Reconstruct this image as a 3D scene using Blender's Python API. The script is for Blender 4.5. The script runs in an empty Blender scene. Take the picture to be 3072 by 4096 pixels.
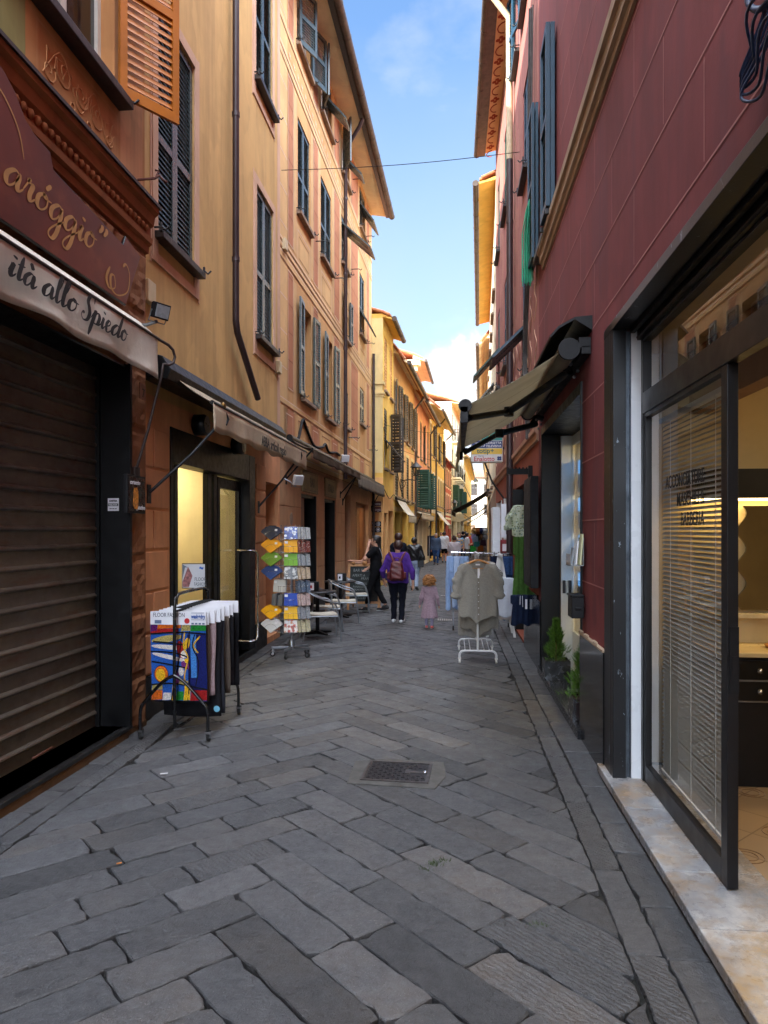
import bpy, bmesh, math, random
import numpy as np
from mathutils import Vector, Matrix
random.seed(7)
RNG = np.random.default_rng(11)
SC = bpy.context.scene
COL = SC.collection
PI = math.pi
R = math.radians

# ------------------------------------------------------------------ camera
CAM_H = 1.8
FPX = 2844.0                     # focal length in photo pixels
YAW = math.atan((1813 - 1536) / FPX)
cam_d = bpy.data.cameras.new('camera')
cam_d.sensor_fit = 'VERTICAL'
cam_d.sensor_height = 36.0
cam_d.lens = 36.0 * FPX / 4096.0
cam_d.shift_y = (2122 - 2048) / 4096.0
cam_d.clip_start = 0.05
cam_d.clip_end = 2000
cam = bpy.data.objects.new('camera', cam_d)
COL.objects.link(cam)
cam.location = (0, 0, CAM_H)
cam.rotation_euler = (PI / 2, 0, YAW)
SC.camera = cam

# ------------------------------------------------------------------ light
SUN_AZ, SUN_EL = R(52), R(33)     # light travels towards +Y, veering to +X
EXPOSURE = 1.95
SC.view_settings.view_transform = 'Standard'
SC.view_settings.look = 'None'
SC.view_settings.gamma = 1
SC.view_settings.exposure = EXPOSURE
SC.view_settings.use_curve_mapping = False
sun_d = bpy.data.lights.new('sun', 'SUN')
sun_d.energy = 4.8
sun_d.angle = R(0.5)
sun_d.color = (1.0, 0.93, 0.82)
sun = bpy.data.objects.new('sun', sun_d)
COL.objects.link(sun)
sun_dir = Vector((math.sin(SUN_AZ) * math.cos(SUN_EL), math.cos(SUN_AZ) * math.cos(SUN_EL), -math.sin(SUN_EL)))
sun.rotation_euler = sun_dir.to_track_quat('-Z', 'Y').to_euler()
sun.location = (-20, -20, 40)

world = bpy.data.worlds.new('World')
SC.world = world
world.use_nodes = True
wn, wl = world.node_tree.nodes, world.node_tree.links
wn.clear()
w_out = wn.new('ShaderNodeOutputWorld')
w_bg = wn.new('ShaderNodeBackground')
w_bg.inputs[1].default_value = 0.10
sky = wn.new('ShaderNodeTexSky')
sky.sky_type = 'NISHITA'
sky.sun_disc = False
sky.sun_elevation = SUN_EL
sky.sun_rotation = SUN_AZ + PI
sky.air_density = 1.0
sky.dust_density = 0.6
sky.ozone_density = 2.0
tc = wn.new('ShaderNodeTexCoord')
sep = wn.new('ShaderNodeSeparateXYZ')
wl.new(tc.outputs['Generated'], sep.inputs[0])


def wmath(op, a, b=None, c=None, clamp=False):
    n = wn.new('ShaderNodeMath')
    n.operation = op
    n.use_clamp = clamp
    for i, v in enumerate((a, b, c)):
        if v is None:
            continue
        if isinstance(v, (int, float)):
            n.inputs[i].default_value = v
        else:
            wl.new(v, n.inputs[i])
    return n.outputs[0]


def wnoise(scale, detail, vec, rough=0.55):
    n = wn.new('ShaderNodeTexNoise')
    n.inputs['Scale'].default_value = scale
    n.inputs['Detail'].default_value = detail
    n.inputs['Roughness'].default_value = rough
    wl.new(vec, n.inputs['Vector'])
    return n.outputs['Fac']


def wmap(v, a, b, c, d):
    n = wn.new('ShaderNodeMapRange')
    n.clamp = True
    wl.new(v, n.inputs[0])
    for i, x in enumerate((a, b, c, d)):
        n.inputs[i + 1].default_value = x
    return n.outputs[0]


zpos = wmath('MAXIMUM', sep.outputs[2], 0.03)
den = wmath('ADD', zpos, 0.25)
comb = wn.new('ShaderNodeCombineXYZ')
wl.new(wmath('DIVIDE', sep.outputs[0], den), comb.inputs[0])
wl.new(wmath('DIVIDE', sep.outputs[1], den), comb.inputs[1])
cl = wnoise(1.7, 8, comb.outputs[0])
# broken cloud: thickened behind the viewer as unseen fill light and towards the far horizon, thin veil elsewhere
behind = wmap(sep.outputs[1], -0.5, 0.35, 0.20, 0.0)
low = wmap(sep.outputs[2], 0.05, 0.36, 0.14, 0.0)
cov = wmath('ADD', wmath('ADD', cl, behind), low)
cmask = wmap(cov, 0.53, 0.74, 0.0, 1.0)
haze = wmath('MULTIPLY', wmap(sep.outputs[2], 0.16, 0.58, 1.0, 0.0), wmap(wnoise(2.6, 6, tc.outputs['Generated']), 0.36, 0.60, 0.68, 1.0))
# one heaped cloud low over the far end of the street
vd = wn.new('ShaderNodeVectorMath')
vd.operation = 'DISTANCE'
wl.new(tc.outputs['Generated'], vd.inputs[0])
vd.inputs[1].default_value = (0.03, 0.975, 0.205)
puff = wmap(wmath('ADD', vd.outputs['Value'], wmath('MULTIPLY', wnoise(9.0, 6, tc.outputs['Generated'], 0.6), 0.17)), 0.135, 0.160, 1.0, 0.0)
cmask = wmath('MAXIMUM', cmask, puff)
call = wmath('MAXIMUM', cmask, haze)
# added unseen for fill light: a very bright cloud bank stands overhead and behind, outside the strip of blue ahead
over = wmap(wmath('ADD', sep.outputs[2], wmath('MULTIPLY', sep.outputs[1], -0.45)), 0.38, 0.62, 0.0, 1.0)
fill_bank = wmath('MULTIPLY', over, wmap(cl, 0.30, 0.62, 0.55, 1.0))
call = wmath('MAXIMUM', call, fill_bank)
mixc = wn.new('ShaderNodeMix')
mixc.data_type = 'RGBA'
wl.new(call, mixc.inputs[0])
sat = wn.new('ShaderNodeHueSaturation')
sat.inputs['Saturation'].default_value = 1.1
sat.inputs['Value'].default_value = 1.0
wl.new(sky.outputs[0], sat.inputs['Color'])
wl.new(sat.outputs[0], mixc.inputs[6])
cmix = wn.new('ShaderNodeMix')
cmix.data_type = 'RGBA'
wl.new(fill_bank, cmix.inputs[0])
hmix = wn.new('ShaderNodeMix')
hmix.data_type = 'RGBA'
wl.new(cmask, hmix.inputs[0])
hmix.inputs[6].default_value = (2.1, 2.36, 2.72, 1)
hmix.inputs[7].default_value = (3.0, 3.1, 3.2, 1)
wl.new(hmix.outputs[2], cmix.inputs[6])
cmix.inputs[7].default_value = (33.0, 36.5, 42.0, 1)
wl.new(cmix.outputs[2], mixc.inputs[7])
wl.new(mixc.outputs[2], w_bg.inputs[0])
wl.new(w_bg.outputs[0], w_out.inputs[0])

SC.cycles.use_denoising = True
try:
    SC.cycles.denoiser = 'OPENIMAGEDENOISE'
except Exception:
    pass
SC.cycles.max_bounces = 8
SC.cycles.diffuse_bounces = 5
SC.cycles.glossy_bounces = 4
SC.cycles.transmission_bounces = 6
SC.cycles.transparent_max_bounces = 8
SC.cycles.sample_clamp_indirect = 6.0
SC.cycles.caustics_reflective = False
SC.cycles.caustics_refractive = False


# ------------------------------------------------------------------ measuring: photo pixel -> ray -> point on a real plane
def ray(px, py):
    xc, zc = px - 1536.0, -(py - 2122.0)
    c, s = math.cos(YAW), math.sin(YAW)
    return Vector((xc * c - FPX * s, xc * s + FPX * c, zc))


def on_ground(px, py, z=0.0):
    d = ray(px, py)
    t = (z - CAM_H) / d.z
    return Vector((d.x * t, d.y * t, z))


def at_y(px, py, Y):
    d = ray(px, py)
    t = Y / d.y
    return Vector((d.x * t, Y, CAM_H + d.z * t))


class Facade:
    """A wall line from p0 to p1 (plan), the street on its right (side L) or on its left (side R)."""
    def __init__(s, p0, p1, side):
        s.p0, s.p1 = Vector(p0), Vector(p1)
        s.d = (s.p1 - s.p0).normalized()
        s.len = (s.p1 - s.p0).length
        s.n = Vector((s.d.y, -s.d.x)) if side == 'L' else Vector((-s.d.y, s.d.x))
        s.side = side

    def W(s, u, o, z):
        p = s.p0 + s.d * u + s.n * o
        return Vector((p.x, p.y, z))

    def uz(s, px, py, o=0.0):
        d = ray(px, py)
        q = s.p0 + s.n * o
        t = q.dot(s.n) / (Vector((d.x, d.y)).dot(s.n))
        p = Vector((d.x * t, d.y * t))
        return (p - q).dot(s.d), CAM_H + d.z * t

    def u(s, px, o=0.0):
        return s.uz(px, 2000, o)[0]


# ------------------------------------------------------------------ materials
def lin(h):
    h = h.lstrip('#')
    out = []
    for i in (0, 2, 4):
        c = int(h[i:i + 2], 16) / 255
        out.append(c / 12.92 if c <= 0.04045 else ((c + 0.055) / 1.055) ** 2.4)
    return tuple(out) + (1,)


class NT:
    def __init__(s, name):
        s.m = bpy.data.materials.new(name)
        s.m.use_nodes = True
        s.n, s.l = s.m.node_tree.nodes, s.m.node_tree.links
        s.b = s.n['Principled BSDF']
        s.geo = None

    def pos(s):
        if s.geo is None:
            s.geo = s.n.new('ShaderNodeNewGeometry').outputs['Position']
        return s.geo

    def set(s, node, k, v):
        if hasattr(v, 'is_output'):
            s.l.new(v, node.inputs[k])
        else:
            node.inputs[k].default_value = v

    def noise(s, scale, detail=4, rough=0.6, stretch=None, vec=None):
        v = vec or s.pos()
        if stretch:
            mp = s.n.new('ShaderNodeMapping')
            mp.inputs['Scale'].default_value = stretch
            s.l.new(v, mp.inputs[0])
            v = mp.outputs[0]
        n = s.n.new('ShaderNodeTexNoise')
        n.inputs['Scale'].default_value = scale
        n.inputs['Detail'].default_value = detail
        n.inputs['Roughness'].default_value = rough
        s.l.new(v, n.inputs['Vector'])
        return n.outputs['Fac']

    def ramp(s, v, a, b, c=0.0, d=1.0):
        n = s.n.new('ShaderNodeMapRange')
        s.l.new(v, n.inputs[0])
        for i, x in enumerate((a, b, c, d)):
            n.inputs[i + 1].default_value = x
        return n.outputs[0]

    def mix(s, f, a, b, mode='MIX'):
        n = s.n.new('ShaderNodeMix')
        n.data_type = 'RGBA'
        n.blend_type = mode
        s.set(n, 0, f)
        s.set(n, 6, a)
        s.set(n, 7, b)
        return n.outputs[2]

    def math(s, op, a, b=0.0):
        n = s.n.new('ShaderNodeMath')
        n.operation = op
        s.set(n, 0, a)
        s.set(n, 1, b)
        return n.outputs[0]

    def bump(s, h, strength=0.3, dist=0.01):
        n = s.n.new('ShaderNodeBump')
        n.inputs['Strength'].default_value = strength
        n.inputs['Distance'].default_value = dist
        s.l.new(h, n.inputs['Height'])
        s.l.new(n.outputs[0], s.b.inputs['Normal'])

    def col(s, v):
        s.set(s.b, 'Base Color', v)

    def rough(s, v):
        s.set(s.b, 'Roughness', v)


def shade(h, k):
    c = lin(h)
    return (c[0] * k, c[1] * k, c[2] * k, 1)


MATS = {}


def plain(name, h, rough=0.6, metal=0.0, var=0.12, nscale=6.0, bump=0.0, spec=0.5):
    if name in MATS:
        return MATS[name]
    t = NT(name)
    if var:
        f = t.noise(nscale, 5)
        t.col(t.mix(t.ramp(f, 0.3, 0.7), shade(h, 1 - var * 1.6), shade(h, 1 + var)))
        t.rough(t.ramp(t.noise(nscale * 2.3, 3), 0.3, 0.7, max(0.05, rough - 0.08), min(1, rough + 0.1)))
    else:
        t.col(lin(h))
        t.rough(rough)
    t.b.inputs['Metallic'].default_value = metal
    t.b.inputs['Specular IOR Level'].default_value = spec
    if bump:
        t.bump(t.noise(nscale * 8, 4), bump, 0.004)
    MATS[name] = t.m
    return t.m


def plaster(name, h, stain='6d5a48', amount=0.22, bump=0.25):
    """Old painted render: broad cloudiness, rain streaks with a shape of their own, trowel marks."""
    if name in MATS:
        return MATS[name]
    t = NT(name)
    big = t.ramp(t.noise(0.7, 6, 0.65), 0.3, 0.72)
    c = t.mix(big, shade(h, 0.84), shade(h, 1.12))
    mid = t.ramp(t.noise(4.5, 5, 0.7), 0.35, 0.75)
    c = t.mix(t.math('MULTIPLY', mid, 0.25), c, shade(h, 1.3))
    streak = t.ramp(t.noise(1.0, 5, 0.6, stretch=(5.0, 5.0, 0.35)), 0.49, 0.72)
    c = t.mix(t.math('MULTIPLY', streak, amount), c, lin(stain))
    patch = t.ramp(t.noise(1.3, 3, 0.5, stretch=(1, 1, 0.8)), 0.555, 0.575)
    c = t.mix(t.math('MULTIPLY', patch, 0.30 + amount * 0.3), c, shade(h, 1.22))
    damp = t.ramp(t.noise(0.9, 4, 0.6, stretch=(2.2, 2.2, 0.6)), 0.50, 0.68)
    c = t.mix(t.math('MULTIPLY', damp, 0.15 + amount), c, shade(h, 0.66))
    speck = t.ramp(t.noise(38, 3, 0.6), 0.66, 0.8)
    c = t.mix(t.math('MULTIPLY', speck, 0.25), c, shade(h, 0.6))
    t.col(c)
    t.rough(0.88)
    t.b.inputs['Specular IOR Level'].default_value = 0.25
    h1 = t.math('ADD', t.math('MULTIPLY', t.noise(22, 5), 0.6), t.math('MULTIPLY', t.noise(90, 3), 0.4))
    t.bump(h1, bump, 0.006)
    MATS[name] = t.m
    return t.m


def glass(name, tint='ffffff', rough=0.0, transp=0.85):
    """Thin window pane: mostly see-through with a clear reflection (a single sheet does not bend light)."""
    if name in MATS:
        return MATS[name]
    t = NT(name)
    n, l = t.n, t.l
    tr = n.new('ShaderNodeBsdfTransparent')
    tr.inputs[0].default_value = lin(tint)
    gl = n.new('ShaderNodeBsdfGlossy')
    gl.inputs['Roughness'].default_value = rough
    g = n.new('ShaderNodeNewGeometry')
    dp = n.new('ShaderNodeVectorMath')
    dp.operation = 'DOT_PRODUCT'
    l.new(g.outputs['Normal'], dp.inputs[0])
    l.new(g.outputs['Incoming'], dp.inputs[1])
    c1 = t.math('SUBTRACT', 1.0, t.math('ABSOLUTE', dp.outputs['Value']))
    fr = t.math('ADD', t.math('MULTIPLY', t.math('POWER', c1, 4.0), 0.92), 0.05)
    mx = n.new('ShaderNodeMixShader')
    l.new(fr, mx.inputs[0])
    l.new(tr.outputs[0], mx.inputs[1])
    l.new(gl.outputs[0], mx.inputs[2])
    l.new(mx.outputs[0], n['Material Output'].inputs[0])
    MATS[name] = t.m
    return t.m


def emit(name, h, strength):
    if name in MATS:
        return MATS[name]
    t = NT(name)
    t.col(lin(h))
    t.b.inputs['Emission Color'].default_value = lin(h)
    t.b.inputs['Emission Strength'].default_value = strength
    MATS[name] = t.m
    return t.m


# ------------------------------------------------------------------ mesh building (points are world points unless the thing is a template)
class MB:
    def __init__(s):
        s.v, s.f, s.m, s.s = [], [], [], []

    def add(s, verts, faces, m=0, smooth=False):
        k = len(s.v)
        s.v += [tuple(p) for p in verts]
        for f in faces:
            s.f.append(tuple(i + k for i in f))
            s.m.append(m)
            s.s.append(smooth)
        return s

    def quad(s, a, b, c, d, m=0):
        return s.add([a, b, c, d], [(0, 1, 2, 3)], m)

    def hexa(s, p, m=0):
        return s.add(p, [(0, 3, 2, 1), (4, 5, 6, 7), (0, 1, 5, 4), (1, 2, 6, 5), (2, 3, 7, 6), (3, 0, 4, 7)], m)

    def box(s, x0, x1, y0, y1, z0, z1, m=0):
        return s.hexa([(x0, y0, z0), (x1, y0, z0), (x1, y1, z0), (x0, y1, z0), (x0, y0, z1), (x1, y0, z1), (x1, y1, z1), (x0, y1, z1)], m)

    def fbox(s, F, u0, u1, o0, o1, z0, z1, m=0):
        W = F.W
        return s.hexa([W(u0, o0, z0), W(u1, o0, z0), W(u1, o1, z0), W(u0, o1, z0), W(u0, o0, z1), W(u1, o0, z1), W(u1, o1, z1), W(u0, o1, z1)], m)

    def obox(s, o, a, b, c, m=0):
        """box from corner o along the three edge vectors"""
        o, a, b, c = Vector(o), Vector(a), Vector(b), Vector(c)
        return s.hexa([o, o + a, o + a + b, o + b, o + c, o + a + c, o + a + b + c, o + b + c], m)

    def prism(s, pts, ext, m=0):
        n = len(pts)
        e = Vector(ext)
        v = [Vector(p) for p in pts] + [Vector(p) + e for p in pts]
        f = [tuple(range(n - 1, -1, -1)), tuple(range(n, 2 * n))] + [(i, (i + 1) % n, n + (i + 1) % n, n + i) for i in range(n)]
        return s.add(v, f, m)

    def tube(s, path, r, n=8, m=0, closed=False, caps=True):
        P = [Vector(p) for p in path]
        k = len(P)
        rr = r if isinstance(r, (list, tuple)) else [r] * k
        verts, up = [], None
        for i, p in enumerate(P):
            if closed:
                t = (P[(i + 1) % k] - P[i - 1])
            else:
                t = (P[min(i + 1, k - 1)] - P[max(i - 1, 0)])
            t = t.normalized() if t.length > 1e-9 else Vector((0, 0, 1))
            if up is None:
                up = Vector((0, 0, 1)) if abs(t.z) < 0.9 else Vector((1, 0, 0))
            a = up - t * up.dot(t)
            if a.length < 1e-6:
                a = t.orthogonal()
            a.normalize()
            up = a
            b = t.cross(a)
            for j in range(n):
                w = 2 * PI * j / n
                verts.append(p + a * (math.cos(w) * rr[i]) + b * (math.sin(w) * rr[i]))
        faces = []
        for i in range(k if closed else k - 1):
            i2 = (i + 1) % k
            for j in range(n):
                j2 = (j + 1) % n
                faces.append((i * n + j, i * n + j2, i2 * n + j2, i2 * n + j))
        s.add(verts, faces, m, True)
        if caps and not closed:
            s.add(verts[:n], [tuple(range(n - 1, -1, -1))], m)
            s.add(verts[-n:], [tuple(range(n))], m)
        return s

    def lathe(s, c, prof, n=16, m=0, axis='Z', smooth=True):
        c = Vector(c)
        verts, faces = [], []
        for r, h in prof:
            for j in range(n):
                w = 2 * PI * j / n
                x, y = r * math.cos(w), r * math.sin(w)
                d = (x, y, h) if axis == 'Z' else ((h, x, y) if axis == 'X' else (x, h, y))
                verts.append(c + Vector(d))
        for i in range(len(prof) - 1):
            for j in range(n):
                j2 = (j + 1) % n
                faces.append((i * n + j, i * n + j2, (i + 1) * n + j2, (i + 1) * n + j))
        s.add(verts, faces, m, smooth)
        if prof[0][0] > 1e-5:
            s.add(verts[:n], [tuple(range(n))], m)
        if prof[-1][0] > 1e-5:
            s.add(verts[-n:], [tuple(range(n))], m)
        return s

    def grid(s, fn, nu, nv, m=0, smooth=True, closed_u=False):
        verts = [fn(i / (nu if closed_u else nu - 1), j / (nv - 1)) for j in range(nv) for i in range(nu)]
        faces = []
        for j in range(nv - 1):
            for i in range(nu if closed_u else nu - 1):
                i2 = (i + 1) % nu
                faces.append((j * nu + i, j * nu + i2, (j + 1) * nu + i2, (j + 1) * nu + i))
        return s.add(verts, faces, m, smooth)

    def build(s, name, mats, parent=None, bevel=0.0, solid=0.0, **props):
        me = bpy.data.meshes.new(name)
        off = Vector((0, 0, 0))
        q = parent
        while q is not None:
            off += q.location
            q = q.parent
        me.from_pydata([(p[0] - off.x, p[1] - off.y, p[2] - off.z) for p in s.v], [], s.f)
        if not isinstance(mats, (list, tuple)):
            mats = [mats]
        for mm in mats:
            me.materials.append(mm)
        me.polygons.foreach_set('material_index', s.m)
        me.polygons.foreach_set('use_smooth', s.s)
        bm = bmesh.new()
        bm.from_mesh(me)
        bmesh.ops.recalc_face_normals(bm, faces=bm.faces)
        bm.to_mesh(me)
        bm.free()
        o = bpy.data.objects.new(name, me)
        COL.objects.link(o)
        if parent is not None:
            o.parent = parent
        if solid:
            md = o.modifiers.new('solid', 'SOLIDIFY')
            md.thickness = solid
            md.offset = 0
        if bevel:
            md = o.modifiers.new('bevel', 'BEVEL')
            md.width = bevel
            md.segments = 2
            md.limit_method = 'ANGLE'
        for k, v in props.items():
            o[k] = v
        return o


def thing(name, loc, label, cat, group=None):
    o = bpy.data.objects.new(name, None)
    o.empty_display_size = 0.1
    COL.objects.link(o)
    o.location = loc
    o['label'], o['category'] = label, cat
    if group:
        o['group'] = group
    return o


def tag(o, label, cat, group=None):
    o['label'], o['category'] = label, cat
    if group:
        o['group'] = group
    return o


def set_origin(o, p):
    """move a top-level mesh's origin to p (its base) without moving the mesh"""
    p = Vector(p)
    o.data.transform(Matrix.Translation(-(p - o.location)))
    o.location = p
    return o


def copy_tree(o, parent=None):
    c = o.copy()
    COL.objects.link(c)
    if parent is not None:
        c.parent = parent
    for ch in list(o.children):
        copy_tree(ch, c)
    return c


def text(body, size, parent, mat, origin, xdir, ydir, align='LEFT', name='lettering', extrude=0.001, shear=0.0, bold=0.0, sx=1.0):
    """writing as thin raised letters; origin is a world point, xdir/ydir the reading and up directions"""
    cu = bpy.data.curves.new(name, 'FONT')
    cu.body = body
    cu.size = size
    cu.align_x = align
    cu.extrude = extrude
    cu.shear = shear
    cu.offset = bold
    cu.resolution_u = 3
    cu.materials.append(mat)
    o = bpy.data.objects.new(name, cu)
    COL.objects.link(o)
    x, y = Vector(xdir).normalized(), Vector(ydir).normalized()
    z = x.cross(y)
    M = Matrix((x * sx, y, z)).transposed().to_4x4()
    off = Vector((0, 0, 0))
    q = parent
    while q is not None:
        off += q.location
        q = q.parent
    M.translation = Vector(origin) - off
    o.parent = parent
    o.matrix_local = M
    return o


def catmull(pts, k=8, closed=False):
    P = [Vector(p) for p in pts]
    n = len(P)
    out = []
    for i in range(n if closed else n - 1):
        p0 = P[i - 1] if (i > 0 or closed) else P[0]
        p1, p2 = P[i], P[(i + 1) % n]
        p3 = P[(i + 2) % n] if (i + 2 < n or closed) else P[-1]
        for j in range(k):
            t = j / k
            out.append(0.5 * ((2 * p1) + (p2 - p0) * t + (2 * p0 - 5 * p1 + 4 * p2 - p3) * t * t + (3 * p1 - p0 - 3 * p2 + p3) * t ** 3))
    if not closed:
        out.append(P[-1])
    return out


# ------------------------------------------------------------------ smooth solids from distance fields (people, cloth)
def surfnet(fn, lo, hi, res):
    lo, hi = np.array(lo, float), np.array(hi, float)
    n = np.maximum(4, np.ceil((hi - lo) / res).astype(int) + 1)
    ax = [lo[i] + np.arange(n[i]) * res for i in range(3)]
    X, Y, Z = np.meshgrid(*ax, indexing='ij', sparse=True)
    D = np.asarray(fn(X, Y, Z), dtype=np.float32)
    D = np.broadcast_to(D, tuple(n)).copy()
    D[0], D[-1], D[:, 0], D[:, -1], D[:, :, 0], D[:, :, -1] = 1, 1, 1, 1, 1, 1
    S = D < 0
    cs = tuple(n - 1)
    cnt = np.zeros(cs, np.float32)
    acc = np.zeros(cs + (3,), np.float32)
    corners = [(i, j, k) for i in (0, 1) for j in (0, 1) for k in (0, 1)]
    sl = lambda A, c: A[c[0]:c[0] + cs[0], c[1]:c[1] + cs[1], c[2]:c[2] + cs[2]]
    for a in corners:
        for axi in range(3):
            if a[axi]:
                continue
            b = list(a)
            b[axi] = 1
            da, db = sl(D, a), sl(D, b)
            msk = sl(S, a) != sl(S, b)
            if not msk.any():
                continue
            t = np.where(msk, da / np.where(np.abs(da - db) < 1e-9, 1, da - db), 0)
            for q in range(3):
                acc[..., q] += np.where(msk, a[q] + (t if q == axi else 0), 0)
            cnt += msk
    act = cnt > 0
    idx = -np.ones(cs, np.int64)
    idx[act] = np.arange(act.sum())
    cells = np.argwhere(act)
    V = lo + (cells + acc[act] / cnt[act][:, None]) * res
    faces = []
    for axi in range(3):
        o1, o2 = (axi + 1) % 3, (axi + 2) % 3
        s0 = [slice(1, -1)] * 3
        s1 = [slice(1, -1)] * 3
        s0[axi] = slice(0, -1)
        s1[axi] = slice(1, None)
        ch = S[tuple(s0)] != S[tuple(s1)]
        p = np.argwhere(ch)
        if not len(p):
            continue
        ins = S[tuple(s0)][ch]
        p = p + 1
        p[:, axi] -= 1
        q = []
        for d1, d2 in ((-1, -1), (0, -1), (0, 0), (-1, 0)):
            c = p.copy()
            c[:, o1] += d1
            c[:, o2] += d2
            q.append(idx[c[:, 0], c[:, 1], c[:, 2]])
        q = np.stack(q, 1)
        q[~ins] = q[~ins][:, ::-1]
        faces.append(q)
    F = np.concatenate(faces) if faces else np.zeros((0, 4), int)
    F = F[(F >= 0).all(1)]
    return V, F


def smin(a, b, k):
    h = np.clip(0.5 + 0.5 * (b - a) / k, 0, 1)
    return b + (a - b) * h - k * h * (1 - h)


def cap(X, Y, Z, a, b, ra, rb):
    ax, ay, az = a
    bx, by, bz = b[0] - ax, b[1] - ay, b[2] - az
    L = bx * bx + by * by + bz * bz + 1e-9
    h = np.clip(((X - ax) * bx + (Y - ay) * by + (Z - az) * bz) / L, 0, 1)
    return np.sqrt((X - ax - h * bx) ** 2 + (Y - ay - h * by) ** 2 + (Z - az - h * bz) ** 2) - (ra + (rb - ra) * h)


def ell(X, Y, Z, c, r):
    k = np.sqrt(((X - c[0]) / r[0]) ** 2 + ((Y - c[1]) / r[1]) ** 2 + ((Z - c[2]) / r[2]) ** 2)
    return (k - 1) * min(r)


def net_obj(name, fn, lo, hi, res, mat, parent=None, smooth_iter=1):
    V, F = surfnet(fn, lo, hi, res)
    me = bpy.data.meshes.new(name)
    me.from_pydata([tuple(map(float, v)) for v in V], [], [tuple(map(int, f)) for f in F])
    me.materials.append(mat)
    me.polygons.foreach_set('use_smooth', [True] * len(me.polygons))
    o = bpy.data.objects.new(name, me)
    COL.objects.link(o)
    if parent is not None:
        o.parent = parent
    if smooth_iter:
        md = o.modifiers.new('smooth', 'SMOOTH')
        md.iterations = smooth_iter
        md.factor = 0.5
    return o


def texts_to_meshes():
    """letters become plain meshes, so that each carries its own outline"""
    bpy.context.view_layer.update()
    dg = bpy.context.evaluated_depsgraph_get()
    for o in [o for o in SC.objects if o.type == 'FONT']:
        me = bpy.data.meshes.new_from_object(o.evaluated_get(dg))
        n = bpy.data.objects.new(o.name, me)
        COL.objects.link(n)
        n.parent = o.parent
        n.matrix_local = o.matrix_local.copy()
        cu = o.data
        nm = o.name
        bpy.data.objects.remove(o)
        bpy.data.curves.remove(cu)
        n.name = nm
# ------------------------------------------------------------------ palette
M_BEIGE = plaster('beige_plaster', 'c8a36a', amount=0.28)
M_BEIGE_TRIM = plaster('pale_trim_plaster', 'c9a58a', amount=0.15)
M_OCHRE = plaster('orange_ochre_plaster', 'b58150', amount=0.45, stain='8a4a2a')
M_GREENISH = plaster('faded_green_plaster', '8a8450', amount=0.4)
M_PINK = plaster('salmon_plaster', 'c99b68', amount=0.12)
M_PINK_D = plaster('dusty_rose_plaster', 'b47a5a', amount=0.12)
M_PINK_L = plaster('cream_trim_paint', 'd4ae7a', amount=0.10)
M_PINK_XL = plaster('light_line_paint', 'dcbfa4', amount=0.08)
M_TERRA = plaster('terracotta_plaster', 'd99d72', amount=0.2)
M_TERRA_L = plaster('terracotta_joint', 'c07a52', amount=0.1)
M_TAUPE = plaster('taupe_plaster', '8f7664', amount=0.25)
M_YEL = plaster('yellow_plaster', 'e3b95e', amount=0.12)
M_YEL_L = plaster('straw_plaster', 'dcc48c', amount=0.12)
M_ORANGE = plaster('orange_plaster', 'dca86e', amount=0.15)
M_SALMON = plaster('coral_plaster', 'd6997a', amount=0.12)
M_REDH = plaster('rosy_red_plaster', 'b5594a', amount=0.12)
M_CREAM = plaster('cream_plaster', 'eee0c2', amount=0.12)
M_WHITEP = plaster('ivory_plaster', 'e8ddc4', amount=0.10)
M_RED = plaster('wine_red_plaster', '793c3c', amount=0.55, stain='5d3a40')
M_RED_LINE = plaster('pale_red_line', 'a8706a', amount=0.05)
M_RED_TRIM = plaster('tan_moulding', 'a5907a', amount=0.18)
M_BRICKRED = plaster('brick_red_plaster', '93503f', amount=0.25)
M_ORN = plaster('rose_painted_plaster', '9a625a', amount=0.2)
M_ORN_L = plaster('pale_ornament_paint', 'c9a088', amount=0.05)
M_ORN_D = plaster('rust_ornament_paint', 'a5533a', amount=0.05)
M_SHUT = plain('dark_green_shutter_paint', '424e50', 0.30, var=0.15)
M_SHUT_T = plain('teal_shutter_paint', '15394c', 0.42, var=0.15)
M_SHUT_G = plain('bottle_green_shutter_paint', '17453a', 0.45, var=0.15)
M_SHUT_B = plain('dark_brown_shutter_paint', '33291f', 0.5, var=0.15)
M_SHUT_O = plain('orange_shutter_paint', 'a56018', 0.5, var=0.12, nscale=4)
M_SLATE = plain('dark_slate', '2a2524', 0.45, var=0.2, nscale=14)
M_STONE = plain('pale_stone_sill', '8d7764', 0.8, var=0.2)
M_PIPE = plain('brown_painted_downpipe', '35272a', 0.42, var=0.15)
M_PIPE_C = plain('cream_painted_downpipe', 'b8a888', 0.6, var=0.15)
M_GUT = plain('weathered_copper_gutter', '4c4038', 0.5, metal=0.2, var=0.3, nscale=8)
M_BLACK = plain('black_painted_metal', '07080a', 0.4, var=0.2, spec=0.3)
M_BLACKG = plain('polished_black_granite', '0b0b0d', 0.12, var=0.25, nscale=60)
M_IRON = plain('black_wrought_iron', '141416', 0.5, var=0.2)
M_DARKP = plain('dark_window_glass', '0e1214', 0.06, var=0.1)
M_WFRAME = plain('white_window_wood', 'c9c3b6', 0.5, var=0.1)
M_ALU = plain('grey_aluminium', '8d9298', 0.35, metal=0.85, var=0.1)
M_CHROME = plain('chrome_steel', 'c4c6ca', 0.15, metal=1.0, var=0.05)
M_WHITE = plain('white_enamel', 'd8d8d6', 0.35, var=0.06)
M_PLASTIC_W = plain('white_plastic', 'd2d0ca', 0.45, var=0.08)
M_PLASTIC_K = plain('black_plastic', '0c0c0f', 0.5, var=0.15, spec=0.3)
M_RUBBER = plain('black_rubber', '161616', 0.8, var=0.1)
M_PAPER = plain('white_paper', 'dcdce0', 0.7, var=0.05)
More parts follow.
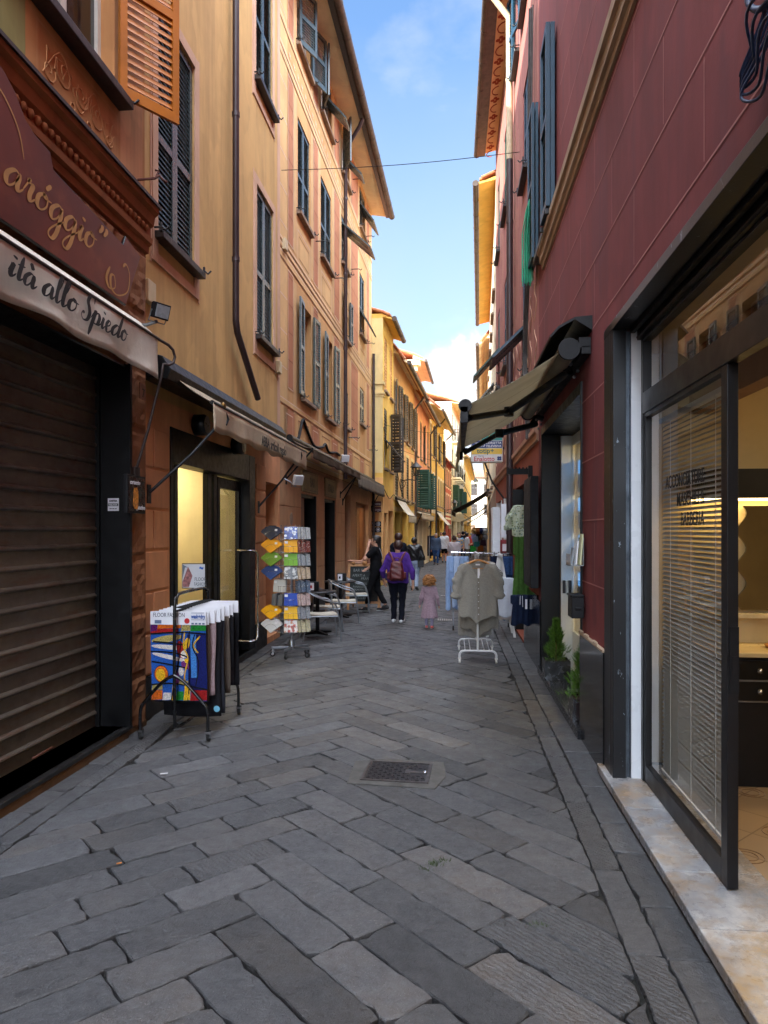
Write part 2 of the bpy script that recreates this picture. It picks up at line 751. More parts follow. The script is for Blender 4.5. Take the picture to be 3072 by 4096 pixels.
M_INK = plain('black_ink', '0d0c0e', 0.6, var=0)
M_CREAMPL = plain('cream_plastic', 'cbb892', 0.5, var=0.1)
M_GLASS = glass('clear_shop_glass', 'f2f4f2')
M_WOOD = plain('light_wood', 'b07a45', 0.55, var=0.25, nscale=12)
M_WOODB = plain('brown_wood', '5b2f1c', 0.5, var=0.3, nscale=9)


def tiles_mat():
    t = NT('terracotta_roof_tiles')
    w = t.n.new('ShaderNodeTexWave')
    w.wave_type = 'BANDS'
    w.bands_direction = 'Y'
    w.inputs['Scale'].default_value = 1.6
    w.inputs['Distortion'].default_value = 0.6
    t.l.new(t.pos(), w.inputs['Vector'])
    f = t.noise(5, 4)
    c = t.mix(t.ramp(f, 0.3, 0.7), lin('8a4a2c'), lin('bd7f55'))
    t.col(c)
    t.rough(0.85)
    t.bump(w.outputs['Fac'], 1.0, 0.06)
    return t.m


M_TILES = tiles_mat()


def paving_mat():
    t = NT('grey_sandstone_paving')
    at = t.n.new('ShaderNodeAttribute')
    at.attribute_name = 'tint'
    sp = t.n.new('ShaderNodeSeparateColor')
    t.l.new(at.outputs['Color'], sp.inputs[0])
    base = t.mix(sp.outputs[1], lin('474749'), lin('574f47'))
    c = t.mix(t.ramp(t.noise(2.6, 6, 0.7), 0.3, 0.75), shade('343538', 1.0), base)
    mott = t.ramp(t.noise(19, 5, 0.75), 0.35, 0.7)
    c = t.mix(t.math('MULTIPLY', mott, 0.75), c, shade('57585a', 1.0))
    pale = t.ramp(t.noise(140, 2, 0.5), 0.64, 0.74)
    c = t.mix(t.math('MULTIPLY', pale, 0.5), c, lin('8b8a86'))
    spot = t.ramp(t.noise(7.5, 2, 0.4), 0.73, 0.78)
    c = t.mix(t.math('MULTIPLY', spot, 0.6), c, lin('26262a'))
    vm = t.n.new('ShaderNodeVectorMath')
    vm.operation = 'SCALE'
    t.l.new(c, vm.inputs[0])
    t.l.new(sp.outputs[0], vm.inputs['Scale'])
    t.col(vm.outputs[0])
    t.rough(t.ramp(t.noise(6, 4), 0.3, 0.7, 0.46, 0.78))
    t.b.inputs['Specular IOR Level'].default_value = 0.5
    w = t.n.new('ShaderNodeTexWave')
    w.bands_direction = 'DIAGONAL'
    w.inputs['Scale'].default_value = 16
    w.inputs['Distortion'].default_value = 5
    w.inputs['Detail'].default_value = 3
    w.inputs['Detail Scale'].default_value = 2.5
    t.l.new(t.pos(), w.inputs['Vector'])
    rib = t.math('MULTIPLY', w.outputs['Fac'], t.math('MULTIPLY', sp.outputs[2], 0.55))
    pit = t.math('MULTIPLY', t.ramp(t.noise(30, 3, 0.6), 0.55, 0.75), -0.5)
    h = t.math('ADD', t.math('ADD', t.math('MULTIPLY', t.noise(13, 6, 0.7), 1.3), rib), t.math('ADD', pit, t.math('MULTIPLY', t.noise(120, 3), 0.6)))
    t.bump(h, 0.8, 0.012)
    return t.m


def joint_mat():
    t = NT('dark_earth_joints')
    f = t.ramp(t.noise(3.2, 4, 0.6), 0.52, 0.66)
    c = t.mix(f, lin('15140f'), lin('3c362e'))
    t.col(c)
    t.rough(0.95)
    t.bump(t.noise(60, 4), 0.6, 0.01)
    return t.m


# ------------------------------------------------------------------ wall lines
LEFT_PTS = [(-2.85, -8), (-2.85, 6.35), (-2.93, 6.36), (-2.93, 11.85), (-2.95, 11.86), (-2.68, 23.3), (-2.31, 23.31), (-2.19, 26.1), (-1.80, 33.1), (-1.36, 41), (-0.66, 51.7), (-0.18, 58.5), (1.1, 75), (2.8, 112)]
RIGHT_PTS = [(1.12, -8), (1.12, 19), (1.6, 32), (2.1, 45), (2.8, 60), (5.0, 100), (5.6, 112)]


def wall_x(P, y):
    for (xa, ya), (xb, yb) in zip(P, P[1:]):
        if y <= yb:
            return xa + (xb - xa) * (y - ya) / (yb - ya)
    return P[-1][0]


# ------------------------------------------------------------------ ground and paving
g = MB()
g.quad((-400, -300, -0.034), (400, -300, -0.034), (400, 700, -0.034), (-400, 700, -0.034))
g.build('ground', joint_mat(), kind='structure')


def clip_poly(poly, a, b, c):
    """keep a*x+b*y<=c"""
    out = []
    n = len(poly)
    for i in range(n):
        p, q = poly[i], poly[(i + 1) % n]
        dp, dq = a * p[0] + b * p[1] - c, a * q[0] + b * q[1] - c
        if dp <= 0:
            out.append(p)
        if dp * dq < 0:
            t = dp / (dp - dq)
            out.append((p[0] + (q[0] - p[0]) * t, p[1] + (q[1] - p[1]) * t))
    return out


def poly_area(p):
    return 0.5 * sum(p[i][0] * p[(i + 1) % len(p)][1] - p[(i + 1) % len(p)][0] * p[i][1] for i in range(len(p)))


stones = []                 # (polygon, chisel, brightness boost)
S2 = math.sqrt(0.5)
A = 0.228
SPINE = -0.92 * math.sqrt(2)          # v-w along the spine, X = (v-w)/sqrt2
HX0, HX1 = 0.34, 0.385
rs = random.Random(5)


def vw(v, w):
    return ((v - w) * S2, (v + w) * S2)


def add_stone(poly, xl, xr, chisel):
    poly = clip_poly(poly, -1, 0, -xl)
    if len(poly) > 2:
        poly = clip_poly(poly, 1, 0, xr)
    if len(poly) > 2 and abs(poly_area(poly)) > 0.006:
        stones.append((poly, chisel))


for k in range(-10, 300):
    # left course: w band k, runs down-left from the spine
    w0, w1 = k * A, (k + 1) * A
    vend = k * A + SPINE
    v = vend
    while True:
        ln = rs.uniform(0.45, 0.86)
        c = vw(v - ln / 2, (w0 + w1) / 2)
        if c[1] > 62 or v < vend - 4.5:
            break
        xl = wall_x(LEFT_PTS, c[1]) + HX0
        if c[0] > xl - 0.8 and c[1] > 0.2:
            add_stone([vw(v - ln, w0), vw(v, w0), vw(v, w1), vw(v - ln, w1)], xl, 99, rs.random() < 0.07)
        v -= ln
    # right course: v band k
    v0, v1 = k * A + SPINE, (k + 1) * A + SPINE
    w = (k + 1) * A
    wend = w
    while True:
        ln = rs.uniform(0.5, 0.95)
        c = vw((v0 + v1) / 2, w - ln / 2)
        if w < wend - 4.5:
            break
        xr = wall_x(RIGHT_PTS, c[1]) - HX1
        if c[0] < xr + 0.8 and 0.2 < c[1] < 62:
            add_stone([vw(v0, w - ln), vw(v1, w - ln), vw(v1, w), vw(v0, w)], -99, xr, rs.random() < 0.09)
        w -= ln
# border bands along both walls
for P, sg, h in ((LEFT_PTS, 1, HX0), (RIGHT_PTS, -1, HX1)):
    for lo, hi, ch in ((0.0, 0.225 if sg < 0 else 0.20, 0.12), (0.23 if sg < 0 else 0.205, h - 0.004, 1.0)):
        y = -0.5
        while y < 62:
            ln = rs.uniform(0.35, 0.75) if lo == 0 else rs.uniform(0.5, 1.0)
            xa, xb = wall_x(P, y), wall_x(P, y + ln)
            stones.append(([(xa + sg * lo, y), (xa + sg * hi, y), (xb + sg * hi, y + ln), (xb + sg * lo, y + ln)], ch if rs.random() < 0.8 else 0.0))
            y += ln

pv = MB()
tint = []
for poly, ch in stones:
    if poly_area(poly) < 0:
        poly = poly[::-1]
    cx, cy = sum(p[0] for p in poly) / len(poly), sum(p[1] for p in poly) / len(poly)
    near = cy < 14
    step = (0.05 if cy < 8 else 0.09) if near else 0.4
    gap = rs.uniform(0.0008, 0.0048)
    # shrink the outline, then roughen its edges
    ring = []
    n = len(poly)
    for i in range(n):
        p, q = poly[i], poly[(i + 1) % n]
        L = math.hypot(q[0] - p[0], q[1] - p[1])
        if L < 0.012:
            continue
        m = max(1, int(L / step))
        for j in range(m):
            t = j / m
            x, y = p[0] + (q[0] - p[0]) * t, p[1] + (q[1] - p[1]) * t
            d = math.hypot(cx - x, cy - y) + 1e-6
            e = gap + rs.uniform(-0.0035, 0.005) + (0.008 * rs.random() if j == 0 else 0) + (0.014 if rs.random() < 0.05 else 0)
            nx, ny = -(q[1] - p[1]) / L, (q[0] - p[0]) / L
            x, y = x + nx * e, y + ny * e
            if j == 0:
                x, y = x + (cx - x) / d * e, y + (cy - y) / d * e
            ring.append((x, y))
    if len(ring) < 3:
        continue
    tx, ty, tz = rs.gauss(0, 0.004), rs.gauss(0, 0.004), rs.gauss(0, 0.002)
    zf = lambda x, y: tz + tx * (x - cx) + ty * (y - cy)
    k = len(ring)
    ins = 0.0055
    top = []
    for x, y in ring:
        d = math.hypot(cx - x, cy - y) + 1e-6
        f = min(0.4, (ins + rs.uniform(-0.0025, 0.005)) / d)
        top.append((x + (cx - x) * f, y + (cy - y) * f))
    verts = [(x, y, zf(x, y)) for x, y in top] + [(x, y, zf(x, y) - 0.006) for x, y in ring] + [(x, y, -0.036) for x, y in ring]
    faces = [tuple(range(k))]
    for r_ in (0, k):
        for i in range(k):
            j = (i + 1) % k
            faces.append((r_ + i, r_ + k + i, r_ + k + j, r_ + j))
    pv.add(verts, faces)
    bright = rs.gauss(1.0, 0.16)
    warm = max(0, min(1, rs.gauss(0.30, 0.28)))
    if rs.random() < 0.05:
        warm, bright = 1.0, bright * 1.15
    tint += [(max(0.6, bright), warm, ch, 1.0)] * len(faces)
pvo = pv.build('pavement', paving_mat(), kind='structure')
ca = pvo.data.attributes.new('tint', 'FLOAT_COLOR', 'FACE')
ca.data.foreach_set('color', [c for t_ in tint for c in t_])
fr_ = MB()
fr_.quad((-3.4, 62, -0.01), (6, 62, -0.01), (9, 230, -0.01), (-3.4, 230, -0.01))
fr_.build('street', plain('distant_grey_paving', '77736c', 0.7, var=0.15))['kind'] = 'structure'


# ------------------------------------------------------------------ building kit
def leaf(mb, O, U, N, Z, w, h, pitch=0.05, split=(0.5,), st=0.065, t=0.036, m=0, ribs=True):
    """louvred shutter leaf: O lower hinge corner, U across, N outward, Z up (unit vectors)"""
    O, U, N, Z = Vector(O), Vector(U), Vector(N), Vector(Z)
    O = O - N * (t / 2)
    mb.obox(O, U * st, N * t, Z * h, m)
    mb.obox(O + U * (w - st), U * st, N * t, Z * h, m)
    cuts = [0.0] + [c * h for c in split] + [h - 0.001]
    rails = []
    for i, c in enumerate(cuts):
        a = 0.0 if i == 0 else (h - 0.075 if i == len(cuts) - 1 else c - 0.04)
        rails.append((a, a + (0.09 if i == 0 else 0.075)))
    for a, b in rails:
        mb.obox(O + U * st + Z * a + N * 0.001, U * (w - 2 * st), N * (t - 0.002), Z * (b - a), m)
    sl = N * 0.36 - Z * 0.93
    th = N * 0.93 + Z * 0.36
    for (a, b), (c, d) in zip(rails, rails[1:]):
        n = max(1, int((c - b) / pitch))
        p = (c - b) / n
        for i in range(n):
            mb.obox(O + U * st + Z * (b + p * (i + 0.98)) + N * 0.002, U * (w - 2 * st), sl * (pitch * 0.86), th * 0.007, m)


def add_window(F, root, s):
    u0, u1, z0, z1 = s['r']
    mat = s.get('mat', M_SHUT)
    dep = s.get('dep', 0.10)
    pitch = s.get('pitch', 0.05)
    W = F.W
    d3, n3 = Vector((F.d.x, F.d.y, 0)), Vector((F.n.x, F.n.y, 0))
    Z = Vector((0, 0, 1))
    fm = MB()
    bw = 0.055
    fm.fbox(F, u0, u0 + bw, -dep - 0.03, -dep + 0.02, z0, z1)
    fm.fbox(F, u1 - bw, u1, -dep - 0.03, -dep + 0.02, z0, z1)
    uc = (u0 + u1) / 2
    fm.fbox(F, uc - 0.04, uc + 0.04, -dep - 0.03, -dep + 0.022, z0, z1)
    for zz in (z0, z0 + (z1 - z0) * 0.62, z1 - bw):
        fm.fbox(F, u0 + bw, uc - 0.04, -dep - 0.03, -dep + 0.018, zz, zz + bw)
        fm.fbox(F, uc + 0.04, u1 - bw, -dep - 0.03, -dep + 0.018, zz, zz + bw)
    wo = fm.build('window', s.get('frame', M_WFRAME), root)
    p = MB()
    p.fbox(F, u0, u1, -dep - 0.06, -dep - 0.01, z0, z1)
    p.build('pane', M_DARKP, wo)
    an, af = s.get('a', (0, 0))
    w = (u1 - u0) / 2 - 0.004
    h = z1 - z0 - 0.01
    sp = s.get('split', 0.5)
    off = s.get('off', -0.035)
    flap = s.get('flap')
    for hinge, a, sg in ((u0, an, 1), (u1, af, -1)):
        if a is None:
            continue
        a_ = R(a)
        U = d3 * (math.cos(a_) * sg) + n3 * math.sin(a_)
        N = n3 * math.cos(a_) - d3 * (math.sin(a_) * sg)
        if a > 90:
            N = -N
        lm = MB()
        O = W(hinge + sg * 0.002, off if a < 20 else 0.045, z0 + 0.005)
        if flap and a < 20:
            zc = h * flap
            leaf(lm, O + Z * zc, U, N, Z, w, h - zc, pitch, split=())
            ang = R(s.get('flap_ang', 42))
            Zf = Z * math.cos(ang) - n3 * math.sin(ang)
            Nf = n3 * math.cos(ang) + Z * math.sin(ang)
            leaf(lm, O + Z * zc - Zf * zc + n3 * 0.02, U, Nf, Zf, w, zc - 0.01, pitch, split=())
        else:
            leaf(lm, O, U, N, Z, w, h, pitch, split=(sp,) if sp else ())
        lm.build('shutter', mat, wo)
    if s.get('sill', True):
        sm = MB()
        so = s.get('sill_o', 0.09)
        sm.fbox(F, u0 - 0.09, u1 + 0.09, -0.02, so, z0 - 0.075, z0 - 0.004)
        sm.build('sill', s.get('sillm', M_STONE), wo, bevel=0.006)
    if s.get('hooks', True) and s.get('detail', True):
        hm = MB()
        for uu in (u0 - 0.10, u1 + 0.10):
            hm.tube([W(uu, 0, z0 + 0.02), W(uu, 0.10, z0 + 0.02), W(uu, 0.13, z0 - 0.01), W(uu + 0.02, 0.16, z0 + 0.03)], 0.011, 5)
            hm.fbox(F, uu - 0.012, uu + 0.012, 0.075, 0.095, z0 - 0.02, z0 + 0.07)
        hm.build('shutter_hook', M_IRON, wo)
    return wo


def wall_mesh(F, u0, u1, z0, z1, holes, m=0, thick=0.0, mb=None, o=0.0):
    """front face with rectangular openings, each with its reveals"""
    mb = mb or MB()
    us = sorted(set([u0, u1] + [x for h in holes for x in (h[0], h[1]) if u0 < x < u1]))
    zs = sorted(set([z0, z1] + [x for h in holes for x in (h[2], h[3]) if z0 < x < z1]))
    W = F.W
    for a, b in zip(us, us[1:]):
        for c, d in zip(zs, zs[1:]):
            um, zm = (a + b) / 2, (c + d) / 2
            if any(h[0] < um < h[1] and h[2] < zm < h[3] for h in holes):
                continue
            mb.quad(W(a, o, c), W(b, o, c), W(b, o, d), W(a, o, d), m)
    for h in holes:
        a, b, c, d = h[:4]
        dp = h[4] if len(h) > 4 else 0.14
        q = o - dp
        mb.quad(W(a, o, c), W(a, q, c), W(a, q, d), W(a, o, d), m)
        mb.quad(W(b, o, c), W(b, q, c), W(b, q, d), W(b, o, d), m)
        mb.quad(W(a, o, d), W(b, o, d), W(b, q, d), W(a, q, d), m)
        mb.quad(W(a, o, c), W(b, o, c), W(b, q, c), W(a, q, c), m)
    return mb


def shell(mb, F, u0, u1, z0, z1, depth=7.0, m=0, o=0.0):
    """sides, back and top of a house behind its front"""
    W = F.W
    for u in (u0, u1):
        mb.quad(W(u, o, z0), W(u, -depth, z0), W(u, -depth, z1), W(u, o, z1), m)
    mb.quad(W(u0, -depth, z0), W(u1, -depth, z0), W(u1, -depth, z1), W(u0, -depth, z1), m)
    mb.quad(W(u0, o, z1), W(u1, o, z1), W(u1, -depth, z1), W(u0, -depth, z1), m)


def band(mb, F, u0, u1, z0, z1, m, o=0.004):
    mb.quad(F.W(u0, o, z0), F.W(u1, o, z0), F.W(u1, o, z1), F.W(u0, o, z1), m)


def frame_lines(mb, F, u0, u1, z0, z1, t, m, o=0.005):
    band(mb, F, u0, u1, z0, z0 + t, m, o)
    band(mb, F, u0, u1, z1 - t, z1, m, o)
    band(mb, F, u0, u0 + t, z0 + t, z1 - t, m, o)
    band(mb, F, u1 - t, u1, z0 + t, z1 - t, m, o)


def roof(F, root, u0, u1, zw, over, zg, eave_mat, depth=7.0, gut=0.08, rise=0.32, gut_mat=None, cove=True):
    W = F.W
    em = MB()
    # coved or flat soffit with thickness, from the wall to the gutter
    if cove:
        prof = [(0.0, zw), (0.05, zw + 0.01), (over * 0.45, zw + (zg - zw) * 0.25 + 0.05), (over * 0.8, zg + 0.07), (over, zg + 0.02), (over, zg + 0.09), (0.0, zw + 0.22)]
    else:
        prof = [(0.0, zg + 0.10), (over, zg), (over, zg + 0.05), (0.0, zg + 0.18)]
    em.prism([W(u0, o, z) for o, z in prof], W(u1, 0, 0) - W(u0, 0, 0))
    em.build('eave', eave_mat, root)
    rm = MB()
    a, b = over - 0.02, -depth / 2
    z0, z1 = zg + 0.10, zg + 0.10 + (a - b) * rise
    zk = max(z0 + a * rise, zw + 0.24 if cove else 0)
    z1 = zk - b * rise
    uu = u0 - 0.01
    rm.prism([W(uu, a, z0), W(uu, 0, zk), W(uu, b, z1), W(uu, -depth - 0.3, z0), W(uu, -depth - 0.3, z0 + 0.07), W(uu, b, z1 + 0.08), W(uu, 0, zk + 0.07), W(uu, a, z0 + 0.05)], W(u1 + 0.01, 0, 0) - W(uu, 0, 0))
    n = max(2, int((u1 - u0) / 0.22))
    for i in range(n + 1):            # the round tile ends along the eave
        u = u0 + (u1 - u0) * i / n
        rm.tube([W(u, a - 0.06, z0 + 0.05), W(u, 0, zk + 0.06), W(u, -1.0, zk + 0.06 + rise)], 0.06, 6)
    rm.build('roof', M_TILES, root)
    fb = MB() if zg > 11.5 else None
    if fb is not None:
        fb.fbox(F, u0, u1, over - 0.10, over + 0.01, zg - 0.025, zg - 0.003 + (0.0 if not cove else 0.02))
        fb.build('fascia', M_SLATE, root)
    gm = MB()
    gm.tube([W(u0 - 0.02, over + gut, zg + 0.02), W(u1 + 0.02, over + gut, zg + 0.02)], gut, 10)
    k = max(2, int((u1 - u0) / 0.9))
    for i in range(k + 1):
        u = u0 + (u1 - u0) * i / k
        gm.tube([W(u, over + gut, zg + 0.02), W(u + 0.03, over + gut, zg + 0.02)], gut + 0.008, 10)
    gm.build('gutter', gut_mat or M_GUT, root)


def downpipe(F, root, pts, r, mat, clips=True):
    """pts: (u, o, z)"""
    pm = MB()
    P = [F.W(*p) for p in pts]
    pm.tube(P, r, 12)
    for a, b in zip(P, P[1:]):
        L = (b - a).length
        for k in range(int(L / 1.9)):
            q = a + (b - a) * ((k + 0.6) * 1.9 / L)
            dd = (b - a).normalized() * 0.03
            pm.tube([q - dd, q + dd], r + 0.008, 12)
    return pm.build('downpipe', mat, root)
from mathutils import noise as mnoise

# ================================================================== LEFT SIDE
ZUP = Vector((0, 0, 1))


def rough_blocks(mb, F, blocks, o0, amp=0.025, cell=0.045, m=0):
    """rock-faced ashlar: each block's face is displaced, its edge drafted back to the joint"""
    for (u0, u1, z0, z1) in blocks:
        nu, nz = max(4, int((u1 - u0) / cell)), max(4, int((z1 - z0) / cell))

        def fn(a, b):
            u, z = u0 + (u1 - u0) * a, z0 + (z1 - z0) * b
            e = min(a, 1 - a) * (u1 - u0), min(b, 1 - b) * (z1 - z0)
            k = min(1, min(e) / 0.03)
            d = mnoise.noise(Vector((u * 9, z * 9, o0))) * amp + mnoise.noise(Vector((u * 25, z * 25, 3))) * amp * 0.6
            return F.W(u, o0 * k + d * k * 0.9 + 0.004, z)
        mb.grid(fn, nu + 1, nz + 1, m, smooth=False)


def awning(name, label, F, u0, u1, o0, z0, o1, z1, val, mat_f, mat_v, arm_mat, group=None, wavy=0.0, roller=0.06, arms=True, hood=False, sag=0.04):
    root = thing(name, F.W(u0, 0, 0), label, 'awning', group)
    W = F.W
    c = MB()
    c.grid(lambda a, b: W(u0 + (u1 - u0) * a, o0 + (o1 - o0) * b, z0 + (z1 - z0) * b - sag * math.sin(PI * b) - 0.01 * math.sin(a * 37) * b), 24, 9)
    c.build('canopy', mat_f, root, solid=0.006)
    v = MB()
    nw = max(8, int((u1 - u0) / 0.05))
    v.grid(lambda a, b: W(u0 + (u1 - u0) * a, o1 + 0.012 + wavy * b * math.sin(a * (u1 - u0) * 26) + 0.012 * b * math.sin(a * (u1 - u0) * 7 + 1), z1 - val * b * (1 + 0.05 * math.sin(a * (u1 - u0) * 9))), nw, 5)
    vo = v.build('valance', mat_v, root, solid=0.006)
    r_ = MB()
    r_.tube([W(u0 - 0.03, o0, z0), W(u1 + 0.03, o0, z0)], roller, 12)
    r_.build('roller', arm_mat, root)
    b_ = MB()
    b_.tube([W(u0, o1, z1), W(u1, o1, z1)], 0.022, 8)
    b_.build('front_bar', arm_mat, root)
    if arms:
        for uu in (u0 + 0.06, u1 - 0.06):
            a_ = MB()
            a_.tube([W(uu, 0.02, z1 - val - 0.35), W(uu, o1, z1)], 0.016, 8)
            a_.fbox(F, uu - 0.03, uu + 0.03, 0.0, 0.03, z1 - val - 0.45, z1 - val - 0.28)
            a_.build('arm', arm_mat, root)
    return root, vo


def stroke_mesh(mb, F_to, strokes, wmin, wmax, m=0):
    """pen lettering: centre lines in 2-D -> ribbons that swell on the downstrokes; F_to maps (x, y) to a world point"""
    for st in strokes:
        P = catmull([(x, y, 0) for x, y in st], 10)
        Lft, Rgt = [], []
        n = len(P)
        for i, p in enumerate(P):
            t = (P[min(i + 1, n - 1)] - P[max(i - 1, 0)])
            if t.length < 1e-6:
                t = Vector((0, -1, 0))
            t.normalize()
            down = max(0.0, -t.y)
            e = min(1, i / 4, (n - 1 - i) / 4)
            w = (wmin + (wmax - wmin) * down ** 1.3) * (0.35 + 0.65 * e)
            nn = Vector((-t.y, t.x, 0))
            Lft.append(p + nn * w)
            Rgt.append(p - nn * w)
        v = [F_to(p.x, p.y) for p in Lft] + [F_to(p.x, p.y) for p in Rgt]
        mb.add(v, [(i, i + 1, n + i + 1, n + i) for i in range(n - 1)], m)


BOWL = [(0.95, 0.85), (0.62, 1.0), (0.18, 0.62), (0.12, 0.2), (0.36, 0.0), (0.7, 0.3), (0.95, 0.88)]
GLYPH = {
    'a': ([BOWL, [(0.98, 0.98), (0.9, 0.35), (1.02, 0.02), (1.35, 0.35)]], 1.3),
    'à': ([BOWL, [(0.98, 0.98), (0.9, 0.35), (1.02, 0.02), (1.35, 0.35)], [(0.45, 1.75), (0.62, 1.5), (0.75, 1.3)]], 1.3),
    'o': ([[(0.62, 1.0), (0.2, 0.7), (0.15, 0.2), (0.48, 0.0), (0.86, 0.35), (0.85, 0.85), (0.6, 1.0), (0.72, 0.8), (1.2, 0.8)]], 1.15),
    'ó': ([[(0.62, 1.0), (0.2, 0.7), (0.15, 0.2), (0.48, 0.0), (0.86, 0.35), (0.85, 0.85), (0.6, 1.0), (0.72, 0.8), (1.2, 0.8)], [(0.95, 1.7), (0.75, 1.45), (0.62, 1.3)]], 1.15),
    'r': ([[(0.0, 0.35), (0.25, 0.9), (0.3, 1.15), (0.36, 0.95), (0.62, 0.9), (0.5, 0.3), (0.64, 0.0), (0.98, 0.35)]], 0.95),
    'g': ([BOWL, [(0.98, 0.98), (0.85, -0.4), (0.58, -1.05), (0.25, -1.05), (0.2, -0.75), (0.6, -0.25), (1.3, 0.35)]], 1.25),
    'i': ([[(0.0, 0.35), (0.32, 0.95), (0.22, 0.3), (0.36, 0.0), (0.7, 0.35)], [(0.36, 1.5), (0.37, 1.4), (0.36, 1.32)]], 0.68),
    't': ([[(0.48, 1.8), (0.28, 0.5), (0.36, 0.02), (0.78, 0.35)], [(0.0, 1.05), (0.35, 1.08), (0.75, 1.15)]], 0.76),
    'l': ([[(0.0, 0.35), (0.5, 1.3), (0.66, 2.0), (0.46, 2.1), (0.3, 1.4), (0.22, 0.4), (0.38, 0.0), (0.76, 0.35)]], 0.74),
    'S': ([[(1.35, 1.6), (1.25, 2.1), (0.8, 2.15), (0.6, 1.6), (0.85, 1.1), (1.0, 0.6), (0.8, 0.05), (0.3, -0.1), (0.0, 0.2), (0.15, 0.55), (0.35, 0.4)]], 1.2),
    'p': ([[(0.0, 0.35), (0.42, 1.15), (0.3, 0.3), (0.02, -1.1)], [(0.3, 0.5), (0.7, 1.0), (1.0, 0.72), (0.85, 0.12), (0.5, 0.05), (0.35, 0.25)], [(0.5, 0.05), (1.0, 0.05), (1.3, 0.35)]], 1.25),
    'e': ([[(0.0, 0.35), (0.6, 0.6), (0.75, 0.9), (0.5, 1.0), (0.2, 0.6), (0.28, 0.05), (0.6, 0.0), (1.05, 0.35)]], 1.0),
    'd': ([BOWL, [(1.3, 2.05), (1.0, 0.8), (0.92, 0.25), (1.04, 0.02), (1.35, 0.35)]], 1.3),
    '”': ([[(0.3, 2.0), (0.35, 1.75), (0.12, 1.4)], [(0.8, 2.0), (0.85, 1.75), (0.62, 1.4)]], 1.0),
    ' ': ([], 0.55),
}


def script_line(body, slant=0.25):
    out, x = [], 0.0
    for ch in body:
        st, w = GLYPH[ch]
        out += [[(x + px + slant * py, py) for px, py in s] for s in st]
        x += w
    return out, x


# ------------------------------------------------------------------ L1 the ochre rotisserie house
F1 = Facade((-2.85, 0), (-2.85, 6.35), 'L')
b1 = thing('corner_building', (-2.85, 6.35, 0), 'ochre building with a rusty roller shutter, rock-faced pillar and stucco cornice', 'building')
M_ROCK = plaster('rock_faced_sandstone', '84583a', amount=0.5, stain='3b2a20', bump=0.9)
w = MB()
door = (-1.2, 5.93, 0.10, 3.23, 0.27)
win1 = (4.60, 5.76, 5.47, 7.75, 0.16)
wall_mesh(F1, -8, 6.35, 0, 4.4, [door], 0, mb=w)
wall_mesh(F1, -8, 6.35, 4.4, 12, [win1], 1, mb=w)
shell(w, F1, -8, 6.35, 0, 12, m=1)
ug = F1.uz(99, 200)[0]
band(w, F1, -2, ug, 4.85, 8, 2)
band(w, F1, 5.86, 6.30, 4.9, 8, 3, 0.003)
w.build('wall', [M_ROCK, M_OCHRE, M_GREENISH, plaster('faded_apricot_plaster', 'c48c60', amount=0.5, stain='7a6a4a')], b1)
st = MB()
zs = [0.0, 0.48, 1.05, 1.55, 2.15, 2.7, 3.25, 3.75, 4.34]
rough_blocks(st, F1, [(5.945, 6.345, a + 0.012, b) for a, b in zip(zs, zs[1:])], 0.024, 0.020)
us = [3.0, 3.55, 4.1, 4.62, 5.2, 5.72, 5.94]
rough_blocks(st, F1, [(a + 0.01, b, 3.26, 3.78) for a, b in zip(us, us[1:])] + [(a + 0.01, b, 3.79, 4.36) for a, b in zip(us, us[1:])], 0.03, 0.02)
for i in range(40):      # rough return of the pillar towards the door and along its far side
    pass
st.fbox(F1, 5.94, 6.345, -0.02, 0.012, 0, 4.36)
st.build('stone_pillar', M_ROCK, b1)


def rust_mat():
    t = NT('rusty_roller_shutter')
    f = t.noise(1.6, 6, 0.7, stretch=(1, 0.6, 2.2))
    c = t.mix(t.ramp(f, 0.35, 0.7), lin('4c453e'), lin('6f6558'))
    c = t.mix(t.ramp(t.noise(5, 6, 0.75, stretch=(1, 0.4, 2)), 0.52, 0.72), c, lin('5c3a26'))
    c = t.mix(t.ramp(t.noise(2.4, 4, 0.6), 0.60, 0.75, 0, 0.7), c, lin('2a221c'))
    t.col(c)
    t.rough(t.ramp(t.noise(9, 4), 0.3, 0.7, 0.35, 0.65))
    t.b.inputs['Metallic'].default_value = 0.35
    t.bump(t.noise(60, 4), 0.25, 0.003)
    return t.m


rsn = MB()
o = -0.25
pitch = 0.145
prof = []
z = 0.10
while z < 3.25:
    prof += [(o, z), (o, z + 0.098), (o + 0.012, z + 0.101), (o + 0.026, z + 0.110), (o + 0.030, z + 0.120), (o + 0.026, z + 0.130), (o + 0.012, z + 0.139), (o, z + 0.142)]
    z += pitch
v = [F1.W(-1.2, a, b) for a, b in prof] + [F1.W(5.93, a, b) for a, b in prof]
n = len(prof)
rsn.add(v, [(i, i + 1, n + i + 1, n + i) for i in range(n - 1)], 0, False)
rso = rsn.build('roller_shutter', rust_mat(), b1)
hb = MB()
hb.tube([F1.W(4.9, -0.2, 0.14), F1.W(4.95, -0.15, 0.17), F1.W(5.08, -0.15, 0.17), F1.W(5.13, -0.2, 0.14)], 0.009, 6)
hb.build('handle', M_WOODB, rso)
jm = MB()
jm.fbox(F1, 5.915, 5.932, -0.27, 0.062, 0.10, 3.24)
jm.fbox(F1, -1.2, 5.915, -0.24, 0.02, 3.215, 3.232)
jm.fbox(F1, 5.905, 5.945, 0.055, 0.07, 0.10, 3.26)
jm.fbox(F1, 5.885, 5.915, -0.235, -0.20, 0.10, 3.2)
jm.build('door_jamb', M_BLACK, b1)
sp = MB()
sp.fbox(F1, -2, 5.99, -0.3, 0.055, 0.068, 0.10)
sp.build('step', plain('worn_black_step', '1e1d1d', 0.4, var=0.35, nscale=9), b1, bevel=0.004)
sb = MB()
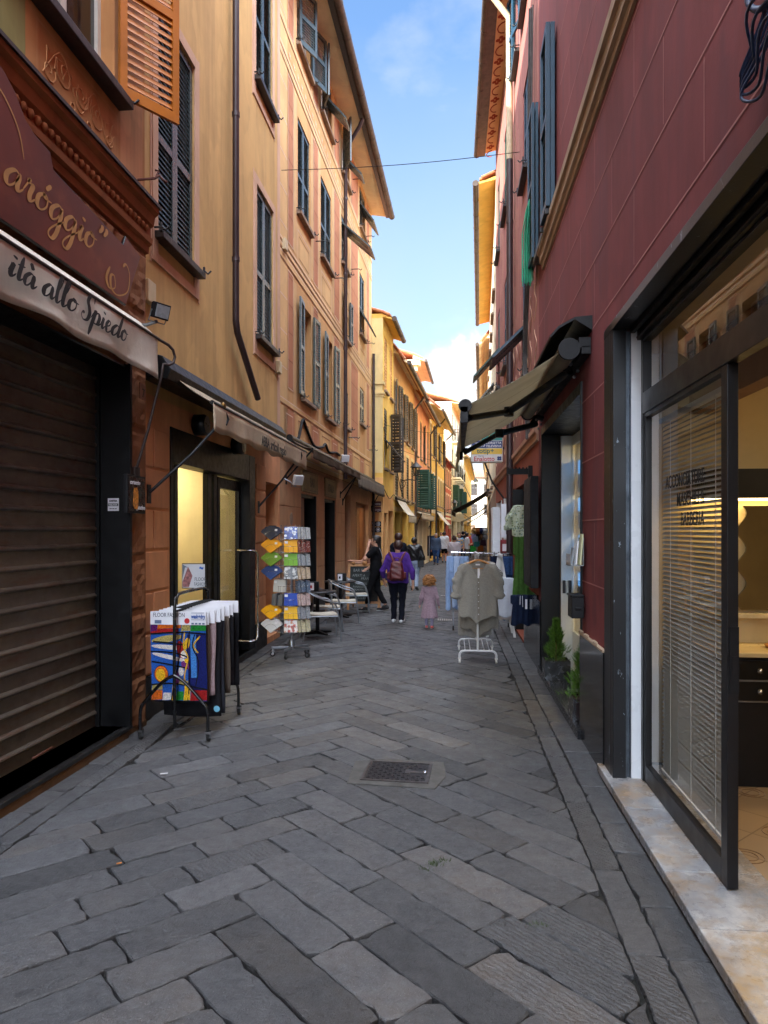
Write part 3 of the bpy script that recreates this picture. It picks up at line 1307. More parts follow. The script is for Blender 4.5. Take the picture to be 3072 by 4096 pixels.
sb.fbox(F1, -2, 5.93, -0.3, 0.045, -0.03, 0.067)
sb.fbox(F1, -8, 6.35, -0.01, 0.02, -0.03, 0.05)
sb.build('plinth', plaster('dirty_orange_base', '5f452e', amount=0.6, stain='2a1c12'), b1)
# cornice with egg ornament and dark flashing
co = MB()
prof = [(0, 4.36), (0.035, 4.37), (0.04, 4.43), (0.07, 4.45), (0.075, 4.50), (0.055, 4.52), (0.055, 4.60), (0.085, 4.62), (0.10, 4.70), (0.135, 4.73), (0.14, 4.77), (0, 4.80)]
co.prism([F1.W(-8, a, b) for a, b in prof], F1.W(6.36, 0, 0) - F1.W(-8, 0, 0))
for i in range(36):
    u = 3.4 + i * 0.081
    co.lathe(F1.W(u, 0.062, 4.56), [(0.0, -0.036), (0.024, -0.022), (0.030, 0.0), (0.024, 0.022), (0.0, 0.036)], 8)
co.build('cornice', plaster('stucco_cornice', '8d5533', amount=0.45, stain='4a2a1c'), b1)
fl = MB()
fl.prism([F1.W(-8, a, b) for a, b in ((0, 4.802), (0.15, 4.772), (0.158, 4.772), (0.158, 4.80), (0, 4.835))], F1.W(6.38, 0, 0) - F1.W(-8, 0, 0))
fl.build('flashing', M_SLATE, b1)
# painted scroll relief on the frieze
sc = MB()


def spiral(cx, cz, r, turns, ph, sg):
    return [(cx + r * (1 - i / (turns * 10)) * math.cos(ph + sg * i * 0.63), cz + r * (1 - i / (turns * 10)) * math.sin(ph + sg * i * 0.63)) for i in range(int(turns * 9))]


for cx, cz, r, ph, sg in ((5.47, 5.12, 0.13, 2.4, 1), (5.22, 5.14, 0.11, 0.2, -1), (4.98, 5.16, 0.13, 2.8, 1), (5.66, 5.04, 0.07, 1.0, -1), (4.78, 5.06, 0.09, 0.4, -1), (5.33, 4.97, 0.06, 4, 1), (5.1, 4.98, 0.05, 5, -1)):
    sc.tube([F1.W(u, 0.002, z) for u, z in spiral(cx, cz, r, 1.5, ph, sg)], 0.006, 6)
sc.tube([F1.W(u, 0.002, z) for u, z in [(p.x, p.y) for p in catmull([(4.7, 5.0, 0), (4.95, 5.28, 0), (5.2, 5.0, 0), (5.42, 5.28, 0), (5.62, 5.0, 0), (5.75, 5.12, 0)], 8)]], 0.005, 6)
for k in range(14):
    u = 4.75 + k * 0.072
    sc.tube([F1.W(u, 0.001, 5.1), F1.W(u + 0.03 * math.sin(k * 2), 0.003, 5.16 + 0.05 * math.cos(k * 3)), F1.W(u + 0.05, 0.001, 5.2 + 0.03 * math.sin(k))], [0.003, 0.007, 0.002], 6)
frame_lines(sc, F1, 4.62, 5.82, 4.88, 5.33, 0.018, 0, 0.004)
sc.build('frieze_ornament', plaster('pale_orange_relief', 'b88658', amount=0.3), b1)
wo = add_window(F1, b1, dict(r=win1[:4], a=(172, 146), mat=M_SHUT_O, pitch=0.065, split=0.42, dep=0.14, sillm=M_SLATE, sill_o=0.13, frame=M_WFRAME))
rh = MB()
p0 = F1.W(6.2, 0, 4.98)
rh.tube([p0, F1.W(6.21, 0.16, 4.99), F1.W(6.22, 0.20, 5.02), F1.W(6.23, 0.23, 4.98), F1.W(6.25, 0.26, 4.97)], 0.012, 6)
rh.tube([F1.W(6.21, 0.17, 5.0), F1.W(6.22, 0.19, 5.06), F1.W(6.22, 0.16, 5.07)], 0.010, 6)
rh.build('wall_hook', plain('rusty_iron', '5a2a1c', 0.7, var=0.3), b1)

# sign board "aróggio”"
FS = Facade((-2.72, 0), (-2.72, 6), 'L')
sg = thing('shop_sign', FS.W(4.9, 0, 3.69), 'brown wooden shop sign with gold script lettering above the roller shutter', 'sign')
half = [(5.70, 3.69), (5.97, 4.19), (5.71, 4.25), (5.66, 4.16), (4.62, 4.26), (4.58, 4.36), (4.40, 4.38), (4.30, 4.42), (4.19, 4.53), (4.09, 4.585), (3.9, 4.64)]
mir = [(7.0 - u, z) for u, z in half[::-1]]
pts = [(u, z) for u, z in half] + [(u, z) for u, z in mir]


def sign_mat():
    t = NT('varnished_oxblood_board')
    c = t.mix(t.ramp(t.noise(1.2, 5), 0.3, 0.75), lin('4a1a12'), lin('6e2c1c'))
    t.col(t.mix(t.ramp(t.noise(4, 4), 0.55, 0.8, 0, 0.5), c, lin('8a4a2e')))
    t.rough(0.38)
    return t.m


bd = MB()
bd.prism([FS.W(u, -0.035, z) for u, z in pts], FS.n.to_3d() * 0.035)
bd.build('board', sign_mat(), sg)
rim = MB()
rp = [FS.W(u, -0.015, z) for u, z in pts]
rim.tube(rp, 0.014, 6, closed=True)
rim.build('rim', M_BLACK, sg)
brk = MB()
for u in (4.2, 5.3):
    brk.fbox(F1, u, u + 0.04, 0, 0.10, 3.9, 3.94)
brk.build('bracket', M_IRON, sg)
M_GOLD = plain('old_gold_paint', 'b08048', 0.5, var=0.15)
lt = MB()
lines, wd = script_line('aróggio”')
sc_ = 0.125
stroke_mesh(lt, lambda x, y: FS.W(4.07 + x * (1.25 / wd), 0.003, 3.925 + y * sc_), lines, 0.05, 0.16)
# flourishes: small scroll at the lower right and an arc at the upper left
stroke_mesh(lt, lambda x, y: FS.W(x, 0.003, y), [[(5.42, 3.90), (5.36, 3.80), (5.40, 3.73), (5.50, 3.76), (5.49, 3.85), (5.43, 3.83), (5.44, 3.74), (5.55, 3.715), (5.72, 3.80), (5.76, 3.95), (5.70, 4.02), (5.64, 3.98)], [(4.28, 4.16), (4.22, 4.32), (4.08, 4.44), (3.9, 4.5)]], 0.006, 0.017)
lt.build('lettering', M_GOLD, sg)

# awning "ità allo Spiedo"
def cloth_mat(name, h, dirt='5a4a3c', amount=0.35, transl=0.0):
    if name in MATS:
        return MATS[name]
    t = NT(name)
    c = t.mix(t.ramp(t.noise(2.2, 5, 0.65, stretch=(1, 1, 0.5)), 0.35, 0.75), shade(h, 0.82), shade(h, 1.1))
    c = t.mix(t.ramp(t.noise(3.4, 5, 0.7), 0.55, 0.8, 0, amount), c, lin(dirt))
    t.col(c)
    t.rough(0.85)
    t.b.inputs['Specular IOR Level'].default_value = 0.2
    hh = t.math('ADD', t.math('MULTIPLY', t.noise(6, 3, 0.5), 2.0), t.math('MULTIPLY', t.noise(160, 2), 0.25))
    t.bump(hh, 0.35, 0.02)
    if transl:
        tl = t.n.new('ShaderNodeBsdfTranslucent')
        t.l.new(c, tl.inputs[0])
        mx = t.n.new('ShaderNodeMixShader')
        mx.inputs[0].default_value = transl
        t.l.new(t.b.outputs[0], mx.inputs[1])
        t.l.new(tl.outputs[0], mx.inputs[2])
        t.l.new(mx.outputs[0], t.n['Material Output'].inputs[0])
    MATS[name] = t.m
    return t.m


M_CANV = cloth_mat('dirty_cream_canvas', 'e6dccb', amount=0.3, transl=0.2)
M_CANV_T = cloth_mat('taupe_canvas', 'b3a28a', transl=0.3)
M_CANV_B = cloth_mat('brown_canvas', '57473a', transl=0.15)
FA = Facade((-2.59, 0), (-2.59, 6), 'L')
aw = thing('awning', F1.W(6.0, 0, 2.35), 'dirty cream canvas awning valance with black script lettering over the roller shutter', 'awning')
v = MB()
v.grid(lambda a, b: FA.W(-1.0 + 7.03 * a, 0.018 * b * math.sin(a * 60) + 0.012 * math.sin(a * 31 + b * 2) * b, 3.485 - (0.335 + 0.012 * math.sin(a * 40) + 0.03 * max(0, a - 0.9) * 10 * b * 0.4) * b), 120, 8)
vo = v.build('valance', M_CANV, aw, solid=0.005)
c = MB()
c.grid(lambda a, b: FA.W(-1.0 + 7.03 * a, -0.24 * b, 3.485 + 0.2 * b + 0.02 * math.sin(b * PI)), 40, 4)
c.build('canopy', M_CANV, aw, solid=0.005)
lt = MB()
lines, wd = script_line('ità allo Spiedo')
sc_ = 0.088
ux = (5.40 - 3.88) / wd
stroke_mesh(lt, lambda x, y: FA.W(3.88 + x * ux, 0.022 + 0.004 * math.sin(x * 2), 3.285 + y * sc_), lines, 0.06, 0.20)
lt.build('lettering', M_INK, vo)
arm = MB()
arm.tube([F1.W(6.04, 0.06, 2.33), F1.W(6.07, 0.16, 2.7), F1.W(6.10, 0.27, 3.19), F1.W(6.10, 0.285, 3.28)] + [F1.W(6.13 + 0.10 * math.sin(t_), 0.31 + 0.03 * math.sin(t_), 3.37 - 0.09 * math.cos(t_)) for t_ in (0.2, 0.9, 1.6, 2.3, 3.0)] + [F1.W(6.05, 0.265, 3.485)], 0.013, 8)
arm.fbox(F1, 5.99, 6.09, 0.045, 0.075, 2.27, 2.36)
arm.build('arm', plain('rust_brown_iron', '33241f', 0.55, var=0.3), aw)
bar = MB()
bar.tube([FA.W(-1, 0, 3.49), FA.W(6.06, 0, 3.49)], 0.014, 8)
bar.build('front_bar', plain('rust_brown_iron', '33241f', 0.55), aw)

# floodlight on its pipe, junction box, snack poster, alarm sticker, house number
def floodlight(name, label, p, facing, size, body, face, arm_to=None, group=None):
    root = thing(name, p, label, 'floodlight', group)
    f = Vector(facing).normalized()
    r_ = f.cross(ZUP).normalized()
    u_ = r_.cross(f)
    p = Vector(p)
    m = MB()
    a, b = size
    m.obox(p - r_ * a / 2 - u_ * b / 2 - f * 0.05, r_ * a, u_ * b, f * 0.05)
    for i in range(7):
        m.obox(p - r_ * (a * (0.45 - i * 0.14)) - u_ * b * 0.45 - f * 0.075, r_ * 0.006, u_ * b * 0.9, f * 0.03)
    m.build('housing', body, root, bevel=0.004)
    q = MB()
    q.obox(p - r_ * a * 0.42 - u_ * b * 0.40 + f * 0.001, r_ * a * 0.84, u_ * b * 0.80, f * 0.006)
    q.build('lens', face, root)
    k = MB()
    k.tube([p - r_ * a * 0.53 - f * 0.03, p - r_ * a * 0.53 - u_ * b * 0.75 - f * 0.05, p + r_ * a * 0.53 - u_ * b * 0.75 - f * 0.05, p + r_ * a * 0.53 - f * 0.03], 0.006, 6)
    if arm_to is not None:
        k.tube([p - u_ * b * 0.7 - f * 0.05, (p + Vector(arm_to)) / 2 - u_ * 0.05, Vector(arm_to)], 0.015, 8)
    k.build('bracket', M_ALU, root)
    return root


M_LENS = plain('frosted_lamp_lens', 'c8ccd0', 0.25, var=0.05)
floodlight('floodlight', 'black floodlight on a pipe at the end of the brown script sign', (-2.46, 5.83, 3.66), (0.8, -0.45, -0.3), (0.155, 0.13), M_PLASTIC_K, plain('dim_lamp_lens', '8f9498', 0.25), (-2.80, 6.02, 3.6))
bx = MB()
F2 = Facade((-2.93, 6.36), (-2.93, 11.85), 'L')
bx.fbox(F2, 0.12, 0.30, 0, 0.06, 3.98, 4.19)
tag(set_origin(bx.build('junction_box', M_CREAMPL, bevel=0.008), F2.W(0.2, 0, 3.98)), 'cream plastic junction box on the beige wall behind the floodlight', 'junction box')
FP = Facade((-2.77, 0), (-2.77, 6), 'L')
pt = thing('snack_poster', FP.W(5.97, -0.03, 1.95), 'black framed fried potato poster on the stone pillar', 'poster')
q = MB()
q.fbox(FP, 5.79, 6.15, -0.02, 0.02, 1.95, 2.28)
q.build('frame', M_PLASTIC_K, pt, bevel=0.006)
q = MB()
q.fbox(FP, 5.81, 6.13, 0.02, 0.023, 1.97, 2.26)
q.build('print', plain('dark_print', '1d1614', 0.25, var=0.5, nscale=7), pt)
q = MB()
q.prism([FP.W(u, 0.024, z) for u, z in ((5.90, 2.13), (5.89, 2.02), (5.92, 1.985), (5.97, 1.985), (5.985, 2.03), (5.985, 2.14), (5.96, 2.175), (5.92, 2.17))], FP.n.to_3d() * 0.004)
q.build('potato_cone', plain('fried_gold', 'c47a22', 0.6, var=0.5, nscale=40), pt)
text('cartoccio', 0.052, pt, M_PAPER, FP.W(5.83, 0.025, 2.20), FP.d.to_3d(), ZUP, bold=0.001)
text('patatine', 0.052, pt, M_PAPER, FP.W(5.955, 0.026, 1.985), FP.d.to_3d(), ZUP, bold=0.001)
stk = thing('alarm_sticker', (-2.94, 5.914, 1.97), 'small white alarm company sticker on the black door jamb', 'sticker')
q = MB()
q.box(-2.985, -2.885, 5.911, 5.913, 1.97, 2.08)
q.build('paper', M_PAPER, stk)
q = MB()
q.box(-2.98, -2.89, 5.908, 5.911, 2.012, 2.034)
q.build('bar', M_INK, stk)
text('AXITEA', 0.021, stk, M_INK, (-2.935, 5.908, 2.05), (1, 0, 0), ZUP, 'CENTER', bold=0.001)
text('VIGILANZA', 0.0155, stk, M_PAPER, (-2.935, 5.906, 2.017), (1, 0, 0), ZUP, 'CENTER', bold=0.0006)
text('800 300 380', 0.013, stk, M_INK, (-2.935, 5.908, 1.985), (1, 0, 0), ZUP, 'CENTER')
hn = MB()
hn.fbox(F1, 6.05, 6.17, 0.085, 0.093, 2.97, 3.11)
ho = tag(set_origin(hn.build('house_number', plain('dull_brass', '7a4a30', 0.5, var=0.2)), F1.W(6.1, 0.08, 2.97)), 'small plaque with the number 7 on the stone pillar', 'house number')
text('7', 0.11, ho, M_INK, F1.W(6.09, 0.0945, 2.99), F1.d.to_3d(), ZUP)

# ------------------------------------------------------------------ L2 beige house
b2 = thing('beige_house', (-2.93, 9.1, 0), 'beige plastered house with terracotta ground floor and black glazed gift shop', 'house')
Y2 = lambda y: y - 6.36
wins = [dict(r=(Y2(6.81), Y2(7.82), 4.75, 7.05)), dict(r=(Y2(10.38), Y2(11.36), 4.72, 6.98)), dict(r=(Y2(6.81), Y2(7.82), 8.53, 10.8)), dict(r=(Y2(10.33), Y2(11.31), 8.53, 10.8))]
shop = (Y2(7.13), Y2(10.28), 0.08, 2.88, 0.22)
door2 = (Y2(10.9), Y2(11.74), 0.10, 2.57, 0.25)
w = MB()
wall_mesh(F2, 0, 5.49, 3.12, 12.3, [s['r'] for s in wins], 0, mb=w)
wall_mesh(F2, 0, 5.49, 0, 3.12, [shop, door2], 1, mb=w)
shell(w, F2, 0, 5.49, 0, 12.3, depth=7.0)
band(w, F2, 5.29, 5.488, 3.15, 12.2, 3, 0.004)
w.build('wall', [M_BEIGE, M_TERRA, M_PINK_L, M_BEIGE_TRIM], b2)
rb = MB()
for (a, b) in ((0.03, 0.70), (Y2(10.33), Y2(10.86))):
    zz = 0.42
    for k in range(6):
        h_ = 0.40
        if zz + h_ > 2.95:
            h_ = 2.95 - zz
        if h_ > 0.1:
            if k % 2 and b - a > 0.6:
                mid = a + (b - a) * 0.45
                rb.fbox(F2, a, mid - 0.012, 0.0, 0.022, zz, zz + h_ - 0.024)
                rb.fbox(F2, mid + 0.012, b, 0.0, 0.022, zz, zz + h_ - 0.024)
            else:
                rb.fbox(F2, a, b, 0.0, 0.022, zz, zz + h_ - 0.024)
        zz += h_
rb.build('rustication', M_TERRA, b2, bevel=0.012)
pl = MB()
pl.fbox(F2, 0.0, 0.77, 0, 0.03, -0.03, 0.40)
pl.fbox(F2, 3.92, 4.54, 0, 0.03, -0.03, 0.40)
pl.build('plinth', plain('soot_black_plinth', '191513', 0.6, var=0.4, nscale=5, bump=0.4), b2)
tr = MB()
for s in wins:
    u0, u1, z0, z1 = s['r']
    t_ = 0.13
    tr.fbox(F2, u0 - t_, u0 - 0.001, 0, 0.018, z0 - 0.30, z1 + t_)
    tr.fbox(F2, u1 + 0.001, u1 + t_, 0, 0.018, z0 - 0.30, z1 + t_)
    tr.fbox(F2, u0 - 0.001, u1 + 0.001, 0, 0.018, z1 + 0.001, z1 + t_)
    tr.fbox(F2, u0 - 0.001, u1 + 0.001, 0, 0.018, z0 - 0.30, z0 - 0.20)
    tr.fbox(F2, u0 - t_ - 0.035, u0 - t_, 0, 0.008, z0 - 0.33, z1 + t_ + 0.03)
    tr.fbox(F2, u1 + t_, u1 + t_ + 0.035, 0, 0.008, z0 - 0.33, z1 + t_ + 0.03)
tr.build('window_surround', M_BEIGE_TRIM, b2, bevel=0.005)
for s in wins:
    s.update(split=0.44, sillm=M_SLATE, sill_o=0.11, pitch=0.052)
    add_window(F2, b2, s)
downpipe(F2, b2, [(Y2(9.1), 0.09, 12.2), (Y2(9.1), 0.09, 4.55), (Y2(9.16), 0.09, 4.42), (Y2(10.12), 0.10, 3.72)], 0.045, M_PIPE)
roof(F2, b2, 0, 5.47, 12.3, 0.55, 12.15, M_CREAM)
# gift shop front
fr = MB()
su0, su1 = shop[0], shop[1]
fr.fbox(F2, su0, su0 + 0.07, -0.20, 0.015, 0.08, 2.88)
fr.fbox(F2, su1 - 0.28, su1, -0.20, 0.015, 0.08, 2.88)
fr.fbox(F2, su0 + 0.07, su1 - 0.28, -0.2, 0.012, 2.52, 2.88)
fr.fbox(F2, su0, su1, -0.22, 0.05, 0.0, 0.08)
for a, b in ((Y2(7.56), Y2(7.66)), (Y2(8.63), Y2(8.76)), (Y2(8.86), Y2(8.98))):
    fr.fbox(F2, a, b, -0.19, -0.12, 0.08, 2.52)
sf = fr.build('shop_front', M_BLACK, b2, bevel=0.004)
gp = MB()
gp.fbox(F2, su0 + 0.07, Y2(7.56), -0.16, -0.152, 0.08, 2.52)
gp.fbox(F2, Y2(8.76), Y2(8.86), -0.16, -0.152, 0.08, 2.52)
gp.build('pane', M_GLASS, sf)
dl = MB()
d0, d1 = Y2(8.98), Y2(9.98)
for a, b, c_, d_ in ((d0, d0 + 0.09, 0.1, 2.5), (d1 - 0.09, d1, 0.1, 2.5), (d0 + 0.09, d1 - 0.09, 0.1, 0.28), (d0 + 0.09, d1 - 0.09, 2.36, 2.5)):
    dl.fbox(F2, a, b, -0.17, -0.11, c_, d_)
dr = dl.build('door', M_BLACK, b2, bevel=0.004)
gp = MB()
gp.fbox(F2, d0 + 0.09, d1 - 0.09, -0.145, -0.137, 0.28, 2.36)
gp.build('pane', M_GLASS, dr)
hd = MB()
hd.tube(catmull([F2.W(d1 - 0.20, -0.1, 1.52), F2.W(d1 - 0.20, 0.10, 1.52), F2.W(d1 - 0.14, 0.16, 1.50)], 4) + catmull([F2.W(d1 - 0.12, 0.17, 1.45), F2.W(d1 - 0.12, 0.17, 0.3)], 4) + catmull([F2.W(d1 - 0.14, 0.16, 0.26), F2.W(d1 - 0.20, 0.10, 0.24), F2.W(d1 - 0.20, -0.1, 0.24)], 4), 0.016, 8)
hd.build('handle', M_CHROME, dr)
# room behind
rm = MB()
W = F2.W
a, b, c_, d_, e = Y2(7.0), Y2(10.4), -0.24, -3.2, 2.95
rm.quad(W(a, d_, 0.05), W(b, d_, 0.05), W(b, d_, e), W(a, d_, e), 0)
rm.quad(W(a, c_, 0.05), W(a, d_, 0.05), W(a, d_, e), W(a, c_, e), 0)
rm.quad(W(b, c_, 0.05), W(b, d_, 0.05), W(b, d_, e), W(b, c_, e), 0)
rm.quad(W(a, c_, e), W(b, c_, e), W(b, d_, e), W(a, d_, e), 0)
rm.quad(W(a, c_, 0.05), W(b, c_, 0.05), W(b, d_, 0.05), W(a, d_, 0.05), 1)
rm.fbox(F2, Y2(8.75), Y2(8.80), -3.2, -0.9, 0.05, e, 0)
rm.build('shop_room', [plaster('pale_yellow_wall', 'd3c69c', amount=0.08), plain('grey_shop_floor', '6a655c', 0.5)], b2)
cp = MB()
cp.fbox(F2, Y2(7.6), Y2(8.5), -1.9, -1.3, 2.90, 2.93)
cp.build('ceiling_light', emit('warm_shop_light', 'fff0d0', 6.5), b2)
cp = MB()
cp.fbox(F2, Y2(9.1), Y2(10.1), -1.9, -1.3, 2.90, 2.93)
cp.build('ceiling_light', MATS['warm_shop_light'], b2)
sh = MB()
for z_ in (0.5, 0.95, 1.4, 1.85):
    sh.fbox(F2, Y2(8.85), Y2(10.3), -2.6, -2.2, z_, z_ + 0.03)
for u_ in (8.85, 9.55, 10.27):
    sh.fbox(F2, Y2(u_), Y2(u_) + 0.03, -2.6, -2.2, 0.05, 2.2)
cabn = tag(set_origin(sh.build('display_shelf', plain('pale_shelf_wood', '9a815c', 0.6)), F2.W(3, -2.4, 0.05)), 'pale wooden display shelf inside the gift shop', 'shelf')
lamp = thing('table_lamp', F2.W(Y2(8.05), -1.2, 0.85), 'lit table lamp with pale shade inside the gift shop doorway', 'lamp')
q = MB()
q.lathe(F2.W(Y2(8.05), -1.2, 0.85), [(0.07, 0), (0.07, 0.02), (0.02, 0.04), (0.025, 0.15), (0.015, 0.3)], 12)
q.build('base', M_CREAMPL, lamp)
q = MB()
q.lathe(F2.W(Y2(8.05), -1.2, 1.12), [(0.14, 0), (0.11, 0.2)], 20)
q.build('lamp_shade', emit('glowing_lamp_shade', 'ffd890', 2.2), lamp)
tb = MB()
tb.fbox(F2, Y2(7.7), Y2(8.5), -1.5, -0.9, 0.82, 0.85)
for u_ in (7.72, 8.46):
    for o_ in (-1.48, -0.95):
        tb.fbox(F2, Y2(u_), Y2(u_) + 0.03, o_, o_ + 0.03, 0.05, 0.82)
tag(set_origin(tb.build('side_table', M_WOODB), F2.W(Y2(8.1), -1.2, 0.05)), 'brown side table carrying the lit lamp in the gift shop', 'table')
# brown street door
dm = MB()
a, b = door2[0], door2[1]
dm.fbox(F2, a, b, -0.28, -0.22, 0.1, 2.57)
for zz in (0.25, 1.0, 1.75):
    for k in (0, 1):
        ua = a + 0.07 + k * (b - a - 0.04) / 2
        dm.fbox(F2, ua, ua + (b - a) / 2 - 0.12, -0.22, -0.20, zz, zz + 0.62)
do = dm.build('door', M_WOODB, b2, bevel=0.008)
q = MB()
q.lathe(F2.W(a + 0.06, -0.19, 1.12), [(0.0, 0.05), (0.026, 0.04), (0.026, 0.02), (0.01, 0.0)], 10, axis='X')
q.build('handle', plain('dark_brass', '6b5026', 0.35, metal=0.8), do)

# gift shop awning
aw2, v2 = awning('awning', 'taupe gift shop awning with black serif lettering on its valance', F2, Y2(6.62), Y2(10.95), 0.22, 3.32, 0.63, 3.03, 0.27, M_CANV_T, cloth_mat('warm_grey_canvas', 'd6c2a6', amount=0.25, transl=0.3), M_BLACK, arms=False, roller=0.075, sag=0.02)
text('ABBA articoli regalo', 0.165, v2, M_INK, F2.W(Y2(8.25), 0.672, 2.815), F2.d.to_3d(), ZUP, sx=0.9, bold=0.004)
q = MB()
q.prism([F2.W(Y2(6.35), o_, z_) for o_, z_ in ((0, 3.24), (0.30, 3.20), (0.33, 3.30), (0.25, 3.42), (0.05, 3.47), (0, 3.47))], F2.W(Y2(10.95), 0, 0) - F2.W(Y2(6.35), 0, 0))
q.build('hood', M_BLACK, aw2, bevel=0.006)
for ua, ub in ((Y2(6.56), Y2(6.95)), (Y2(10.43), Y2(10.55))):
    q = MB()
    hook = [F2.W(ub + 0.10 * math.sin(t_) * (1 if ua < 1 else 0.2), 0.60 + 0.05 * math.sin(t_), 2.93 - 0.08 * math.cos(t_)) for t_ in (0, 0.8, 1.6, 2.4, 3.1)]
    q.tube([F2.W(ua, 0.03, 2.16), F2.W(ua + (ub - ua) * 0.6, 0.36, 2.55), F2.W(ub - 0.02, 0.55, 2.82)] + hook, 0.015, 8)
    q.fbox(F2, ua - 0.04, ua + 0.04, 0.0, 0.035, 2.06, 2.24)
    q.build('arm', plain('blue_black_iron', '14161c', 0.4), aw2)
q = MB()
q.lathe(F2.W(Y2(6.95), 0.63, 3.05), [(0, -0.04), (0.03, -0.02), (0.03, 0.02), (0, 0.04)], 10)
q.build('finial', plain('dark_brass', '6b5026', 0.35, metal=0.8), aw2)
for i, (px, py) in enumerate(((812, 1700), (962, 1782))):
    u_, z_ = F2.uz(px, py, 0.12)
    dk = thing('wall_lamp', F2.W(u_, 0, z_), ['round dark wall lamp at the near end under the gift shop awning', 'round dark wall lamp above the gift shop door'][i], 'lamp', 'drum lamps under the gift shop awning')
    q = MB()
    q.lathe(F2.W(u_, 0.0, z_), [(0.05, 0), (0.12, 0.03), (0.12, 0.14), (0.10, 0.17)], 20, axis='X')
    q.build('housing', M_BLACK, dk)
    q = MB()
    q.lathe(F2.W(u_, 0.171, z_), [(0.0, 0.004), (0.10, 0.0)], 20, axis='X')
    q.build('lens', plain('grey_lens', '77716a', 0.3), dk)
# ------------------------------------------------------------------ L3 pink house
F3 = Facade((-2.95, 11.86), (-2.68, 23.3), 'L')
b3 = thing('pink_house', F3.W(F3.len / 2, 0, 0), 'salmon pink painted house with trompe l oeil panels and dark green shutters above a bar', 'house')
ZT3 = 12.2
U3 = F3.u


def px_rect(F, xn, xf, yt, yb, o=0.0):
    u0, zt = F.uz(xn, yt, o)
    zb = F.uz(xn, yb, o)[1]
    return (u0, F.u(xf, o), zb, zt)


za, zb_ = F3.uz(1207, 1592)[1], F3.uz(1207, 1213)[1]
W3 = [
    dict(r=(U3(1188), U3(1240), 10.95, 12.05), a=(24, 160)),
    dict(r=(U3(1284), U3(1326), 10.95, 12.05), a=(156, 0), flap=0.62),
    dict(r=(U3(1367), U3(1396), 10.9, 12.0), a=(150, 0), flap=0.6),
    dict(r=(U3(1438), U3(1460), 10.75, 11.95), a=(0, 0), flap=0.62, flap_ang=36),
    dict(r=px_rect(F3, 1191, 1239, 463, 845), split=0.42),
    dict(r=px_rect(F3, 1283, 1325, 699, 1018), split=0.42),
    dict(r=(U3(1366), U3(1390), 8.6, 9.8), a=(0, 0), flap=0.85, flap_ang=48),
    dict(r=px_rect(F3, 1438, 1457, 1085, 1330), flap=0.42, flap_ang=30),
    dict(r=(U3(1207), U3(1248), za, zb_), a=(176, 176), dep=0.22),
    dict(r=(U3(1304), U3(1333), za, zb_), a=(176, 176), dep=0.22),
    dict(r=px_rect(F3, 1378, 1394, 1180, 1350), a=(176, 176)),
    dict(r=(U3(1374), U3(1394), 4.5, 5.45), a=(0, 0)),
    dict(r=px_rect(F3, 1440, 1457, 1545, 1690), a=(0, 0), split=0.5),
]
holes3 = [s['r'] + (s.get('dep', 0.10) + 0.02,) for s in W3]
shop3 = [(U3(1203), U3(1266), 0.06, 2.52, 0.45), (U3(1296), U3(1340), 0.06, 2.52, 0.45), (U3(1378), U3(1400), 0.06, 2.75, 0.4), (U3(1422), U3(1474), 0.06, 2.62, 0.3)]
w = MB()
wall_mesh(F3, 0, F3.len, 3.05, ZT3, holes3, 0, mb=w)
wall_mesh(F3, 0, F3.len, 0, 3.05, shop3, 4, mb=w)
shell(w, F3, 0, F3.len, 0, ZT3)
# painted quoins, pilaster strips, panels and string mouldings
L3 = F3.len
for u0, u1 in ((0.0, 0.55), (L3 - 0.55, L3)):
    band(w, F3, u0 + 0.005, u1, 3.1, ZT3, 2, 0.003)
    z = 3.4
    while z < ZT3 - 0.3:
        band(w, F3, u0 + 0.03, u1 - 0.02, z, z + 0.02, 3, 0.006)
        z += 0.62
cols = [(U3(1188), U3(1240)), (U3(1283), U3(1326)), (U3(1366), U3(1396)), (U3(1438), U3(1460))]
edges = [0.55] + [x for c in cols for x in (c[0] - 0.28, c[1] + 0.28)] + [L3 - 0.55]
for k in range(0, len(edges), 2):
    a, b = edges[k], edges[k + 1]
    if b - a < 0.12:
        continue
    for z0, z1 in ((4.35, 6.45), (6.95, 9.95), (10.75, 12.1)):
        band(w, F3, a + 0.04, b - 0.04, z0, z1, 1, 0.003)
        z = z0 + 0.5
        while z < z1 - 0.1:
            band(w, F3, a + 0.05, b - 0.05, z, z + 0.014, 6, 0.006)
            z += 0.5
        frame_lines(w, F3, a + 0.03, b - 0.03, z0 - 0.01, z1 + 0.01, 0.02, 3, 0.009)
for (a, b) in cols:
    # surrounds and the panels under the sills
    for z0, z1 in ((6.95, 9.95), (10.75, 12.15), (3.95, 6.4)):
        band(w, F3, a - 0.27, a - 0.09, z0, z1, 2, 0.0035)
        band(w, F3, b + 0.09, b + 0.27, z0, z1, 2, 0.0035)
        for uu in (a - 0.27, a - 0.09, b + 0.075, b + 0.255):
            band(w, F3, uu, uu + 0.016, z0, z1, 3, 0.0065)
for (a, b), k in zip(cols, range(4)):
    z1 = [7.7, 7.7, 8.4, 7.5][k]
    band(w, F3, a - 0.05, b + 0.05, z1 - 0.95, z1 - 0.12, 2, 0.0035)
    frame_lines(w, F3, a + 0.02, b - 0.02, z1 - 0.85, z1 - 0.22, 0.025, 3, 0.008)
    frame_lines(w, F3, a + 0.12, b - 0.12, z1 - 0.75, z1 - 0.32, 0.015, 6, 0.008)
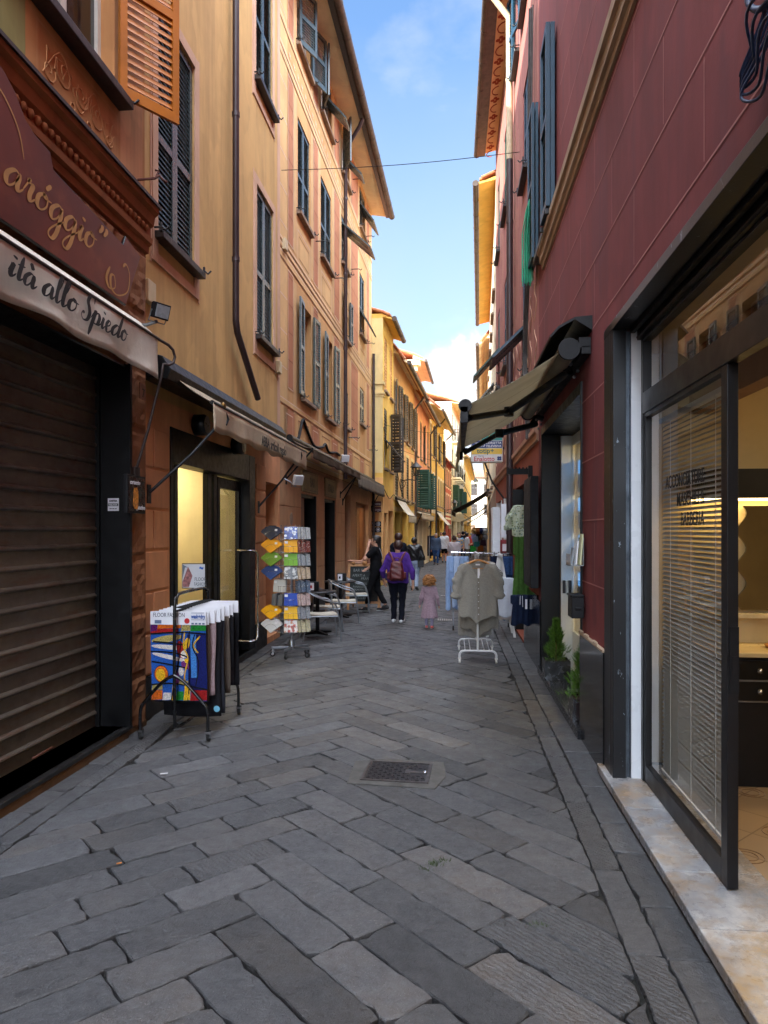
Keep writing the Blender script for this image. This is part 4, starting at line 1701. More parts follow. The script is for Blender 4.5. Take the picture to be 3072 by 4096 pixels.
for z, h in ((6.52, 0.10), (6.70, 0.05), (6.82, 0.03), (10.02, 0.08), (10.16, 0.04), (10.62, 0.07), (3.08, 0.10), (4.02, 0.07)):
    band(w, F3, 0.0, L3, z, z + h, 2, 0.0115)
    band(w, F3, 0.0, L3, z + h, z + h + 0.018, 3, 0.0115)
    band(w, F3, 0.0, L3, z - 0.014, z, 6, 0.0115)
# painted leaf frieze
for i in range(34):
    u = 0.7 + i * 0.31
    if u > L3 - 0.6:
        break
    for k in range(5):
        ang = -1.2 + k * 0.6
        c_, s_ = math.sin(ang) * 0.11, math.cos(ang) * 0.14
        w.quad(F3.W(u, 0.012, 10.28), F3.W(u + c_ * 0.6 - 0.014, 0.012, 10.28 + s_ * 0.6), F3.W(u + c_, 0.012, 10.28 + s_), F3.W(u + c_ * 0.6 + 0.014, 0.012, 10.28 + s_ * 0.6), 3)
# rectangular panels above the shops
u = 0.30
k = 0
while u < L3 - 0.5:
    wd_ = 0.78 if k % 2 == 0 else 1.15
    band(w, F3, u, u + wd_, 3.24, 3.98, 1 if k % 2 == 0 else 2, 0.003)
    frame_lines(w, F3, u + 0.14, u + wd_ - 0.14, 3.34, 3.88, 0.018, 3 if k % 2 == 0 else 6, 0.007)
    u += wd_ + 0.12
    k += 1
for z in (0.65, 1.25, 1.85, 2.45):
    band(w, F3, 0.05, L3 - 0.05, z, z + 0.016, 5, 0.004) if False else None
w.build('wall', [M_PINK, M_PINK_D, M_PINK_L, M_PINK_XL, plaster('warm_taupe_plaster', 'c49a76', amount=0.25), M_TERRA_L, plaster('umber_line_paint', '8f5a42', amount=0.05)], b3)
gl = MB()
prev = 0.0
for s in sorted(shop3) + [(L3, L3, 0, 0)]:
    if s[0] - prev > 0.12:
        for z0, z1 in ((0.45, 1.02), (1.04, 1.62), (1.64, 2.22), (2.24, 2.85)):
            gl.fbox(F3, prev + 0.02, s[0] - 0.02, 0.0, 0.014, z0, z1)
    prev = s[1]
gl.build('rustication', plaster('warm_taupe_plaster', '9c6d4f'), b3, bevel=0.008)
pl = MB()
prev = 0.0
for s in sorted(shop3) + [(L3, L3, 0, 0)]:
    if s[0] - prev > 0.05:
        pl.fbox(F3, prev, s[0], 0, 0.026, -0.03, 0.43)
    prev = s[1]
pl.build('plinth', plain('grey_stone_plinth', '3a3634', 0.6, var=0.3, nscale=6, bump=0.3), b3)
for s in W3:
    add_window(F3, b3, s)
roof(F3, b3, 0, L3, ZT3, 0.58, 12.1, plaster('pale_ochre_soffit', 'ead8b0', amount=0.08), cove=False, gut=0.09)
up = U3(1368)
downpipe(F3, b3, [(up - 0.35, 0.58, 12.0), (up - 0.3, 0.5, 11.85), (up - 0.1, 0.2, 11.55), (up, 0.09, 11.35), (up, 0.09, 3.1)], 0.05, M_PIPE)
u2 = L3 - 0.10
downpipe(F3, b3, [(u2, 0.08, 7.6), (u2, 0.08, 0.1)], 0.045, M_PIPE)
# bar doors: dark openings with a folded pale leaf, and the name panels
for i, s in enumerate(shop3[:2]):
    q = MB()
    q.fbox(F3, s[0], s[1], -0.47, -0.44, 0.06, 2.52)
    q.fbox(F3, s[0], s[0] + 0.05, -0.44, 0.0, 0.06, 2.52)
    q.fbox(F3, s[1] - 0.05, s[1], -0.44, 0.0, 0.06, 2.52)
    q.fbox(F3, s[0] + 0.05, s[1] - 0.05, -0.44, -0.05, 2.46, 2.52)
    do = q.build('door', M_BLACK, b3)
    q = MB()
    q.fbox(F3, s[0] + 0.06, s[0] + 0.50 - 0.15 * i, -0.09, -0.05, 0.1, 2.44)
    q.fbox(F3, s[0] + 0.12, s[0] + 0.44 - 0.15 * i, -0.05, -0.04, 0.3, 1.2)
    q.fbox(F3, s[0] + 0.12, s[0] + 0.44 - 0.15 * i, -0.05, -0.04, 1.35, 2.3)
    q.build('folded_leaf', M_TAUPE, do, bevel=0.004)
    pn = MB()
    a, b = (s[0] - 0.0, s[1] - 0.0)
    pn.fbox(F3, a, b, 0.0, 0.035, 2.56, 2.98)
    sgn = tag(set_origin(pn.build('bar_sign', plain('aged_cream_signboard', '8a7a50', 0.6, var=0.25, nscale=3), bevel=0.006), F3.W((a + b) / 2, 0.02, 2.56)), ['aged cream panel lettered BAR above the first dark door', 'aged cream panel lettered ITALIA above the second dark door'][i], 'sign')
    rim = MB()
    frame_lines(rim, F3, a + 0.04, b - 0.04, 2.60, 2.94, 0.012, 0, 0.038)
    rim.build('border', M_WOODB, sgn)
    text(['BAR', 'ITALIA'][i], 0.27 if i == 0 else 0.25, sgn, plain('faded_brown_lettering', '3d2c18', 0.6, var=0.2), F3.W((a + b) / 2 + (0.15 if i == 0 else 0), 0.039, 2.68), F3.d.to_3d(), ZUP, 'CENTER', sx=0.95 if i else 0.9, bold=0.002)
s = shop3[2]
q = MB()
q.fbox(F3, s[0], s[1], -0.42, -0.36, 0.06, 2.75)
q.fbox(F3, s[0], s[1], -0.36, -0.33, 2.05, 2.12)
q.build('door', M_BLACK, b3)
s = shop3[3]
q = MB()
for a, b, c_, d_ in ((s[0], s[0] + 0.07, 0.06, 2.62), (s[1] - 0.4, s[1] - 0.3, 0.06, 2.62), (s[1] - 0.07, s[1], 0.06, 2.62), (s[0] + 0.07, s[1] - 0.07, 2.52, 2.62), ((s[0] + s[1]) / 2 - 0.25, (s[0] + s[1]) / 2 - 0.18, 0.06, 2.52)):
    q.fbox(F3, a, b, -0.25, -0.15, c_, d_)
sf = q.build('shop_front', plain('honey_wood', '8a5526', 0.45, var=0.2), b3)
q = MB()
q.fbox(F3, s[0] + 0.07, s[1] - 0.5, -0.21, -0.205, 0.06, 2.52)
q.build('pane', M_GLASS, sf)
q = MB()
a, b = s[0] - 0.2, s[1] + 0.2
for (x, y) in ((a, b),):
    q.quad(F3.W(a, -2, 0.05), F3.W(b, -2, 0.05), F3.W(b, -2, 2.8), F3.W(a, -2, 2.8))
    q.quad(F3.W(a, -0.31, 0.05), F3.W(a, -2, 0.05), F3.W(a, -2, 2.8), F3.W(a, -0.31, 2.8))
    q.quad(F3.W(b, -0.31, 0.05), F3.W(b, -2, 0.05), F3.W(b, -2, 2.8), F3.W(b, -0.31, 2.8))
    q.quad(F3.W(a, -0.31, 2.8), F3.W(b, -0.31, 2.8), F3.W(b, -2, 2.8), F3.W(a, -2, 2.8))
    q.quad(F3.W(a, -0.31, 0.05), F3.W(b, -0.31, 0.05), F3.W(b, -2, 0.05), F3.W(a, -2, 0.05))
for z_ in (0.6, 1.0, 1.4, 1.8, 2.2):
    q.fbox(F3, a + 0.1, b - 0.1, -1.95, -1.7, z_, z_ + 0.04)
q.build('shop_room', plain('amber_wood_panels', '9a6a34', 0.5, var=0.35, nscale=8), b3)
q = MB()
q.fbox(F3, s[0] + 0.5, s[1] - 0.5, -1.2, -0.9, 2.74, 2.77)
q.build('ceiling_light', MATS['warm_shop_light'], b3)

awning('awning', 'plain brown bar awning rolled half out above the BAR ITALIA panels', F3, 0.35, 5.7, 0.10, 3.42, 0.50, 3.22, 0.16, M_CANV_B, M_CANV_B, M_BLACK)
awning('awning', 'grey awning with a frilled wavy valance beyond the brown bar awning', F3, 5.9, L3 - 0.15, 0.08, 3.42, 0.42, 3.25, 0.36, M_CANV_T, cloth_mat('grey_frilled_canvas', '7d756c', transl=0.1), M_BLACK, wavy=0.02)

# loose black hose clipped to the wall, floodlights at its end and over the bar
hp = [F3.uz(800 + x / 2.37, 1600 + y / 2.37, 0.03) for x, y in ((885, 430), (935, 360), (975, 190), (1010, 270), (1080, 430), (1160, 447), (1190, 420), (1225, 495), (1290, 500), (1325, 525))]
q = MB()
q.tube(catmull([F3.W(u_, 0.03, z_) for u_, z_ in hp], 6), 0.028, 7)
tag(set_origin(q.build('cable', M_RUBBER), F3.W(hp[4][0], 0.03, hp[4][1])), 'thick black cable hanging in loops across the pink wall panels', 'cable')
u_, z_ = F3.uz(1371, 1835, 0.15)
floodlight('floodlight', 'white floodlight beside the brown downpipe of the pink house', F3.W(u_, 0.22, z_), (0.5, -0.8, -0.3), (0.2, 0.17), M_WHITE, M_LENS, F3.W(u_, 0.0, z_ - 0.1))
u_, z_ = F3.uz(1208, 1922, 0.35)
floodlight('floodlight', 'white floodlight hanging under the end of the gift shop awning', F3.W(u_, 0.30, z_), (0.75, -0.55, -0.3), (0.20, 0.17), M_WHITE, M_LENS, F3.W(u_, 0.0, z_ + 0.05))
# small wall boxes, plaque
for px, py, lb in ((1132, 980, 'small white alarm box high between the beige and pink houses'), (1108, 1470, 'cream wall box low on the beige house edge')):
    FF = F2 if px < 1115 else F3
    u_, z_ = FF.uz(px, py)
    u_ = min(u_, 5.3) if FF is F2 else u_
    q = MB()
    q.fbox(FF, u_ - 0.08, u_ + 0.08, 0, 0.07, z_ - 0.1, z_ + 0.1)
    tag(set_origin(q.build('wall_box', M_CREAMPL, bevel=0.01), FF.W(u_, 0.03, z_ - 0.1)), lb, 'wall box')
u_, z_ = F3.uz(1163, 2076)
q = MB()
q.lathe(F3.W(u_, 0.0, z_), [(0.12, 0), (0.12, 0.015), (0.10, 0.02), (0, 0.02)], 20, axis='X')
tag(set_origin(q.build('round_plaque', plain('pale_plaque', '9a8a78', 0.5), None), F3.W(u_, 0, z_)), 'round pale plaque on the wall between the brown door and the bar', 'plaque')
# stays sticking out of the pink wall
q = MB()
for px, py in ((1262, 965), (1335, 1113), (1405, 1077), (1410, 717), (1460, 945), (1462, 1373), (1420, 620), (1395, 1750), (1475, 1800)):
    u_, z_ = F3.uz(px, py)
    q.tube([F3.W(u_, 0, z_), F3.W(u_, 0.22, z_), F3.W(u_ + 0.02, 0.26, z_ - 0.03), F3.W(u_ + 0.03, 0.29, z_ + 0.01)], 0.012, 5)
q.build('clothesline_stay', M_IRON, b3)

# ------------------------------------------------------------------ houses further along the left
def far_house(name, label, p0, p1, side, zt, wallm, rows, over=0.45, zg=None, eave=None, base=None, zbase=3.0, shops=(), mat=M_SHUT_B, trim=None, depth=7.0, gut=True, pitch=0.10, cove=True, cat='house', pipes=()):
    F = Facade(p0, p1, side)
    root = thing(name, F.W(F.len / 2, 0, 0), label, cat)
    L = F.len
    specs, holes = [], []
    for r in rows:
        n, z0, z1 = r['n'], r['z0'], r['z1']
        wd = r.get('w', 0.95)
        for i in range(n):
            c = L * (i + 0.5) / n + r.get('shift', 0)
            a = r.get('a', [(0, 0)])
            s = dict(r=(c - wd / 2, c + wd / 2, z0, z1), a=a[i % len(a)], pitch=pitch, mat=r.get('mat', mat), detail=False)
            fl_ = r.get('flap', [None])[i % len(r.get('flap', [None]))]
            if fl_:
                s['flap'] = fl_
                s['flap_ang'] = r.get('ang', 40)
            specs.append(s)
            holes.append(s['r'] + (0.12,))
    w = MB()
    sh = [(L * a, L * b, 0.05, z, 0.35) for a, b, z in shops]
    wall_mesh(F, 0, L, zbase, zt, holes, 0, mb=w)
    wall_mesh(F, 0, L, 0, zbase, sh, 1, mb=w)
    shell(w, F, 0, L, 0, zt, depth)
    if trim is not None:
        for s in specs:
            u0, u1, z0, z1 = s['r']
            frame_lines(w, F, u0 - 0.16, u1 + 0.16, z0 - 0.2, z1 + 0.16, 0.15, 2, 0.006)
        band(w, F, 0, L, zbase - 0.06, zbase + 0.12, 2, 0.01)
        if len(rows) > 1:
            band(w, F, 0, L, rows[1]['z0'] - 0.55, rows[1]['z0'] - 0.40, 2, 0.008)
    w.build('wall', [wallm, base or wallm, trim or wallm], root)
    for s in specs:
        add_window(F, root, s)
    for k, (a, b, c_, d_, e) in enumerate(sh):
        q = MB()
        q.fbox(F, a, b, -0.36, -0.30, c_, d_)
        n = max(1, int((b - a) / 0.5))
        for i in range(n + 1):
            uu = a + (b - a) * i / n
            q.fbox(F, max(a, uu - 0.03), min(b, uu + 0.03), -0.30, -0.24, c_, d_)
        q.build('shop_front', [M_BLACK, M_TAUPE, M_CREAMPL, M_SHUT_B][(k + len(name)) % 4], root)
    if gut:
        roof(F, root, 0, L, zt, over, zg if zg else zt - 0.35, eave or wallm, depth=depth, cove=cove)
    for u_ in pipes:
        downpipe(F, root, [(u_, over * 0.9, zt - 0.35), (u_, over * 0.7, zt - 0.55), (u_, 0.08, zt - 0.9), (u_, 0.08, 0.2)], 0.05, M_GUT)
    return F, root


F4, b4 = far_house('yellow_house', 'narrow yellow house standing proud of the pink one with a straw coloured side wall', (-2.31, 23.31), (-2.19, 26.1), 'L', 8.95, M_YEL,
                   [dict(n=2, z0=6.5, z1=8.3, w=0.7, mat=M_ORANGE), dict(n=2, z0=3.9, z1=5.9, w=0.75, flap=[0.5, None], a=[(0, 0), (100, 100)])], over=0.30, zg=8.75, base=M_ORANGE, shops=[(0.12, 0.42, 2.4), (0.5, 0.95, 2.5)], cove=False, trim=None)
q = MB()
for z0, z1, o_ in ((6.22, 6.30, 0.03), (6.30, 6.36, 0.06), (6.62, 6.70, 0.05), (6.70, 6.74, 0.03)):
    q.box(-5, -2.31 + o_, 23.31 - o_, 23.31 + 0.3, z0, z1)
q.build('string_course', M_YEL_L, b4)
sw = MB()
sw.quad((-5, 23.3, 3.7), (-2.31, 23.3, 3.7), (-2.31, 23.3, 8.8), (-5, 23.3, 8.8))
sw.build('side_wall', M_YEL_L, b4)
rb = MB()
for k in range(6):
    rb.box(-2.9, -2.30, 23.285, 23.303, 0.1 + k * 0.58, 0.1 + k * 0.58 + 0.55)
rb.build('rustication', M_ORANGE, b4, bevel=0.01)

F5a, b5a = far_house('orange_house', 'orange house with tall dark shutters and a cream coved eave beyond the narrow yellow house', (-2.19, 26.11), (-1.80, 33.1), 'L', 8.35, M_ORANGE,
                     [dict(n=4, z0=5.5, z1=7.4, a=[(170, 170)], w=0.8), dict(n=4, z0=3.1, z1=4.9, w=0.85)], over=0.5, zg=7.95, eave=M_CREAM, trim=M_YEL_L, shops=[(0.05, 0.28, 2.5), (0.36, 0.6, 2.6), (0.66, 0.95, 2.6)], pipes=(6.85,), base=M_YEL)
F5b, b5b = far_house('coral_house', 'coral house with bottle green shutters swung out over beige shopfronts', (-1.80, 33.11), (-1.36, 41), 'L', 8.2, M_SALMON,
                     [dict(n=4, z0=5.4, z1=7.3, a=[(170, 0), (0, 0)], w=0.8), dict(n=3, z0=2.9, z1=4.7, w=1.2, a=[(92, 120), (100, 92), (0, 0)], mat=M_SHUT_G)], over=0.5, zg=7.8, eave=M_CREAM, trim=M_PINK_L, shops=[(0.04, 0.24, 2.3), (0.28, 0.48, 2.3), (0.52, 0.72, 2.3), (0.76, 0.96, 2.3)], pipes=(7.7,), base=M_CREAM, zbase=2.6)
F5c, b5c = far_house('tower_house', 'taller salmon house with a wide cream cornice rising behind the coral roof', (-2.15, 38.2), (-1.95, 44), 'L', 11.0, M_SALMON,
                     [dict(n=3, z0=8.9, z1=10.0, w=0.6)], over=0.6, zg=10.9, eave=M_CREAM, zbase=8.0, depth=4.5)
q = MB()
q.box(-6.9, -1.9, 37.7, 38.2, 10.3, 10.55)
q.box(-6.9, -1.75, 37.5, 38.2, 10.55, 10.75)
q.build('cornice', M_CREAM, b5c)
F6, b6 = far_house('straw_house', 'straw yellow house with a deep flat eave and striped downpipe further along the left', (-1.36, 41.01), (-0.66, 51.7), 'L', 9.1, M_YEL,
                   [dict(n=6, z0=6.3, z1=8.1, w=0.8, a=[(0, 0), (170, 170)], flap=[None, None, 0.5]), dict(n=6, z0=3.4, z1=5.2, w=0.85)], over=0.7, zg=8.7, eave=M_CREAM, trim=M_CREAM, shops=[(0.05, 0.3, 2.5), (0.36, 0.62, 2.5), (0.68, 0.95, 2.5)], pipes=(3.4, 10.3))
F7, b7 = far_house('red_house', 'low rosy red house with white window surrounds between straw and ivory houses', (-0.66, 51.71), (-0.18, 58.5), 'L', 6.9, M_REDH,
                   [dict(n=4, z0=5.2, z1=6.4, w=0.7), dict(n=4, z0=3.2, z1=4.5, w=0.7)], over=0.4, zg=6.7, trim=M_WHITEP, shops=[(0.1, 0.4, 2.3), (0.55, 0.9, 2.3)])
F8, b8 = far_house('ivory_house', 'tall ivory house with sunlit blank side wall, iron balconies and orange tiled roof', (-0.15, 58.6), (1.1, 75), 'L', 12.4, M_CREAM,
                   [dict(n=6, z0=9.4, z1=11.5, w=1.0), dict(n=6, z0=6.4, z1=8.6, w=1.0), dict(n=6, z0=3.5, z1=5.6, w=1.0, a=[(100, 100), (0, 0)], mat=M_SHUT_G)], over=0.6, zg=12.2, eave=M_YEL_L, trim=M_WHITEP, shops=[(0.05, 0.3, 2.6), (0.4, 0.6, 2.6), (0.7, 0.95, 2.6)], depth=9, cove=False, mat=M_SHUT_G)
q = MB()
for u_, z_ in ((1.4, 6.2), (4.1, 6.2), (1.4, 9.2), (6.9, 6.2), (1.4, 3.3)):
    q.fbox(F8, u_ - 0.9, u_ + 0.9, 0, 0.7, z_ - 0.12, z_, 0)
    for k in range(19):
        uu = u_ - 0.88 + k * 1.76 / 18
        q.tube([F8.W(uu, 0.66, z_), F8.W(uu, 0.66, z_ + 0.95)], 0.012, 4, 1)
    for s_ in (-0.88, 0.88):
        for k in range(6):
            q.tube([F8.W(u_ + s_, 0.66 * k / 6, z_), F8.W(u_ + s_, 0.66 * k / 6, z_ + 0.95)], 0.012, 4, 1)
    q.tube([F8.W(u_ - 0.88, 0, z_ + 0.95), F8.W(u_ - 0.88, 0.66, z_ + 0.95), F8.W(u_ + 0.88, 0.66, z_ + 0.95), F8.W(u_ + 0.88, 0, z_ + 0.95)], 0.02, 5, 1)
q.build('balcony', [M_WHITEP, M_IRON], b8)
q = MB()
for k in range(21):
    q.box(-0.62, -0.13, 58.55, 58.62, 0.3 + k * 0.58, 0.3 + k * 0.58 + (0.5))
q.build('quoins', plaster('grey_quoin_stone', '8d8478'), b8)
F9, b9 = far_house('ochre_terrace', 'distant ochre and yellow terrace on the left towards the end of the street', (1.1, 75.01), (2.8, 112), 'L', 9.6, M_YEL,
                   [dict(n=14, z0=6.6, z1=8.6, w=1.0), dict(n=14, z0=3.5, z1=5.4, w=1.0, mat=M_SHUT_G)], over=0.6, zg=9.4, eave=M_YEL_L, trim=M_CREAM, shops=[(0.05, 0.25, 2.5), (0.3, 0.5, 2.5), (0.55, 0.75, 2.5), (0.8, 0.95, 2.5)], pitch=0.16)
# the street is closed by a pale house across its end
F10, b10 = far_house('end_house', 'pale sunlit house closing the far end of the street', (-4, 128), (16, 131), 'L', 11.5, M_WHITEP,
                     [dict(n=9, z0=8.2, z1=10.2, w=1.1), dict(n=9, z0=4.6, z1=6.6, w=1.1)], over=0.5, zg=11.3, trim=M_CREAM, shops=[(0.3, 0.4, 2.8), (0.5, 0.6, 2.8)], pitch=0.2)
# ================================================================== RIGHT SIDE
FR = Facade((1.12, 0), (1.12, 9.5), 'R')
r1 = thing('red_house', (1.12, 5, 0), 'wine red house with painted block lines and a marble barber doorstep', 'house')
barber = (1.0, 5.14, 0.0, 3.25, 0.24)
estate = (6.33, 9.16, 0.0, 3.10, 0.22)
winr = (8.40, 9.30, 5.32, 7.35, 0.14)
w = MB()
wall_mesh(FR, -8, 9.5, 0, 12.2, [barber, estate, winr], 0, mb=w)
shell(w, FR, -8, 9.5, 0, 12.2)
zs_ = [1.36, 1.88, 2.38, 2.90, 3.42, 3.94, 4.46, 4.98, 5.95, 6.47, 6.99, 7.5, 8.0]
for i, z in enumerate(zs_):
    segs = [(5.37, 6.32)] if z < 3.2 else [(-3, 9.45)] if z < 5.0 else [(-3, 7.6)]
    for a, b in segs:
        band(w, FR, a, b, z, z + 0.011, 1, 0.003)
    if z > 3.0 or i < 4:
        k = 0
        u = -2.9 + (0.62 if i % 2 else 0.0)
        while u < 9.3:
            top = min(z + 0.52, 5.02) if z < 5 else z + 0.52
            if any(a < u < b for a, b in segs) and not (z < 3.2 and top > 3.5):
                band(w, FR, u, u + 0.009, z + 0.03, top - 0.02, 1, 0.0033)
            u += 1.24
w.build('wall', [M_RED, M_RED_LINE], r1)
q = MB()
q.prism([FR.W(-8, o_, z_) for o_, z_ in ((0, 5.04), (0.02, 5.05), (0.025, 5.10), (0.05, 5.12), (0.055, 5.20), (0.08, 5.22), (0.085, 5.28), (0.0, 5.30))], FR.W(9.0, 0, 0) - FR.W(-8, 0, 0))
q.build('string_course', M_RED_TRIM, r1)
roof(FR, r1, -8, 9.4, 12.2, 0.42, 11.9, M_CREAM, cove=False)
q = MB()
q.fbox(FR, 5.30 - 0.04 + 0.1, 6.33, 0, 0.025, -0.03, 0.90)
q.fbox(FR, 9.16, 9.5, 0, 0.03, -0.03, 0.9)
q.build('plinth', M_BLACKG, r1, bevel=0.004)
q = MB()
q.fbox(FR, 5.36, 6.33, 0.0, 0.03, 0.902, 0.918)
for u_ in (5.6, 5.95, 6.2):
    q.tube([FR.W(u_, 0.02, 0.93), FR.W(u_, 0.05, 0.95)], 0.012, 6)
q.build('plinth_trim', M_RED_TRIM, r1)


def chipped_mat():
    t = NT('chipped_black_paint')
    f = t.ramp(t.noise(9, 5, 0.75, stretch=(1.6, 1.6, 0.7)), 0.64, 0.665)
    c = t.mix(f, lin('0b0d12'), lin('7d8894'))
    t.col(c)
    t.rough(0.35)
    t.bump(t.noise(40, 4), 0.2, 0.003)
    return t.m


# barber doorway: black chipped outer frame, shutter channel, pale inner jamb
M_CHIP = chipped_mat()
q = MB()
q.fbox(FR, 5.08, 5.138, -0.075, 0.014, 0.06, 3.20)
q.fbox(FR, 5.138, 5.36, 0.0, 0.016, -0.02, 3.20)
q.fbox(FR, 1.0, 5.36, -0.10, 0.018, 3.201, 3.262)
q.build('outer_frame', M_CHIP, r1, bevel=0.003)
q = MB()
q.fbox(FR, 5.11, 5.136, -0.11, -0.075, 0.06, 3.19)
q.fbox(FR, 5.085, 5.11, -0.082, -0.075, 0.06, 3.19)
q.fbox(FR, 5.085, 5.11, -0.11, -0.103, 0.06, 3.19)
q.build('shutter_channel', plain('worn_grey_steel', '5d656e', 0.4, metal=0.6, var=0.3, nscale=7), r1)
q = MB()
q.fbox(FR, 5.085, 5.137, -0.185, -0.112, 0.06, 3.19)
q.build('inner_jamb', plain('pale_blue_white_paint', 'e4e9ee', 0.3, var=0.04, nscale=2), r1, bevel=0.003)
q = MB()
q.fbox(FR, 1.0, 5.08, -0.135, -0.105, 3.17, 3.25)
q.fbox(FR, 1.0, 5.08, -0.175, -0.15, 3.12, 3.25)
q.tube([FR.W(1.0, -0.16, 3.14), FR.W(5.08, -0.16, 3.14)], 0.016, 8)
q.build('lintel_track', M_BLACK, r1)
M_FRAMEB = plain('dark_bronze_aluminium', '17171a', 0.38, metal=0.3, var=0.1, nscale=2)
GO = -0.205
q = MB()
q.fbox(FR, 5.03, 5.078, GO - 0.03, GO + 0.03, 0.08, 3.2)
q.fbox(FR, 1.0, 5.03, GO - 0.03, GO + 0.03, 2.60, 2.745)
q.fbox(FR, 1.0, 5.03, GO - 0.03, GO + 0.03, 3.10, 3.2)
sfb = q.build('shop_front', M_FRAMEB, r1, bevel=0.003)
q = MB()
q.quad(FR.W(1.0, GO, 2.745), FR.W(5.03, GO, 2.745), FR.W(5.03, GO, 3.10), FR.W(1.0, GO, 3.10))
q.build('pane', M_GLASS, sfb)
q = MB()
q.fbox(FR, 4.995, 5.03, GO - 0.022, GO + 0.022, 0.085, 2.60)
q.fbox(FR, 3.54, 3.62, GO - 0.03, GO + 0.022, 0.085, 2.60)
q.fbox(FR, 3.62, 4.995, GO - 0.022, GO + 0.022, 0.085, 0.20)
q.fbox(FR, 3.62, 4.995, GO - 0.022, GO + 0.022, 2.57, 2.60)
dr = q.build('door', M_FRAMEB, r1, bevel=0.003)
q = MB()
q.quad(FR.W(3.62, GO, 0.20), FR.W(4.995, GO, 0.20), FR.W(4.995, GO, 2.57), FR.W(3.62, GO, 2.57))
q.build('pane', M_GLASS, dr)
q = MB()
q.fbox(FR, 3.534, 3.54, GO - 0.03, GO + 0.012, 1.02, 1.34)
q.fbox(FR, 3.531, 3.534, GO - 0.022, GO + 0.004, 1.10, 1.2)
q.build('lock_plate', M_PLASTIC_K, dr)
# lettering on the glass
for i, tx in enumerate(('ACCONCIATURE', 'MASCHILI &', 'BARBERIA')):
    text(tx, 0.108, dr, M_INK, FR.W(3.90, GO + 0.006, 2.06 - i * 0.115), -FR.d.to_3d(), ZUP, 'RIGHT', sx=0.82, bold=0.001)
# venetian blind behind the glass
bl = thing('venetian_blind', FR.W(4.5, GO - 0.09, 0.15), 'cream venetian blind hanging behind the barber glass', 'blind')
q = MB()
zz = 0.2
sl_n = FR.n.to_3d()
while zz < 2.52:
    q.obox(FR.W(3.84, GO - 0.105, zz), FR.d.to_3d() * 1.16, sl_n * 0.016 - ZUP * 0.0180, sl_n * 0.0009 + ZUP * 0.0008)
    zz += 0.030
q.build('slats', plain('cream_blind_slat', 'a3a5a4', 0.4, var=0.06), bl)
q = MB()
for u_ in (3.98, 4.38, 4.78):
    q.tube([FR.W(u_, GO - 0.08, 0.18), FR.W(u_, GO - 0.08, 2.54)], 0.0025, 5)
q.fbox(FR, 3.84, 5.0, GO - 0.11, GO - 0.07, 2.525, 2.555)
q.fbox(FR, 3.84, 5.0, GO - 0.105, GO - 0.08, 0.165, 0.185)
q.build('cord', M_PAPER, bl)


def marble_mat():
    t = NT('stained_white_marble')
    vein = t.noise(1.7, 8, 0.75)
    c = t.mix(t.ramp(vein, 0.44, 0.60), lin('7d7f84'), lin('adacab'))
    n2 = t.noise(2.6, 7, 0.72)
    c = t.mix(t.ramp(n2, 0.46, 0.64, 0, 0.85), c, lin('8f7450'))
    v2 = t.ramp(t.noise(5.0, 8, 0.8), 0.485, 0.50)
    v3 = t.ramp(t.noise(5.0, 8, 0.8), 0.50, 0.52)
    c = t.mix(t.math('MULTIPLY', t.math('SUBTRACT', v2, v3), 0.8), c, lin('6b6e74'))
    c = t.mix(t.ramp(t.noise(11, 5, 0.7), 0.52, 0.70, 0, 0.6), c, lin('6f5c46'))
    t.col(c)
    t.rough(t.ramp(t.noise(7, 5), 0.3, 0.7, 0.16, 0.38))
    t.bump(t.noise(9, 5), 0.12, 0.004)
    return t.m


q = MB()
joints = [0.2, 1.35, 2.42, 3.20, 3.72, 4.55, 5.40]
for a, b in zip(joints, joints[1:]):
    q.fbox(FR, a + 0.0015, b - 0.0015, -0.42, 0.06, 0.022, 0.078)
q.build('marble_step', marble_mat(), r1, bevel=0.006)
q = MB()
q.fbox(FR, 0.2, 5.40, -0.42, 0.035, -0.03, 0.021)
q.build('step_base', plain('damp_dark_base', '2b2620', 0.8, var=0.4), r1)


def floor_tile_mat():
    t = NT('cream_ring_tiles')
    mp = t.n.new('ShaderNodeMapping')
    mp.inputs['Rotation'].default_value = (0, 0, R(45))
    t.l.new(t.pos(), mp.inputs[0])
    b = t.n.new('ShaderNodeTexBrick')
    b.offset = 0
    b.inputs['Scale'].default_value = 1
    b.inputs['Brick Width'].default_value = 0.3
    b.inputs['Row Height'].default_value = 0.3
    b.inputs['Mortar Size'].default_value = 0.004
    b.inputs['Color1'].default_value = lin('a08a70')
    b.inputs['Color2'].default_value = lin('967f64')
    b.inputs['Mortar'].default_value = lin('7d6a55')
    t.l.new(mp.outputs[0], b.inputs[0])
    t.col(b.outputs[0])
    t.rough(0.25)
    return t.m


